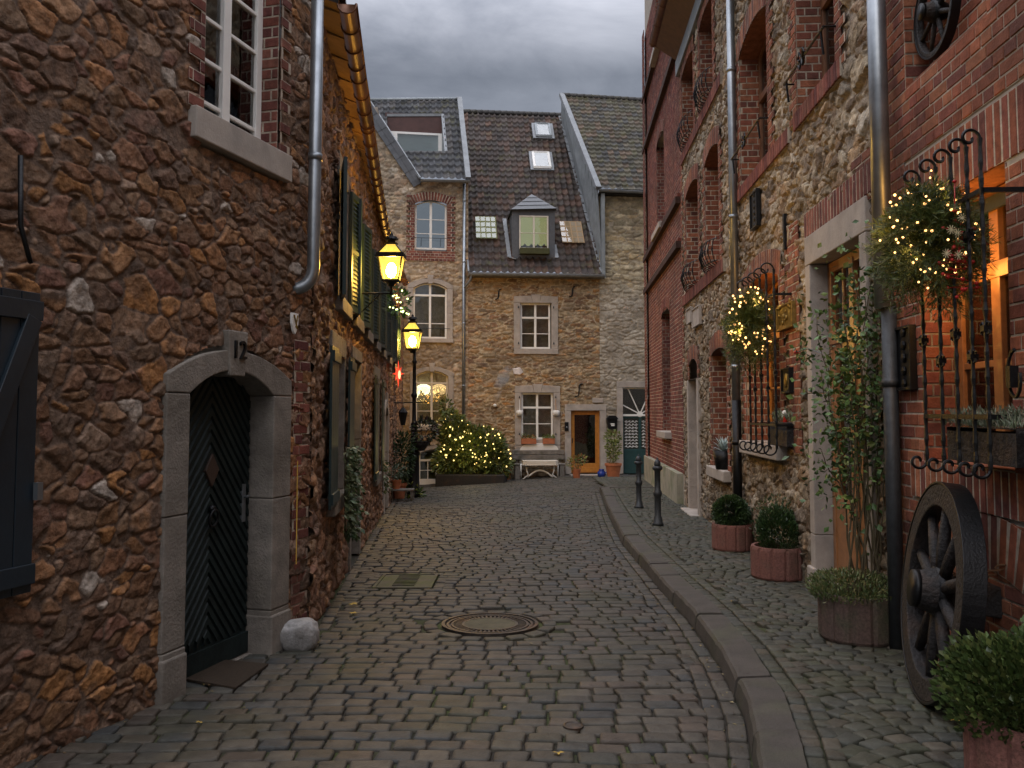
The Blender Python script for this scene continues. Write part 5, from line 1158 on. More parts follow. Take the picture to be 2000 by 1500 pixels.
for k in range(26): 
    uu = uc+.16+.07*math.sin(k*1.7); lp.tube([(uu, dd+.1, c_+.9+k*.045), (uu+.02, dd+.1, c_+.92+k*.045)], .012, 5)
lp.build('glass_glints', emis('glint_glow', (1, .42, .08), 3.5), od)  # made-up glowing dots that stand in for bright reflections on the door glass
MB().tube([(uc-.03, dd-.02, c_+1.0), (uc-.03, dd-.07, c_+1.0), (uc-.03, dd-.07, c_+1.12)], .01, 6).build('door_handle', 'gold', od, smooth=True)
# little plaques and anchors
def plaque(X0, Y0, X1, Y1, m, name='plaque', frame=None, parent=HS, dd=-.06):
    a, b = ub(X0), ub(X1); c_, d_ = zb((X0+X1)/2, Y1), zb((X0+X1)/2, Y0); mb = MB(); mb.ring(opoly(a, b, c_, d_), opoly(a+.02, b-.02, c_+.02, d_-.02), dd-.02, dd+.03); mb.box(a+.015, b-.015, dd-.003, dd+.03, c_+.015, d_-.015)
    return mb.build(name, frame or m, parent, bevel=.004), (a, b, c_, d_)
o, (a, b, c_, d_) = plaque(1534, 592, 1566, 642, 'gold', 'relief_plaque'); mb = MB(); R = random.Random(2)
for k in range(14): mb.sphere((a+(b-a)*R.uniform(.15, .85), -.07, c_+(d_-c_)*R.uniform(.15, 1.1)), R.uniform(.015, .035), 6, 4, (1, .5, 1))
mb.build('relief', 'gold', o, smooth=True)
o, (a, b, c_, d_) = plaque(1541, 718, 1558, 768, 'iron', 'small_plaque'); MB().sphere(((a+b)/2, -.065, (c_+d_)/2), .05, 8, 6, (1, .3, 1.5)).build('relief', 'gold', o, smooth=True)
o, (a, b, c_, d_) = plaque(1484, 366, 1498, 440, 'iron', 'long_plaque'); mb = MB()
for k in range(6): mb.sphere(((a+b)/2, -.065, c_+(d_-c_)*(k+.5)/6), .03, 6, 4, (1, .4, 1))
mb.build('relief', 'iron', o)
MB().box(ub(1547), ub(1550), -.06, -.03, zb(1548, 484), zb(1548, 412)).build('wall_anchor', 'iron', HS)
for X0, X1, Y0, Y1 in ((1351, 1360, 600, 630), (1362, 1377, 598, 636)): plaque(X0, Y0, X1, Y1, 'blue2', 'pale_plaque')
# drainpipe 1 and eaves
x1_, x2_ = ub(1424, 10, -.1), ub(1443, 940, -.1); um = (x1_+x2_)/2; zc1 = zb(1437, 785, -.1)
pipe(HS, [(um, -.1, eS+.4), (um, -.1, zc1)], .052, 'pipe'); pipe(HS, [(um, -.1, zc1+.02), (um, -.1, -.1)], .057, 'iron', step=3)
mb = MB(); mb.box(u0S-.1, uP, -.09, .06, eS, eS+.3); mb.build('cornice', 'zincd', HS, bevel=.01)
MB().add([(u0S-.1, -.05, eS+.31), (uP, -.05, eS+.31), (uP, -.46, eS+.60), (u0S-.1, -.46, eS+.60), (u0S-.1, -.05, eS+.7), (u0S-.1, -.46, eS+.7)], [(0, 1, 2, 3), (0, 3, 5, 4)]).build('soffit', 'brownwood', HS)
gutter(HS, (u0S-.12, -.5, eS+.68), (uP, -.5, eS+.68), r=.08, m='copper')
MB().add([(u0S-.1, -.5, eS+.72), (uP, -.5, eS+.72), (uP, 4, eS+4), (u0S-.1, 4, eS+4)], [(0, 1, 2, 3)]).build('roof', 'slate', HS)
# ---- near red brick house
HB = wthing('red_brick_house', 'orange red brick house with barred window, nearest on the right', 'house', WB)
nic = (ub(1767, 120), ub(1767, 120)+1.12, zb(1767, 174), 9.); low = (ub(1800, 600), ub(1972, 600), zb(1860, 903), zb(1970, 302)); low = (low[0], low[1], low[2], low[3]-.02)
uB1 = uP+8.5; hB = 4.9
def ivB(zq):
    r = []
    if zq > nic[2]: r.append((nic[0], nic[1]))
    if low[2]-.0 < zq < low[3]+.0: r.append((low[0], low[1]))
    if low[3] <= zq < low[3]+.34: r.append((low[0]-.22, low[1]+.22))
    if low[2]-.25 < zq < low[2]: r.append((low[0]-.2, uB1))
    return r
bm, bo = MB(), MB()
OR = [(.235, .075, .04), (.27, .09, .046), (.21, .068, .038), (.30, .115, .06), (.19, .06, .042), (.25, .08, .045), (.15, .052, .04)]
bricks(bm, bo, uP, uP+3.9, -.1, hB, ivB, None, OR, H=.068, J=.011)
bricks(bm, bo, nic[0], nic[1], nic[2], hB, None, None, OR, d=.16, H=.068, J=.011)
bricks(bm, bo, 0, .16, nic[2], hB, None, MATR(1, nic[0]), OR, H=.068, J=.011)
bricks(bm, bo, 0, .24, low[2], low[3], None, MATR(1, low[0]), OR, H=.068, J=.011); bricks(bm, bo, 0, .24, low[2], low[3], None, MATR(-1, low[1]), OR, H=.068, J=.011)
soldier(bm, bo, low[0]-.22, low[1]+.22, low[3], 0, .335, 0, OR); soldier(bm, bo, low[0]-.2, uP+3.9, low[2]-.245, 0, .235, -.02, OR)
bo.box(nic[0], nic[1], 0, .16, nic[2]-.02, nic[2]-.001, (.25, .1, .06)); bo.add([(low[0], 0, low[3]), (low[1], 0, low[3]), (low[1], .26, low[3]), (low[0], .26, low[3])], [(0, 1, 2, 3)], (.26, .1, .055)); bo.add([(low[0], -.01, low[2]), (low[1], -.01, low[2]), (low[1], .26, low[2]), (low[0], .26, low[2])], [(0, 1, 2, 3)], (.2, .08, .05))
sa = (ub(1872, 1040), ub(1974, 1040)); soldier(bm, bo, sa[0], sa[1]+.1, zb(1920, 1125), .05, .30, -.012, OR)
bm.build('brickwork', 'brick', HB); bo.build('brick_mortar', 'brick', HB)
mb = MB(); cc = (.3, .27, .23)
us_ = sorted([uP, nic[0], nic[1], low[0], low[1], uB1])
for a, b in zip(us_[:-1], us_[1:]):
    m_ = (a+b)/2; inl = low[0] < m_ < low[1]; inn = nic[0] < m_ < nic[1]; zs_ = [-.6]
    spans = [(-.6, low[2]-.005), (low[3]+.005, nic[2]-.02 if inn else 8)] if inl else [(-.6, nic[2]-.02 if inn else 8)]
    for p_, q_ in spans: mb.box(a, b, .005, .3, p_, q_)
    if inn: mb.box(a, b, .165, .3, nic[2]-.02, 8)
    mb.box(a, b, .75, 5, -.6, 8)
o = mb.build('wall_core', 'mortar', HB)
wn = window(HB, low[0]+.01, low[1]-.01, low[2]+.01, low[3]-.01, 0, d=.2, cols=2, bars=(.36,), transom=.70, t=.085, b=.04, m='wood', back='litd', bd_=.4, glass='glassd')
MB().box(low[0]-.005, low[1], .17, .19, low[3]-.14, low[3]-.06).build('dark_lintel_bar', 'navy', wn)
for w_ in (up1, up2):
    MB().lathe([(.03, 0), (.035, .05), (.03, .1), (.002, .14)], 10, (w_[1]-.16, .31, w_[2]+.1)).build('window_candle', emis('candle', (1, .5, .12), 6), HS, smooth=True); q_ = WB.w(w_[1]-.2, .42, w_[2]+.25); plight('candle_light', tuple(q_), (1, .45, .1), 1.5, .04)
MB().add([(uP, -.1, 8), (uB1, -.1, 8), (uB1, 4, 10), (uP, 4, 10)], [(0, 1, 2, 3)]).build('roof', 'slate', HB)
# carved black panel beside the pipe
o, (a, b, c_, d_) = plaque(1763, 636, 1795, 762, 'iron', 'carved_panel', parent=HB, dd=-.03); mb = MB()
for k in range(5): mb.sphere(((a+b)/2, -.04, c_+(d_-c_)*(k+.5)/5), .032, 8, 4, (1.2, .4, 1)); 
mb.build('relief', 'iron', o)
# drainpipe 2
xa, xb_ = ub(1707, 10, -.1), ub(1731, 600, -.1); um2 = (xa+xb_)/2; zc2 = zb(1731, 600, -.1)
pipe(HB, [(um2, -.1, 5.5), (um2, -.1, zc2)], .062, 'pipe', step=3); pipe(HB, [(um2, -.07, zc2+.02), (um2, -.07, -.1)], .05, 'greyiron', step=3)
# ---- wrought iron grilles
def grille(parent, us, z0, z1, d, rz, scr=.07, rail_z=(.2, .8), name='window_grille', tops=None, w0=None, w1=None, tw=.011):
    mb = MB()
    for i, uu in enumerate(us):
        zt = tops[i] if tops is not None else z1; n_ = 40
        mb.tube([(uu, d, z0+(zt-z0)*k/n_) for k in range(n_+1)], [tw*(1+.28*math.sin(k*2.4)) for k in range(n_+1)], 5)
        sg = -1
        for zz3, s in ((zt, 1), (z0, -1)):      # scroll
            pts = [(uu+sg*scr*.72*(1-math.cos(t))*(1-t/9)*.5*1.6, d, zz3+s*scr*.9*math.sin(t)*(1-t/8.5)) for t in np.linspace(0, 4.6, 16)]
            pts = [(uu, d-scr+scr*(1-.12*t)*math.cos(t), zz3+s*scr*(1-.12*t)*math.sin(t)) for t in np.linspace(0, 6.6, 26)]
            mb.tube(pts, .0085, 5)
        for zz3 in (z0+(zt-z0)*.34, z0+(zt-z0)*.42, z0+(zt-z0)*.72):    # fleurs
            if (i+int(zz3*10)) % 2 == 0: continue
            mb.box(uu-.02, uu+.02, d-.02, d+.02, zz3-.014, zz3+.014)
            for s in (-1, 1):
                for q_ in (-1, 1): mb.tube([(uu, d, zz3), (uu+s*.025, d-.004, zz3+q_*.03), (uu+s*.045, d-.004, zz3+q_*.022), (uu+s*.038, d-.004, zz3+q_*.01)], .0065, 4)
    w0 = us[0]-.1 if w0 is None else w0; w1 = us[-1]+.1 if w1 is None else w1
    for t in rail_z:
        zz3 = z0+(z1-z0)*t; mb.box(us[0]-.01, us[-1]+.01, d-.008, d+.008, zz3-.012, zz3+.012)
        for e in (us[0], us[-1]): mb.box(e-.01, e+.01, d, .03, zz3-.012, zz3+.012)
    return mb.build(name, 'iron', parent)
gd = -.24
gus = [ub(X, 700, gd) for X in (1805, 1838, 1868, 1900, 1928)]
gz0, gz1 = zb(1870, 908, gd), zb(1860, 305, gd)
grille(HB, gus, gz0, gz1, gd, 0, scr=.05, rail_z=(.155, .84), tops=[gz1+.02*0]*5)
gus2 = [ub(X, 700, -.2) for X in (1464, 1474, 1486, 1499, 1514)]
g20, g21 = zb(1490, 872, -.2), zb(1490, 540, -.2)
grille(HS, gus2, g20, g21, -.2, 0, scr=.075, rail_z=(.13, .86), tw=.013)
# right-edge iron scroll lamp
mb = MB(); q = WB.px(1990, 735, -.2); mb.tube([(q[0]-.03+.09*math.cos(t)*(1-t/12), -.2, q[1]+.14*math.sin(t)*(1-t/14)) for t in np.linspace(1.6, 6.5, 18)], .009, 5); mb.tube([(q[0]+.05, -.2, q[1]), (q[0]+.05, .02, q[1])], .01, 5); mb.box(q[0]-.08, q[0]-.04, -.22, -.18, q[1]-.05, q[1]+.05)
mb.build('iron_scroll_bracket', 'iron', HB)
# ---- tall brick building further back
HT = wthing('tall_brick_building', 'tall dark red brick building with slim arched windows on a rendered plinth', 'building', WB)
tu0 = ub(1267, 700); tz1 = 16
t1_, t2_ = rcb(1290, 1305, 1297, 262, 1297, 440), rcb(1297, 1313, 1305, 613, 1305, 842)
tp = zb(1336, 924); t3_ = (t1_[0], t1_[1], t1_[3]+2.2, t1_[3]+4.4)
bm, bo = MB(), MB()
def ivT(zq): return [(w_[0], w_[1]) for w_ in (t1_, t2_, t3_) if w_[2] < zq < w_[3]+.12]
bricks(bm, bo, tu0, u0S-.0, tp, 11.6, ivT, None, DRED, d=-.03)
bricks(bm, bo, tu0, tu0+.5, tp, 11.6, None, None, DRED, d=-.10)
for X, Y in ((1268, 502), (1268, 566), (1268, 280), (1255, 208)):
    zq = zb(1268, Y) if X == 1268 else zb(1268, 175); bm.box(tu0-.02, u0S, -.13, -.03, zq-.09, zq+.04, (.05, .028, .022)); bm.box(tu0-.02, u0S, -.09, -.03, zq+.04, zq+.10, (.16, .05, .035))
for w_ in (t1_, t2_, t3_):
    soldier(bm, bo, w_[0]-.02, w_[1]+.02, w_[3], .16, .24, -.045, DRED)
    bricks(bm, bo, -.02, .2, w_[2], w_[3]+.1, None, MATR(1, w_[0]), DRED); bricks(bm, bo, -.02, .2, w_[2], w_[3]+.1, None, MATR(-1, w_[1]), DRED)
# brick return facing the lane's end
RT = Matrix(((0, 1, 0, tu0), (1, 0, 0, 0), (0, 0, 1, 0), (0, 0, 0, 1)))
bm.build('brickwork', 'brick', HT); bo.build('brick_mortar', 'brick', HT)
mb = MB(); ys = sorted([tu0, u0S]+[w_[k] for w_ in (t1_, t2_, t3_) for k in (0, 1)])
for a, b in zip(ys[:-1], ys[1:]):
    if b-a < .001: continue
    m_ = (a+b)/2; zs_ = -1
    for w_ in sorted((t1_, t2_, t3_), key=lambda q: q[2]):
        if w_[0] < m_ < w_[1]: mb.box(a, b, -.02, .35, zs_, w_[2]); zs_ = w_[3]+.17
    mb.box(a, b, -.02, .35, zs_, tz1); mb.box(a, b, .352, 4, -1, tz1)
mb.build('wall_core', 'mortar', HT)
for w_ in (t1_, t2_, t3_):
    window(HT, w_[0], w_[1], w_[2], w_[3], .15, d=.16, cols=1, bars=(.5,), t=.08, m='oldwood', back='dark', bd_=.1, glass='glassk')
    MB().box(w_[0]-.1, w_[1]+.1, -.17, .1, w_[2]-.14, w_[2]-.003).build('window_sill', 'blue2', HT, bevel=.01)
pz0 = -.9; a0 = ub(1299, 950); mb = MB(); mb.box(tu0-.12, a0-.18, -.14, -.0, pz0, tp).box(a0+.18, u0S-.16, -.14, 0, pz0, tp).box(a0-.18, a0+.18, -.14, 0, zb(1301, 930), tp).box(a0-.18, a0+.18, -.02, 0, pz0, tp)
mb.build('plinth', 'concrete', HT, bevel=.015)
MB().box(a0-.17, a0+.17, -.03, -.025, pz0, zb(1301, 930)).build('cellar_opening', 'dark', HT)
# pale gable glimpsed beyond
PG = thing('cream_house', 'cream gable just visible above the roofs beside the tall brick building', 'house', (8.2, 40, 0))
MB().prism([(-2, -1), (6, -1), (6, 13), (2.2, 17.6), (-2.2, 14.2)], 0, 6).build('wall', 'concrete', PG)
MB().beam((-2.3, -.1, 14.1), (2.2, -.1, 17.7), .3, .2).beam((2.2, -.1, 17.7), (6.2, -.1, 13), .3, .2).build('roof', 'slate', PG)
# ================================================================ foliage helpers
GR = [(.035, .075, .018), (.05, .10, .025), (.025, .055, .015), (.07, .12, .03), (.045, .085, .03)]
def leaves(mb, P, size, pal, seed=0, el=1.8, var=.35, dirn=None, nrm=None):
    R = np.random.RandomState(seed); P = np.asarray(P, float); n = len(P)
    a = R.randn(n, 3) if dirn is None else np.asarray(dirn)+R.randn(n, 3)*.35
    a /= np.linalg.norm(a, axis=1, keepdims=True); b = R.randn(n, 3); b -= (a*b).sum(1, keepdims=True)*a; b /= np.linalg.norm(b, axis=1, keepdims=True); c = np.cross(a, b)
    s = size*(1+var*2*(R.rand(n, 1)-.5)); w = s/el
    V = np.stack([P, P+a*s*.5+b*w*.5+c*w*.12, P+a*s, P+a*s*.5-b*w*.5+c*w*.12], 1).reshape(-1, 3)
    pal = np.array(pal); col = pal[R.randint(0, len(pal), n)]*(.7+.6*R.rand(n, 1)); col = np.repeat(col, 4, 0)
    F = [(4*i, 4*i+1, 4*i+2, 4*i+3) for i in range(n)]
    mb.add(V, F, col)
def blob(n, c, r, seed, shell=.55, lump=.25):      # points in an uneven ellipsoid
    R = np.random.RandomState(seed); d = R.randn(n, 3); d /= np.linalg.norm(d, axis=1, keepdims=True)
    k = R.randn(7, 3); k /= np.linalg.norm(k, axis=1, keepdims=True); lum = 1+lump*(np.max(d@k.T, 1)-.6)
    rad = (shell+(1-shell)*R.rand(n)**.5)*lum
    return np.array(c)+d*rad[:, None]*np.array(r)
def bulbs(parent, P, r, m, seed=0):
    R = random.Random(seed); base = MB().sphere((0, 0, 0), r, 7, 5).build('bulb', m, parent, smooth=True, loc=tuple(P[0]))
    for p in P[1:]: c = base.copy(); C.objects.link(c); c.location = tuple(p); c.parent = parent; k = R.uniform(.75, 1.25); c.scale = (k, k, k)
# ================================================================ lanterns
def lantern_parts(root, s, zo, oo=(0, 0)):
    fr_ = MB(); gl = MB(); b, t, h = .085*s, .13*s, .25*s; cs_ = [(-1, -1), (1, -1), (1, 1), (-1, 1)]; X0, Y0 = oo
    P = lambda k, r, z_: (X0+cs_[k % 4][0]*r, Y0+cs_[k % 4][1]*r, zo+z_)
    for k in range(4):
        gl.add([P(k, b, 0), P(k+1, b, 0), P(k+1, t, h), P(k, t, h)], [(0, 1, 2, 3)]); gl.add([P(k, t*.98, h+.05*s), P(k+1, t*.98, h+.05*s), P(k+1, .055*s, h+.15*s), P(k, .055*s, h+.15*s)], [(0, 1, 2, 3)])
        fr_.beam(P(k, b, 0), P(k, t, h), .014*s, .014*s); fr_.beam(P(k, t, h+.05*s), P(k, .055*s, h+.15*s), .012*s, .012*s); fr_.beam(P(k, b, 0), P(k+1, b, 0), .02*s, .02*s)
        fr_.beam(P(k, t*1.04, h+.025*s), P(k+1, t*1.04, h+.025*s), .03*s, .05*s)
    fr_.lathe([(.07*s, h+.15*s), (.075*s, h+.17*s), (.04*s, h+.19*s), (.045*s, h+.205*s), (.075*s, h+.215*s), (.06*s, h+.245*s), (.02*s, h+.255*s), (.015*s, h+.28*s), (.002*s, h+.30*s)], 14, (X0, Y0, zo))
    fr_.lathe([(.03*s, -.06*s), (.045*s, -.03*s), (.09*s, 0)], 12, (X0, Y0, zo))
    f = fr_.build('lantern_frame', 'iron', root); g_ = gl.build('lantern_glass', 'lampglass', root)
    MB().sphere((X0, Y0, zo+h*.48), .055*s, 12, 8, (1, 1, 1.5)).build('light_source', 'lampbulb', root, smooth=True)
D1 = 9.67; lp1 = at(764, 549, D1); xw = float(leftx(lp1.y))
L1 = thing('wall_street_lantern', 'lit yellow street lantern on an iron wall bracket, the upper and nearer lantern', 'street lamp', (xw, lp1.y, 0), 0, 'lit street lanterns')
ox = lp1.x-xw; zB = at(764, 573, D1).z
lantern_parts(L1, 1.0, lp1.z, (ox, 0))
mb = MB(); zS = at(680, 630, D1).z
mb.tube([(0, 0, zB), (ox+.02, 0, zB)], .012, 8); mb.tube([(ox, 0, zB-.02), (ox, 0, lp1.z-.05)], .012, 8); mb.tube([(.0, 0, zS), (.05, 0, zS+.02), (ox*.7, 0, zB-.03), (ox*.75, 0, zB)], .008, 6)
mb.tube([(.015, 0, zB+.05), (.015, 0, zS-.12)], .012, 6); mb.tube([(.03+.03*math.cos(t), 0, zS-.03+.04*math.sin(t)) for t in np.linspace(0, 5, 12)], .006, 5); mb.build('bracket', 'iron', L1, smooth=True)
lb = gp(814, 972); lp2 = at(805.5, 682, lb.y)
L2 = thing('street_lamp_post', 'lit street lantern on a slim iron post with a flower basket', 'street lamp', (lb.x, lb.y, lb.z), 0, 'lit street lanterns')
zl = lp2.z-lb.z
lantern_parts(L2, 1.55, zl, (lp2.x-lb.x, 0))
ox2 = lp2.x-lb.x
mb = MB(); mb.lathe([(.16, 0), (.16, .12), (.14, .14), (.13, 1.0), (.15, 1.03), (.15, 1.08), (.085, 1.12), (.07, 1.7), (.08, 1.74), (.05, 1.78), (.045, 2.35), (.075, 2.4), (.075, 2.44), (.045, 2.48), (.04, zl-.35), (.065, zl-.3), (.04, zl-.26), (.035, zl-.02)], 16, (ox2*.6, 0, 0))
mb.build('post', 'iron', L2, smooth=True)
bk = thing('flower_basket', 'dark leafy flower basket fixed round the lamp post', 'plant basket', (lb.x+.08, lb.y-.1, lb.z)); mb = MB(); zk = at(812, 870, lb.y).z-lb.z
MB().lathe([(.1, zk-.12), (.2, zk+.02), (.22, zk+.1), (.18, zk+.1)], 14).build('basket', 'oldwood', bk); leaves(mb, blob(420, (.1, 0, zk+.35), (.26, .22, .28), 5), .09, [(.03, .04, .02), (.06, .08, .02), (.05, .03, .03)], 5); mb.build('foliage', 'leaf', bk)
# ================================================================ festive fir bundles on the grilles
def conifer(mb, c, R_, n, seed, nl=.055, droop=.35):
    R = np.random.RandomState(seed); P, Dn = [], []
    for i in range(n):
        d = R.randn(3); d /= np.linalg.norm(d); pass
        L_ = (.75+.4*R.rand()); m = 16
        for k in range(m):
            t = (k+.5)/m; p = np.array(c)+d*np.array(R_)*L_*t+np.array((0, 0, -droop*R_[2]*t*t*L_)); t_ = d*np.array(R_); t_ = t_/np.linalg.norm(t_)
            for q_ in range(8):
                s = np.cross(t_, R.randn(3)); s /= np.linalg.norm(s)+1e-9; P.append(p+t_*R.rand()*.02); Dn.append(t_*.9+s*1.0)
    P, Dn = np.array(P), np.array(Dn); Dn /= np.linalg.norm(Dn, axis=1, keepdims=True); leaves(mb, P, nl, [(.045, .07, .012), (.065, .085, .015), (.035, .055, .012), (.09, .10, .018)], seed, el=12, var=.4, dirn=Dn*2.5)
def fir(name, label, X, Y, d, R_, n, seed, nb, Lbl2, glow, nl):
    q = WB.px(X, Y, d); p = WB.w(q[0], d, q[1]); t = thing(name, label, 'christmas decoration', tuple(p), WB.ang, 'fir bundles with fairy lights on the window grilles')
    mb = MB(); conifer(mb, (0, 0, 0), R_, n, seed, nl); mb.build('fir_branches', 'leaf', t)
    s = thing('fairy_light_string', Lbl2, 'string of lights', tuple(p), WB.ang, 'strings of fairy lights'); R = np.random.RandomState(seed+1); P = []
    while len(P) < nb:
        v = R.randn(3); v[0] = abs(v[0])*.8; v /= np.linalg.norm(v); k = .55+.45*R.rand(); P.append(v*np.array(R_)*k+np.array((0, 0, -.1*R_[2])))
    P.sort(key=lambda v: math.atan2(v[2], v[0])+v[1]); MB().tube([tuple(v) for v in P], .0018, 4, col=(.02, .03, .01)).build('wire', 'green', s)
    bulbs(s, P, glow, 'bulb', seed); return t, p
F1, pf1 = fir('fir_bundle', 'large lit fir bundle with red berries and straw stars, on the near grille', 1815, 445, -.30, (.28, .27, .34), 420, 3, 100, 'warm fairy lights wound through the large near fir bundle', .0062, .046)
F2, pf2 = fir('fir_bundle', 'smaller fir bundle with warm lights on the arched window grille behind', 1464, 622, -.30, (.32, .27, .42), 300, 8, 70, 'warm fairy lights wound through the smaller fir bundle on the arched window', .011, .055)
mb = MB(); R = random.Random(4)
bp_ = [(.22+R.uniform(-.03, .04), .04+R.gauss(0, .045), -.19+R.gauss(0, .11)) for k in range(60)]
for k in range(60): mb.sphere(bp_[k], R.uniform(.008, .012), 7, 5)
mb.tube(sorted(bp_, key=lambda q: q[2]), .003, 4)
mb.build('red_berries', 'berry', F1, smooth=True)
for k in range(5):
    mb = MB(); cx_, cz_ = .05+R.gauss(0, .05), -.2+R.gauss(0, .1)
    for j in range(5): an_ = j*math.pi/5; mb.beam((.27, cx_-.024*math.cos(an_), cz_-.024*math.sin(an_)), (.272, cx_+.024*math.cos(an_), cz_+.024*math.sin(an_)), .004, .003)
    mb.build('straw_star', 'straw', F1)
plight('fairy_glow_near', tuple(WB.w(WB.px(1840, 440, -.12)[0], -.10, pf1.z-.05)), (1, .48, .10), 11, .14)
plight('fairy_glow_inner', tuple(WB.w(WB.px(1880, 500, .05)[0], .05, pf1.z-.2)), (1, .45, .08), 5, .1)
plight('fairy_glow_front', tuple(WB.w(WB.px(1828, 440, gd)[0], gd-.30, pf1.z)), (1, .6, .18), 3.2, .12)
plight('fairy_glow_arch', tuple(WB.w(WB.px(1490, 620, -.05)[0], -.02, pf2.z)), (1, .46, .09), 15, .1)
plight('fairy_glow_arch_front', tuple(WB.w(WB.px(1462, 620, -.5)[0], -.55, pf2.z)), (1, .6, .18), 4.5, .12)
for nm_, p_, e_ in (('fir_inner_light', pf1, 1.3), ('fir_inner_light', pf2, 3)):
    for k in range(3): plight(nm_, (p_.x-.02+.08*(k-1), p_.y+.08*math.sin(k*2), p_.z+.13*(k-1)), (1, .64, .15), e_*2.6, .03)
# ================================================================ flower boxes
def onwall(X, Y, d): q = WB.px(X, Y, d); return q
a, b = ub(1850, 860, -.2), ub(1985, 860, -.2); c_, d_ = zb(1915, 905, -.2), zb(1915, 836, -.2)
fb = thing('flower_box', 'black window box with grey green heather behind the near grille', 'flower box', tuple(WB.w((a+b)/2, -.1, c_)), WB.ang); hw = (b-a)/2
MB().ring(opoly(-hw, hw, 0, d_-c_), opoly(-hw+.001, hw-.001, .001, d_-c_-.001), -.1, .12).box(-hw, hw, -.1, .1, 0, d_-c_-.02).build('box', 'oldwood', fb, bevel=.006)
mb = MB(); R = np.random.RandomState(5); n = 2200; P = np.stack([R.uniform(-hw-.03, hw, n), R.uniform(-.11, .1, n), (d_-c_)+.0+.09*R.rand(n)*(.6+.4*np.sin(R.uniform(-hw, hw, n)*9))], 1); leaves(mb, P, .035, [(.16, .19, .12), (.22, .24, .17), (.10, .13, .07), (.2, .17, .12)], 5, el=5, dirn=np.tile((0, -.1, 1.), (n, 1))); mb.build('heather', 'leaf', fb)
a, b = ub(1500, 850, -.12), ub(1531, 850, -.12); c_ = arw[2]+.0
fb = thing('flower_box', 'dark window box with pale plants on the arched window sill', 'flower box', tuple(WB.w((a+b)/2, -.0, c_)), WB.ang); hw = (b-a)/2+.03
MB().box(-hw, hw, -.1, .1, 0, .24).build('box', 'oldwood', fb, bevel=.006); mb = MB(); n = 500; P = np.stack([R.uniform(-hw, hw, n), R.uniform(-.1, .1, n), .24+.1*R.rand(n)], 1); leaves(mb, P, .05, [(.16, .19, .12), (.22, .26, .2), (.10, .13, .07)], 6, el=4, dirn=np.tile((0, 0, 1.), (n, 1))); mb.build('heather', 'leaf', fb)
rcn = thing('red_candle_lantern', 'slim red and white stick standing at the end of the arched window sill', 'decoration', tuple(WB.w(ub(1534, 860, -.06), -.06, arw[2]))); MB().lathe([(.02, 0), (.02, .30)], 10).build('stick', 'red', rcn); MB().sphere((0, 0, .33), .03, 10, 7).build('white_top', 'white', rcn, smooth=True)
# spiky plant on the ground-floor sill
q = WB.px(1408, 905, -.08); sp = thing('potted_spiky_plant', 'silvery spiky plant in a dark pot on the small stone sill', 'potted plant', tuple(WB.w(q[0], -.04, grd[2])), WB.ang)
MB().lathe([(.11, 0), (.15, .26), (.13, .26), (.12, .22)], 16).build('pot', 'iron', sp, smooth=True); mb = MB()
for k in range(46):
    an_ = k*2.4; e = .2+1.1*((k*7) % 11)/11; d = Vector((math.cos(an_)*math.cos(e), math.sin(an_)*math.cos(e), math.sin(e))); r_ = .24; t_ = Vector((-math.sin(an_), math.cos(an_), 0))*.012; o_ = Vector((0, 0, .24)); m_ = o_+d*r_*.55+Vector((0, 0, .02)); mb.add([o_-t_, o_+t_, m_+t_, m_-t_, o_+d*r_], [(0, 1, 2, 3), (3, 2, 4)], (.42, .5, .48))
mb.build('leaves', 'leaf', sp)
# ================================================================ planters on the pavement
def planter(name, label, p, R_, H, m, group='round concrete planters along the pavement', ribs=True):
    t = thing(name, label, 'planter', (p[0], p[1], g(p[0], p[1])+.125), 0, group); mb = MB(); n = 72; prof = [(.96, 0), (1, .02), (1, H-.03), (.97, H), (.86, H), (.84, H-.06)]; v = []; f = []
    for r_, z_ in prof:
        for k in range(n):
            a_ = 2*math.pi*k/n; rr = r_*R_*(1-.05*((k % 6) == 0)*(r_ > .9)*(z_ < H-.01)); v.append((rr*math.cos(a_), rr*math.sin(a_), z_ if z_ > 0 else 0))
    for i in range(len(prof)-1):
        for k in range(n): f.append((i*n+k, i*n+(k+1) % n, (i+1)*n+(k+1) % n, (i+1)*n+k))
    f.append(tuple(range((len(prof)-1)*n, len(prof)*n))); mb.add(v, f); mb.build('tub', m, t); return t
p1 = gp(1430, 1078, .12); p2 = gp(1521, 1136, .12); p3 = gp(1678, 1262, .12)
def shift(p, r): d = Vector((p.x, p.y)).normalized(); return (p.x+d.x*r, p.y+d.y*r)
BX = [(.02, .045, .012), (.03, .06, .016), (.015, .035, .01), (.045, .08, .02)]
c1 = shift(p1, .22); t = planter('round_planter', 'small red concrete tub with a clipped box ball, farthest of the row', c1, .235, .30, 'planter')
mb = MB(); leaves(mb, blob(4200, (0, 0, .43), (.195, .20, .18), 1, .62, .3), .028, BX, 1, el=1.6); leaves(mb, blob(260, (0, 0, .43), (.225, .225, .21), 14, .85, .5), .03, BX, 5, el=2.4); leaves(mb, blob(600, (0, 0, .43), (.14, .14, .13), 9, .3), .05, [(.012, .02, .008)], 3); mb.build('box_ball', 'leaf', t)
c2 = shift(p2, .25); t = planter('round_planter', 'red concrete tub with a loose dark green box bush, second along the wall', c2, .26, .30, 'planter')
mb = MB(); P = np.vstack([blob(4200, (0, 0, .45), (.21, .21, .21), 2, .5, .6), blob(900, (.02, 0, .52), (.22, .2, .22), 15, .5, .9)]); leaves(mb, P, .03, BX, 2, el=2.2, dirn=np.stack([P[:, 0]*2, P[:, 1]*2, np.ones(len(P))*.9], 1)); mb.build('box_bush', 'leaf', t)
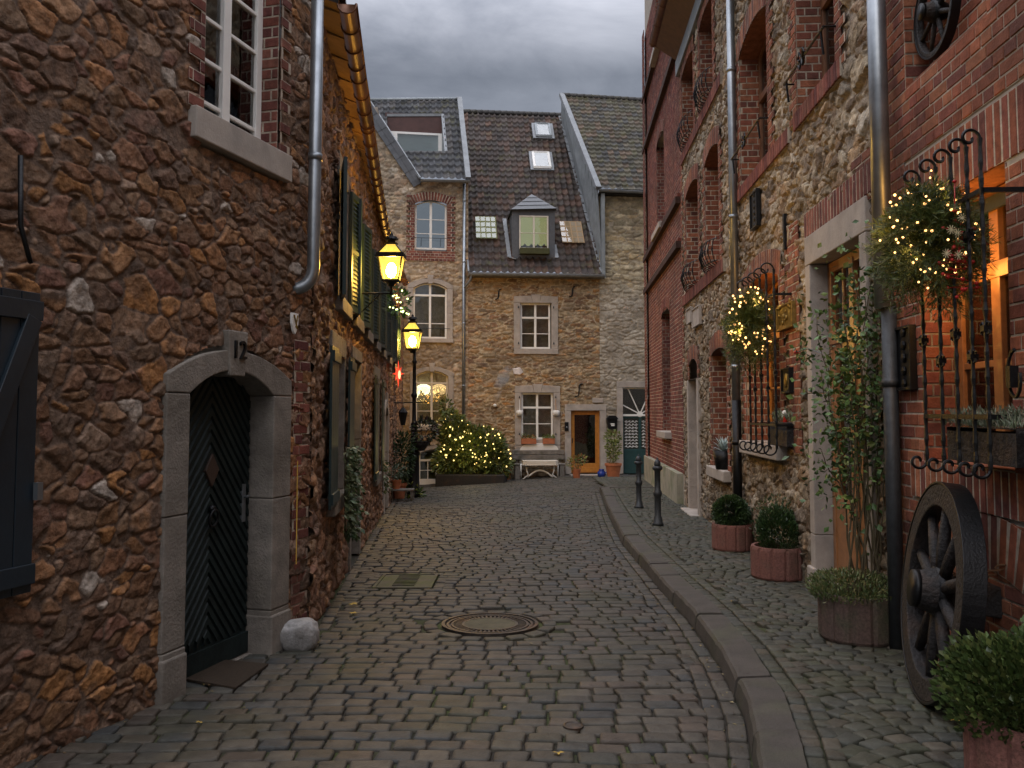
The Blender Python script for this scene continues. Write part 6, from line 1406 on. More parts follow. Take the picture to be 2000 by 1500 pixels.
c3 = shift(p3, .24); t = planter('round_planter', 'dark mossy concrete tub with low heather at the foot of the climbing rose', c3, .265, .31, 'planterd')
mb = MB(); P = blob(5200, (-.02, 0, .33), (.31, .31, .11), 7, .5, .25); P = P[P[:, 2] > .24]; leaves(mb, P, .03, [(.07, .10, .03), (.11, .13, .04), (.05, .08, .025), (.14, .13, .05)], 7, el=3.5, dirn=np.stack([P[:, 0]*1.5, P[:, 1]*1.5, np.ones(len(P))*.7], 1)); mb.build('heather', 'leaf', t)
c4 = (2.07, 3.47); t = planter('round_planter', 'red concrete tub with a leafy box shrub in the bottom right corner', c4, .30, .33, 'planter')
mb = MB(); P = np.vstack([blob(6000, (-.05, 0, .42), (.30, .29, .20), 12, .3, .6), blob(1500, (.1, .05, .52), (.2, .2, .16), 16, .3, .8), blob(1100, (-.2, 0, .48), (.15, .2, .14), 17, .3, .8)]); leaves(mb, P, .029, [(.042, .068, .016), (.06, .09, .022), (.03, .05, .012), (.09, .11, .03)], 12, el=1.4, dirn=np.stack([P[:, 0]*2, P[:, 1]*2, np.ones(len(P))*.8], 1)); mb.build('shrub', 'leaf', t)
mb = MB(); R = random.Random(5)
for k in range(40): a_ = R.uniform(0, 6.28); r_ = R.uniform(.1, .3); mb.tube([(0, 0, .3), (.5*r_*math.cos(a_), .5*r_*math.sin(a_), .4), (r_*math.cos(a_), r_*math.sin(a_), .4+R.uniform(.05, .22))], .003, 4)
mb.build('twigs', 'bark', t)
# ================================================================ climbing rose
rz = g(*c3)+.12+.28
rose = thing('climbing_rose', 'tall climbing rose with dark leaves, trained up in front of the glazed door', 'climbing plant', (c3[0]+.05, c3[1]+.05, rz))
R = np.random.RandomState(6); mb = MB(); LPt = []; LD = []
tgt = [(1592, 610), (1640, 560), (1700, 500), (1705, 640), (1742, 700), (1662, 700), (1602, 730), (1628, 830), (1745, 800), (1690, 560), (1680, 780), (1655, 640), (1720, 590), (1600, 880), (1765, 860), (1700, 470), (1668, 520), (1625, 600), (1690, 700), (1735, 760)]
for i, (X, Y) in enumerate(tgt):
    e = at(X, Y, c3[1]+R.uniform(-.1, .35))-Vector((c3[0]+.05, c3[1]+.05, rz)); s = Vector((R.uniform(-.1, .12), R.uniform(-.1, .1), -.03)); m1_ = Vector((s.x+(e.x-s.x)*.30+R.uniform(-.03, .08), s.y, e.z*.5)); pts = []
    for k in range(21):
        t = k/20; p = s*(1-t)**2+m1_*2*t*(1-t)+e*t*t+Vector((.012*math.sin(k*1.3+i), .012*math.cos(k*1.1+i), 0)); pts.append(p)
        if t > .5:
            for q_ in range(int(2+13*t)):
                LPt.append(p+Vector(R.randn(3)*np.array((.10, .08, .10)))); LD.append((R.randn()*.8, R.randn()*.8, -.25+R.randn()*.5))
    mb.tube(pts, [.008*(1-.6*k/20) for k in range(21)], 5)
mb.build('stems', 'bark', rose, smooth=True); mb = MB(); LPt = np.array([tuple(p) for p in LPt]); leaves(mb, LPt, .048, [(.06, .115, .03), (.08, .15, .04), (.045, .085, .028), (.12, .16, .04)], 3, el=1.5, dirn=np.array(LD)*.9)
P = R.randn(150, 3)*np.array((.05, .06, .16))+np.array((.22, .25, .18)); leaves(mb, P, .05, [(.08, .13, .03)], 4); mb.build('leaves', 'leaf', rose)
q = at(1555, 688, 6.6); rb2 = thing('rose_bloom', 'single red rose bloom at the end of a long shoot by the stone jamb', 'flower', tuple(q)); mb = MB()
for k in range(5): mb.sphere((.008*math.cos(k*1.26), .008*math.sin(k*1.26), 0), .013, 7, 5)
mb.build('petals', 'berry', rb2, smooth=True); mb = MB(); e = at(1605, 690, 6.2)-q; mb.tube([(0, 0, 0), tuple(e*.5+Vector((0, 0, .03))), tuple(e)], .003, 4); leaves(mb, R.randn(60, 3)*np.array((.06, .05, .03))+np.array(e*.35), .035, GR, 3); mb.build('shoot', 'leaf', rb2)
# ================================================================ wagon wheels
def wheel(root, R_, n, wd=.07, rim=.09, hub=.11, hubl=.3):
    """wheel in the local x-z plane, axle along y"""
    mb = MB(); N_ = 72; c = lambda r: [(r*math.cos(2*math.pi*k/N_), r*math.sin(2*math.pi*k/N_)) for k in range(N_)]
    mb.ring(c(R_-.012), c(R_-rim), -wd/2, wd/2); mb.build('rim', 'oldwood', root, bevel=.008)
    mb = MB(); mb.ring(c(R_), c(R_-.013), -wd/2-.004, wd/2+.004); mb.build('iron_tyre', 'iron', root, bevel=.003)
    for k in range(n):
        a_ = 2*math.pi*(k+.5)/n; mb = MB(); mb.tube([(hub*.8*math.cos(a_), .0, hub*.8*math.sin(a_)), (R_*.4*math.cos(a_), -.0, R_*.4*math.sin(a_)), ((R_-rim*.7)*math.cos(a_), 0, (R_-rim*.7)*math.sin(a_))], [.03*R_/.57, .034*R_/.57, .024*R_/.57], 8); mb.build('spoke', 'oldwood', root, smooth=True)
    mb = MB(); k = hub; mb.lathe([(k*.55, -hubl*.55), (k*.76, -hubl*.62), (k*.8, -hubl*.45), (k*.95, -hubl*.2), (k*1.0, 0), (k*.95, hubl*.15), (k*.75, hubl*.38)], 24, Mx=Matrix.Rotation(-math.pi/2, 4, 'X')@Matrix.Scale(1, 4)); mb.build('hub', 'oldwood', root, smooth=True)
    
    for pr_ in ([(k*.78, -hubl*.63), (k*.8, -hubl*.5)], [(k*1.03, -.03), (k*1.03, .03)]): MB().lathe(pr_, 24, Mx=Matrix.Rotation(-math.pi/2, 4, 'X')).build('hub_band', 'iron', root, smooth=True)
wb = gp(1822, 1372, .12); wz = g(wb.x, wb.y)+.125
W1 = thing('wagon_wheel', 'big black wagon wheel leaning against the brick wall, on the pavement', 'wheel', (wb.x+.04, wb.y, wz+.575), WB.ang, 'old wagon wheels')
W1.rotation_euler = (0, 0, WB.ang); wheel(W1, .58, 10, .10, .13, .125, .22)
W1.matrix_world = Matrix.Translation((wb.x+.05, wb.y, wz+.572))@Matrix.Rotation(WB.ang, 4, 'Z')@Matrix.Rotation(math.radians(-8), 4, 'Z')@Matrix.Rotation(math.radians(-7), 4, 'X')
mb = MB(); mb.box(-.075, .075, .12, .50, -.08, .08); mb.tube([(0, -.1, 0), (0, .2, 0)], .045, 12); mb.build('axle', 'oldwood', W1, bevel=.01)
q = WB.px(1820, 30, .1); W2_ = thing('wagon_wheel', 'small iron-rimmed wagon wheel hung high in the blind brick window', 'wheel', tuple(WB.w(ub(1832, 25, .1), .09, zb(1832, 22, .1))), WB.ang, 'old wagon wheels'); wheel(W2_, .29, 8, .05, .045, .065, .16)
ch = thing('wheel_chain', 'rusty chain tying the big wagon wheel to the brick wall', 'chain', (0, 0, 0)); mb = MB(); A_ = at(1835, 1110, wb.y+.0); B_ = WB.w(ub(1968, 1100), -.005, zb(1968, 1100))
for k in range(16):
    c_ = A_.lerp(B_, (k+.5)/16)-Vector((0, 0, .07*math.sin(math.pi*(k+.5)/16))); hz_ = (B_-A_).normalized(); sd_ = hz_.cross(Vector((0, 0, 1))).normalized() if k % 2 else Vector((0, 0, 1)); mb.tube([c_+hz_*.024*math.cos(t)+sd_*.012*math.sin(t) for t in np.linspace(0, 2*math.pi, 11)[:-1]], .0045, 5, closed=True)
mb.build('links', 'chain', ch)
# ================================================================ bollards
def bollard(label, p, H):
    t = thing('bollard', label, 'bollard', (p.x, p.y, g(p.x, p.y)+.12), 0, 'black iron bollards on the pavement'); k = H
    MB().lathe([(.085, 0), (.085, .035*k), (.07, .05*k), (.062, .12*k), (.05, .14*k), (.048, .42*k), (.062, .44*k), (.066, .47*k), (.06, .5*k), (.046, .52*k), (.044, .80*k), (.06, .81*k), (.075, .83*k), (.075, .86*k), (.055, .87*k)], 20).build('post', 'greyiron', t, smooth=True)
    MB().lathe([(.04, .865*k), (.05, .89*k), (.048, .93*k), (.03, .96*k), (.012, .97*k), (.018, .985*k), (.002, 1.0*k)], 16).build('knob', 'greyiron', t, smooth=True)
bollard('black iron bollard farther from the camera, in front of the dark green door', gp(1248, 992, .12), .95); bollard('black iron bollard nearer the camera, in front of the plinth corner', gp(1285, 1026, .12), 1.0)
# ================================================================ covers in the road
mc = thing('manhole_cover', 'round manhole cover with rusty ribbed ring and concrete middle', 'manhole cover', (MH.x, MH.y, MH.z-.004))
tl = math.atan(.018); mc.rotation_euler = (-tl, 0, 0)
mb = MB(); Mi = Matrix.Identity(4)
for r0, r1, h_ in ((.385, .36, .02), (.345, .325, .014), (.31, .29, .014), (.225, .205, .014)): mb.lathe([(r0, -.02), (r0, h_), (r1, h_), (r1, -.02)], 56)
mb.lathe([(.39, -.0), (.2, -.0)], 56, cap=False)
for k in range(48): a_ = 2*math.pi*k/48; mb.beam((.23*math.cos(a_), .23*math.sin(a_), .005), (.285*math.cos(a_), .285*math.sin(a_), .005), .014, .014)
for k in range(60): a_ = 2*math.pi*k/60; mb.beam((.347*math.cos(a_), .347*math.sin(a_), .006), (.36*math.cos(a_), .36*math.sin(a_), .006), .012, .012)
mb.build('ring', 'castiron', mc); MB().lathe([(.206, -.02), (.206, .012), (.001, .014)], 48).build('infill', 'coverc', mc)
rc = thing('rectangular_cover', 'mossy rectangular iron cover set in the cobbles near the left wall', 'drain cover', (RC.x, RC.y, RC.z+.010)); rc.rotation_euler = (-tl, 0, 0)
mb = MB(); mb.ring([(-.29, -.41), (.29, -.41), (.29, .41), (-.29, .41)], [(-.26, -.38), (.26, -.38), (.26, .38), (-.26, .38)], -.02, .01)
mb2 = MB(); A = np.vstack(mb.v); mb2.add(np.stack([A[:, 0], A[:, 2], A[:, 1]], 1), mb.f); mb2.box(-.26, .26, -.38, .38, -.02, .002)
for k in range(8): mb2.box(-.11, .11, -.28+k*.08, -.25+k*.08, .002, .012)
mb2.build('cover', mat('mossy_cover', (.08, .07, .05), rough=.7, metal=.2, ns=9, na=.3, bs=80, bump=.6, col2=(.06, .07, .02), c2s=4, c2=(.4, .6)), rc)
vc = thing('valve_cap', 'small round metal valve cap sunk in the cobbles', 'valve cap', tuple(gp(1120, 1422)+Vector((0, 0, .012)))); MB().lathe([(.055, -.02), (.055, .004), (.045, .008), (.04, .004), (.001, .004)], 24).build('cap', 'castiron', vc)
# ================================================================ boulder, mat, leaves
bp = gp(577, 1272); mb = MB(); mb.sphere((0, 0, 0), 1, 40, 28); V = mb.v[0]; n_ = fbm(V[:, 0]*1.4+3, V[:, 1]*1.4+V[:, 2]*1.3, 5)-.5; n2 = fbm(V[:, 0]*4+V[:, 2]*3, V[:, 1]*4, 8)-.5
sgn = np.sign(V); V = sgn*np.abs(V)**.72; V = V*(1+.35*n_+.12*n2)[:, None]*np.array((.135, .12, .115)); mb.v[0] = V
tag(mb.build('boulder', 'rock', None, smooth=True, loc=(bp.x, bp.y+.09, bp.z+.085)), 'grey rounded boulder lying beside the right jamb of the arched door', 'rock')
mc4 = [gp(*c) for c in ((361, 1334), (440, 1296), (524, 1304), (460, 1351))]; mb = MB(); z0 = .012; v = [tuple(p+Vector((0, 0, z0))) for p in mc4]+[tuple(p+Vector((0, 0, z0+.014))) for p in mc4]
mb.add(v, [(0, 1, 2, 3), (4, 5, 6, 7), (0, 1, 5, 4), (1, 2, 6, 5), (2, 3, 7, 6), (3, 0, 4, 7)]); tag(mb.build('doormat', 'matt'), 'dark brown coir mat on the ground before the arched door', 'doormat')
R = random.Random(7)
LF = [(690, 1185, 'pale yellow fallen leaf on the cobbles left of the manhole cover, upper of two', .05), (692, 1203, 'narrow yellow fallen leaf on the cobbles left of the manhole, lower of two', .05), (1090, 1481, 'bright yellow fallen leaf on the cobbles at the bottom edge', .03), (1868, 1417, 'brown fallen leaf on the pavement beside the big wagon wheel', .04), (390, 1420, 'tiny pale leaf on the dark cobbles below the jamb foot', .02), (1430, 1180, 'small brown leaf on the pavement near the kerb', .02), (755, 1037, 'small yellow leaf on the cobbles by the left wall', .04)]
for X, Y, lab, s in LF:
    h_ = .12 if X > 1400 else 0; p = gp(X, Y, h_)+Vector((0, 0, .022)); mb = MB(); a0_ = R.uniform(0, 6); n_ = 10; v = [(0, 0, .004)]
    for k in range(n_): a_ = a0_+2*math.pi*k/n_; rr = s*(1 if k % 2 == 0 else .55)*R.uniform(.8, 1.1); v.append((rr*math.cos(a_), rr*.7*math.sin(a_), R.uniform(0, .012)))
    mb.add(v, [(0, 1+k, 1+(k+1) % n_) for k in range(n_)]); tag(mb.build('fallen_leaf', 'paper', loc=tuple(p)), lab, 'leaf', 'fallen leaves on the ground')
# ================================================================ end of the lane: bush with lights, bench, pots
def far(X, Y, D): return at(X, Y, D)
bb0, bb1 = at(850, 946, 25.3), at(985, 942, 25.1); bl = (bb1.xy-bb0.xy).length; ba = math.atan2(bb1.y-bb0.y, bb1.x-bb0.x)
bed = thing('flower_bed_box', 'low dark planting box under the lit bush', 'planter', (bb0.x, bb0.y, bb0.z), ba); sl_ = (bb1.z-bb0.z)/bl
MB().add([(0, 0, -.25), (bl, 0, sl_*bl-.2), (bl, .7, sl_*bl-.2), (0, .7, -.25), (0, 0, .28), (bl, 0, .28), (bl, .7, .28), (0, .7, .28)], [(4, 5, 6, 7), (0, 1, 5, 4), (1, 2, 6, 5), (2, 3, 7, 6), (3, 0, 4, 7)]).build('box', 'oldwood', bed, bevel=.02)
bx, by, bz = (bb0.x+bb1.x)/2, bb0.y+.4, bb0.z+.28
bush = thing('lit_bush', 'big rounded evergreen bush covered with small yellow lights at the end of the lane', 'bush', (bx, by, bz))
mb = MB(); BL = []
for i, (X, Y, rx, rz_, n_) in enumerate([(893, 845, 30, 30, 1300), (905, 880, 48, 45, 2300), (940, 880, 42, 42, 2100), (968, 900, 30, 32, 1300), (874, 900, 26, 28, 900), (882, 818, 14, 14, 250), (872, 795, 9, 18, 140)]):
    c_ = at(X, Y, by)-Vector((bx, by, bz)); k = by/1720; P = blob(n_, tuple(c_), (rx*k, .42, rz_*k), 20+i, .4, .45); leaves(mb, P, .12, [(.06, .09, .02), (.09, .12, .03), (.045, .07, .02), (.13, .14, .03)], 20+i, el=2.2)
    if i < 5: BL.append((c_, rx*k, rz_*k))
mb.build('foliage', 'leaf', bush)
mb = MB()
for k in range(7): mb.tube([(-.6+k*.2, 0, -.05), (-.7+k*.22, .0, .5)], .02, 6)
mb.build('branches', 'bark', bush)
ls = thing('fairy_light_string', 'many small yellow lights spread over the big bush', 'string of lights', (bx, by, bz), 0, 'strings of fairy lights'); R = np.random.RandomState(31); P = []
while len(P) < 88:
    c_, rx, rz_ = BL[R.choice(5, p=[.16, .32, .28, .16, .08])]; v = R.randn(3); v /= np.linalg.norm(v); v[1] = -abs(v[1]); p = np.array(c_)+v*np.array((rx*1.0, .45, rz_*.95)); 
    p = p+np.array((0, -.03, .13))
    if p[2] > .2: P.append(p)
P.sort(key=lambda v: round(v[2]*4)*10+v[0]); MB().tube([tuple(v) for v in P], .003, 4).build('wire', 'green', ls); bulbs(ls, P, .019, 'bulby', 3)
plight('bush_glow', (bx, by-.75, bz+.75), (1, .8, .3), 14, .3)
def pot(name, label, p, r, H, m='terra', leafs=None, group=None, seed=1, lc=GR, el=2.2, ls=.07):
    t = thing(name, label, 'potted plant', tuple(p), 0, group); MB().lathe([(r*.7, 0), (r*.95, H*.82), (r*1.05, H*.83), (r*1.05, H), (r*.9, H), (r*.88, H*.9)], 20).build('pot', m, t, smooth=False)
    if leafs:
        mb = MB()
        for j, (c_, rr, n_) in enumerate(leafs): leaves(mb, blob(n_, c_, rr, seed+j, .2, .5), ls, lc, seed+j, el=el)
        mb.build('foliage', 'leaf', t)
        mb = MB(); c_ = leafs[0][0]; mb.tube([(0, 0, H*.8), (c_[0]*.5, c_[1]*.5, (H+c_[2])/2), tuple(c_)], .012, 5); mb.build('stem', 'bark', t)
    return t
YG = [(.12, .15, .03), (.16, .18, .03), (.08, .11, .025)]; OR_ = [(.25, .10, .03), (.16, .14, .03), (.2, .07, .03)]
pp = gp(1198, 933); pot('potted_shrub', 'tall thin yellow green shrub in a large terracotta pot between the two doors', pp, .24, .42, leafs=[((0, 0, .85), (.22, .2, .25), 260), ((.02, 0, 1.15), (.24, .2, .2), 260), ((-.02, 0, .6), (.13, .13, .25), 160)], lc=YG, seed=40, ls=.08)
pp = gp(1126, 934); pot('potted_plant', 'terracotta pot with orange and yellow foliage left of the orange door', pp, .13, .28, leafs=[((-.05, 0, .45), (.22, .18, .16), 240), ((.15, 0, .55), (.17, .15, .15), 160)], lc=OR_+YG, seed=45, ls=.07)
pp = gp(990, 937); pot('potted_plant', 'small terracotta pot with bright green leaves between bush and bench', pp, .16, .34, leafs=[((0, 0, .5), (.2, .18, .18), 240)], lc=YG, seed=50, ls=.07)
pp = gp(1175, 933); bw_ = thing('blue_pot', 'small glossy blue glazed pot at the foot of the orange door', 'pot', tuple(pp)); MB().lathe([(.07, 0), (.12, .08), (.12, .16), (.07, .22), (.085, .25)], 18).build('pot', 'bluep', bw_, smooth=True); MB().tube([(.1, 0, .12), (.16, 0, .18), (.17, 0, .24)], .015, 6).build('spout', 'bluep', bw_)
# bench and white table
bq = WM.px(1052, 935, -.45); P_ = lambda X, Y, d: WM.px(X, Y, d)
zg = g(*WM.w(bq[0], -.5, 0).xy)
bn = wthing('wooden_bench', 'weathered dark wooden plank bench under the ground floor window', 'bench', WM)
a, b = P_(1001, 900, -.35)[0], P_(1104, 900, -.35)[0]; zt, z2 = P_(1050, 879, -.2)[1], P_(1050, 898, -.2)[1]; zs = zg+.42
mb = MB(); h_ = (zt-z2)/2; mb.box(a, b, -.20, -.16, z2, z2+h_-.01); mb.box(a, b, -.20, -.16, z2+h_+.01, zt); mb.build('backrest', 'greywood', bn, bevel=.008)
mb = MB()
for k in range(3): mb.box(a, b, -.60+k*.14, -.47+k*.14, zs-.04, zs)
mb.build('seat', 'greywood', bn, bevel=.008)
for e in (a+.06, b-.2): MB().box(e, e+.14, -.58, -.22, zg-.05, zs-.04).build('leg', 'blue', bn, bevel=.01)
for e in (a+.12, b-.16): MB().box(e, e+.05, -.16, -.12, zs-.1, zt-.02).build('back_post', 'greywood', bn)
tb = wthing('garden_table', 'white garden table with curved metal legs in front of the wooden bench', 'table', WM)
a, b = P_(1020, 900, -.9)[0], P_(1089, 900, -.9)[0]; zt = P_(1050, 899, -.9)[1]; uc = (a+b)/2
mb = MB(); P = [(a+.0, -1.05), (a+.1, -1.15), (b-.1, -1.15), (b, -1.05), (b, -.72), (a, -.72)]; n_ = len(P); v = [(x_, y_, zt-.13) for x_, y_ in P]+[(x_, y_, zt) for x_, y_ in P]; mb.add(v, [tuple(range(n_)), tuple(range(n_, 2*n_))]+[(i, (i+1) % n_, n_+(i+1) % n_, n_+i) for i in range(n_)]); mb.build('table_top', 'cream', tb, bevel=.01)
for s in (-1, 1):
    e = uc+s*.42; MB().tube([(e, -.95, zt-.1), (e-s*.02, -1.0, zt-.3), (e-s*.06, -1.0, zt-.42), (e+s*.1, -1.02, zg+.0)], .02, 8).build('leg', 'white', tb, smooth=True); e2 = uc+s*.55; MB().tube([(e2, -.78, zt-.1), (e2, -.78, zg)], .018, 8).build('leg', 'white', tb, smooth=True)
MB().tube([(uc-.38+.76*t, -.95, zg+.05+.2*math.sin(math.pi*t)) for t in np.linspace(0, 1, 12)], .03, 6).build('stretcher', 'white', tb, smooth=True)
lf = wthing('white_table_leaf', 'white round-ended board leaning behind the bench under the window', 'board', WM); a, b = P_(1015, 880, -.08)[0], P_(1091, 880, -.08)[0]; zc, zt = P_(1050, 884, -.08)[1], P_(1050, 866, -.08)[1]; n_ = 24
MB().prism([(a, zc-.3), (b, zc-.3)]+[((a+b)/2+(b-a)/2*math.copysign(abs(math.cos(t))**.5, math.cos(t)), zc+(zt-zc)*math.sin(t)**.8) for t in np.linspace(0, math.pi, n_)], -.12, -.08).build('board', 'white', lf, bevel=.008)
for X0, X1, lab, lc in ((1018, 1047, 'terracotta window box with small orange plants, left half of the sill', OR_+YG), (1060, 1083, 'terracotta window box with sparse leaves, right half of the sill', YG)):
    a, b = P_(X0, 860, -.12)[0], P_(X1, 860, -.12)[0]; zc = P_(1050, 867, -.12)[1]; t = wthing('window_box', lab, 'window box', WM, 'terracotta boxes on the ground floor sill'); MB().box(a, b, -.2, -.07, zc, zc+.17).build('box', 'terra', t, bevel=.006)
    mb = MB(); R = np.random.RandomState(X0); n_ = 160; leaves(mb, np.stack([R.uniform(a, b, n_), R.uniform(-.2, -.08, n_), zc+.17+.13*R.rand(n_)*R.rand(n_)], 1), .06, lc, X0); mb.build('plants', 'leaf', t)
for X, lab in ((1015, 'white hanging pot on the left side of the ground floor window'), (1086, 'white hanging pot on the right side of the ground floor window')):
    q = P_(X, 806, -.12); t = wthing('hanging_pot', lab, 'hanging pot', WM, 'white pots hung beside the window'); MB().lathe([(.06, -.09), (.10, -.06), (.11, .04), (.09, .07)], 14, (q[0], -.13, q[1])).build('pot', 'white', t, smooth=True); MB().tube([(q[0], -.12, q[1]+.05), (q[0], -.06, q[1]+.4)], .008, 5).build('hook', 'white' if X < 1050 else 'wood2', t)
q = P_(1195, 825, -.12); ml = wthing('letter_box', 'black tapered letter box hanging between the orange and dark green doors', 'letter box', WM); mb = MB(); u_, z_ = q
mb.prism([(u_-.12, z_-.2), (u_+.12, z_-.2), (u_+.15, z_+.1), (u_-.15, z_+.1)], -.22, -.06); mb.prism([(u_-.19, z_+.1), (u_+.19, z_+.1), (u_+.1, z_+.21), (u_-.1, z_+.21)], -.25, -.06); mb.build('body', 'iron', ml, bevel=.008); MB().box(u_-.06, u_+.06, -.225, -.22, z_-.06, z_-.03).box(u_-.04, u_+.06, -.225, -.22, z_-.11, z_-.07).build('flap', 'white', ml)
# steam from the vent
q = WM.w(WM.px(966, 790)[0], -.16, WM.px(966, 790)[1]); mb = MB(); mb.sphere((0, 0, 0), 1, 18, 14); V = mb.v[0]; h = V[:, 2]*.5+.5; mb.v[0] = np.stack([V[:, 0]*(.05+.26*h)+.42*h**1.3, V[:, 1]*(.05+.16*h)-.05*h, h*1.2], 1)*1.0
st = mb.build('steam_plume', mat('steam_tmp', bump=0), None, smooth=True, loc=tuple(q)); m = bpy.data.materials.new('steam'); m.use_nodes = True; t = m.node_tree; t.nodes.clear(); o_ = t.nodes.new('ShaderNodeOutputMaterial'); pv = t.nodes.new('ShaderNodeVolumePrincipled'); pv.inputs['Color'].default_value = (.95, .95, .97, 1)
tc_ = t.nodes.new('ShaderNodeTexCoord'); gs = t.nodes.new('ShaderNodeTexNoise'); gs.inputs['Scale'].default_value = 3.5; gs.inputs['Detail'].default_value = 3; mr = t.nodes.new('ShaderNodeMapRange'); mr.inputs[1].default_value = .42; mr.inputs[2].default_value = .75; mr.inputs[3].default_value = 0; mr.inputs[4].default_value = 5
t.links.new(tc_.outputs['Object'], gs.inputs[0]); t.links.new(gs.outputs[0], mr.inputs[0]); t.links.new(mr.outputs[0], pv.inputs['Density']); t.links.new(pv.outputs[0], o_.inputs['Volume']); st.data.materials.clear(); st.data.materials.append(m); st['kind'] = 'stuff'; tag(st, 'thin white steam drifting from the wall vent', 'steam')
# ================================================================ left end: pots, vines, lights
pb = gp(780, 981); t = thing('plant_stand', 'low dark wooden stand holding pots beside the lamp post', 'stand', (pb.x, pb.y, pb.z)); mb = MB(); mb.box(-.27, .30, -.0, .36, .24, .28); mb.build('top', 'greywood', t, bevel=.006)
for x_ in (-.25, .24):
    for y_ in (.02, .3): MB().box(x_, x_+.05, y_, y_+.04, -.03, .24).build('leg', 'greywood', t)
pot('potted_plant', 'terracotta pot with grey green fern standing on the low dark stand', (pb.x-.09, pb.y+.17, pb.z+.28), .11, .2, leafs=[((0, 0, .38), (.17, .14, .15), 200)], lc=[(.08, .12, .07), (.12, .15, .1)], seed=60, ls=.06)
pot('potted_plant', 'tall dark green shrub in a tub behind the low stand', (pb.x-.12, pb.y+.9, pb.z), .17, .35, leafs=[((0, 0, .9), (.28, .25, .55), 700), ((.15, 0, 1.1), (.2, .2, .4), 200)], lc=[(.025, .05, .018), (.035, .065, .02)], seed=63, ls=.09)
pp = gp(803, 972); t = thing('ground_ferns', 'yellow green leafy plants round the foot of the lamp post', 'plant', (pp.x-.05, pp.y-.15, pp.z)); mb = MB(); leaves(mb, np.vstack([blob(300, (0, 0, .12), (.35, .2, .14), 70, .1), blob(160, (-.1, .1, .5), (.15, .15, .15), 71, .1), blob(120, (.12, 0, .3), (.1, .1, .2), 72, .1)]), .09, [(.06, .10, .02), (.04, .08, .02), (.14, .15, .02)], 70); mb.build('leaves', 'leaf', t)
# vine hanging from the row window
for i, (X, Y0_, Y1_, sp_, n_, lab) in enumerate([(676, 872, 1045, 24, 900, 'hanging vine with pale green leaves on the row wall beside the first window'), (748, 900, 960, 9, 120, 'short green climber on the row wall near the far pale door jamb')]):
    uu, zt = W2.px(X, Y0_, -.12); zlo = W2.px(X, Y1_, -.12)[1]; p = W2.w(uu, -.1, zlo); R = np.random.RandomState(80+i); t = thing('climbing_vine', lab, 'climbing plant', tuple(p), W2.ang); h = zt-zlo; s = R.rand(n_)
    P = np.stack([R.randn(n_)*.10*(1+.8*s)+.25*(1-s)*0, -.03-np.abs(R.randn(n_))*.05, s*h], 1); mb = MB(); leaves(mb, P, .055, [(.06, .09, .03), (.10, .13, .06), (.04, .07, .025), (.16, .18, .1)], 80+i, el=1.7, dirn=np.tile((0, -.4, -.5), (n_, 1))); mb.build('leaves', 'leaf', t)
    mb = MB()
    for k in range(4): mb.tube([(.04*k-.06+.03*math.sin(j+k), -.02, h*j/8) for j in range(9)], .005, 5)
    mb.build('stems', 'bark', t)
q = W2.px(778, 730, -.25); p = W2.w(q[0], -.25, q[1]); t = thing('red_paper_star', 'glowing red star lamp hanging on the wall behind the lamp post', 'lamp', tuple(p)); mb = MB()
for k in range(8):
    a_ = k*math.pi/4; r_ = .24 if k % 2 == 0 else .17; v = [(0, -.06, 0), (.05*math.cos(a_+.5), 0, .05*math.sin(a_+.5)), (r_*.5*math.cos(a_), 0, r_*1.2*math.sin(a_)), (.05*math.cos(a_-.5), 0, .05*math.sin(a_-.5)), (0, .06, 0)]; mb.add(v, [(0, 1, 2), (0, 2, 3), (4, 1, 2), (4, 2, 3)])
mb.build('star', 'redglow', t); MB().sphere((.03, -.07, -.02), .055, 8, 6, (.5, .5, 1.6)).build('bright_core', 'redwhite', t); MB().tube([(0, 0, .2), (0, 0, .55)], .004, 4).build('cord', 'iron', t)
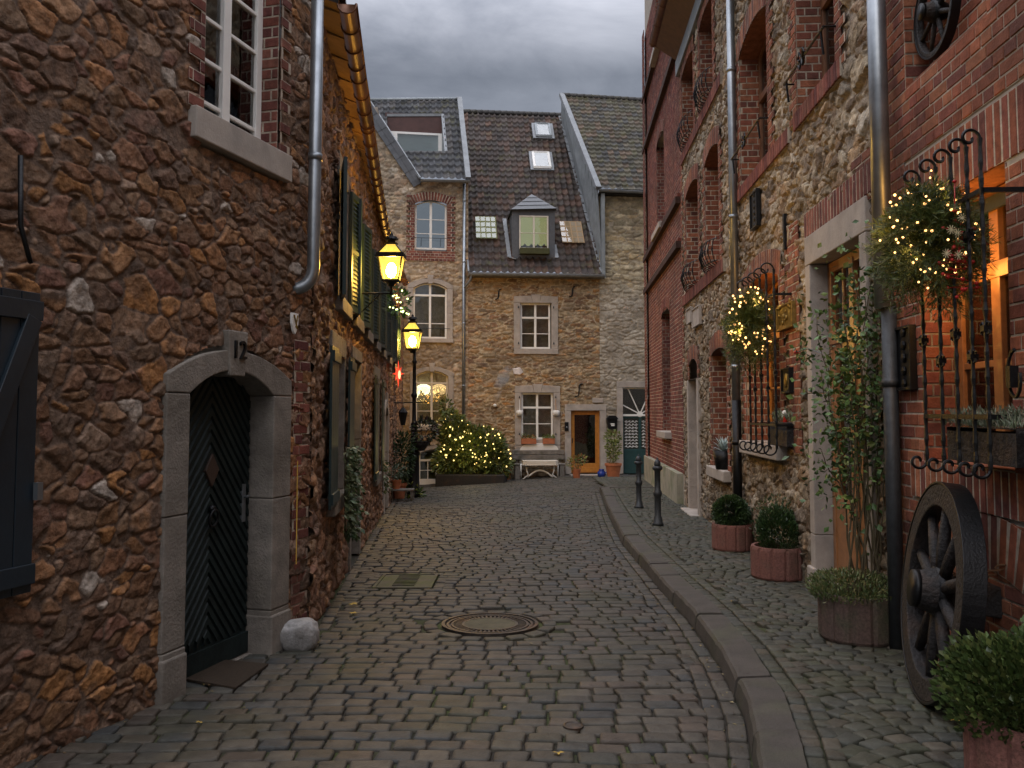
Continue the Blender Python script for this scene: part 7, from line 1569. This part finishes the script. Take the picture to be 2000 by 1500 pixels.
q = W2.px(777, 590, -.3); p = W2.w(q[0], -.3, q[1]); t = thing('fairy_light_string', 'greenish lights in a hanging basket under the eaves behind the lanterns', 'string of lights', tuple(p), 0, 'strings of fairy lights'); mb = MB(); leaves(mb, blob(220, (0, 0, 0), (.22, .2, .24), 90), .08, GR, 90); mb.build('leaves', 'leaf', t)
R = np.random.RandomState(91); P = [np.array((R.uniform(-.2, .22), -.2, 0))+np.array((0, 0, R.uniform(-.28, .22))) for k in range(26)]; P = [p_ for p_ in P if abs(p_[0]*.6+p_[2]) < .26]; bulbs(t, P, .014, emis('green_bulb', (.85, 1, .35), 5), 5)
q = W2.px(787, 812, -.25); p = W2.w(q[0], -.25, q[1]); t = thing('unlit_wall_lantern', 'small unlit dark lantern hanging from an iron arm behind the lamp post', 'lantern', tuple(p)); MB().lathe([(.05, -.22), (.1, .05), (.11, .08), (.05, .16), (.02, .2)], 6).build('body', 'iron', t); MB().tube([(0, 0, .2), (0, 0, .3), (.6, -.1, .32)], .014, 6).tube([(0, 0, .3), (-.25, .0, .3)], .014, 6).build('arm', 'iron', t)

# leaf litter and grit lying in the gutters
mb = MB(); R = np.random.RandomState(77)
for k in range(420):
    y = R.uniform(3, 20); side = R.rand(); x = float(kerbx(y))-abs(R.randn())*.06-.01 if side < .45 else (float(leftx(y))+.04+abs(R.randn())*.10 if side < .75 else R.uniform(float(leftx(y))+.2, float(kerbx(y)))); s = R.uniform(.006, .02); a_ = R.uniform(0, 6.28); q = g(x, y)+.016; c, s_ = math.cos(a_)*s, math.sin(a_)*s; k_ = [(.14, .10, .03), (.09, .055, .025), (.2, .15, .05), (.05, .04, .03)][R.randint(4)]
    mb.add([(x-c, y-s_, q), (x+s_*.5, y-c*.5, q+.004), (x+c, y+s_, q+.003), (x-s_*.5, y+c*.5, q+.006)], [(0, 1, 2, 3)], k_)
o = mb.build('leaf_litter', 'leaf'); o['kind'] = 'stuff'; tag(o, 'tiny dry leaf scraps and grit scattered over the cobbles', 'litter')
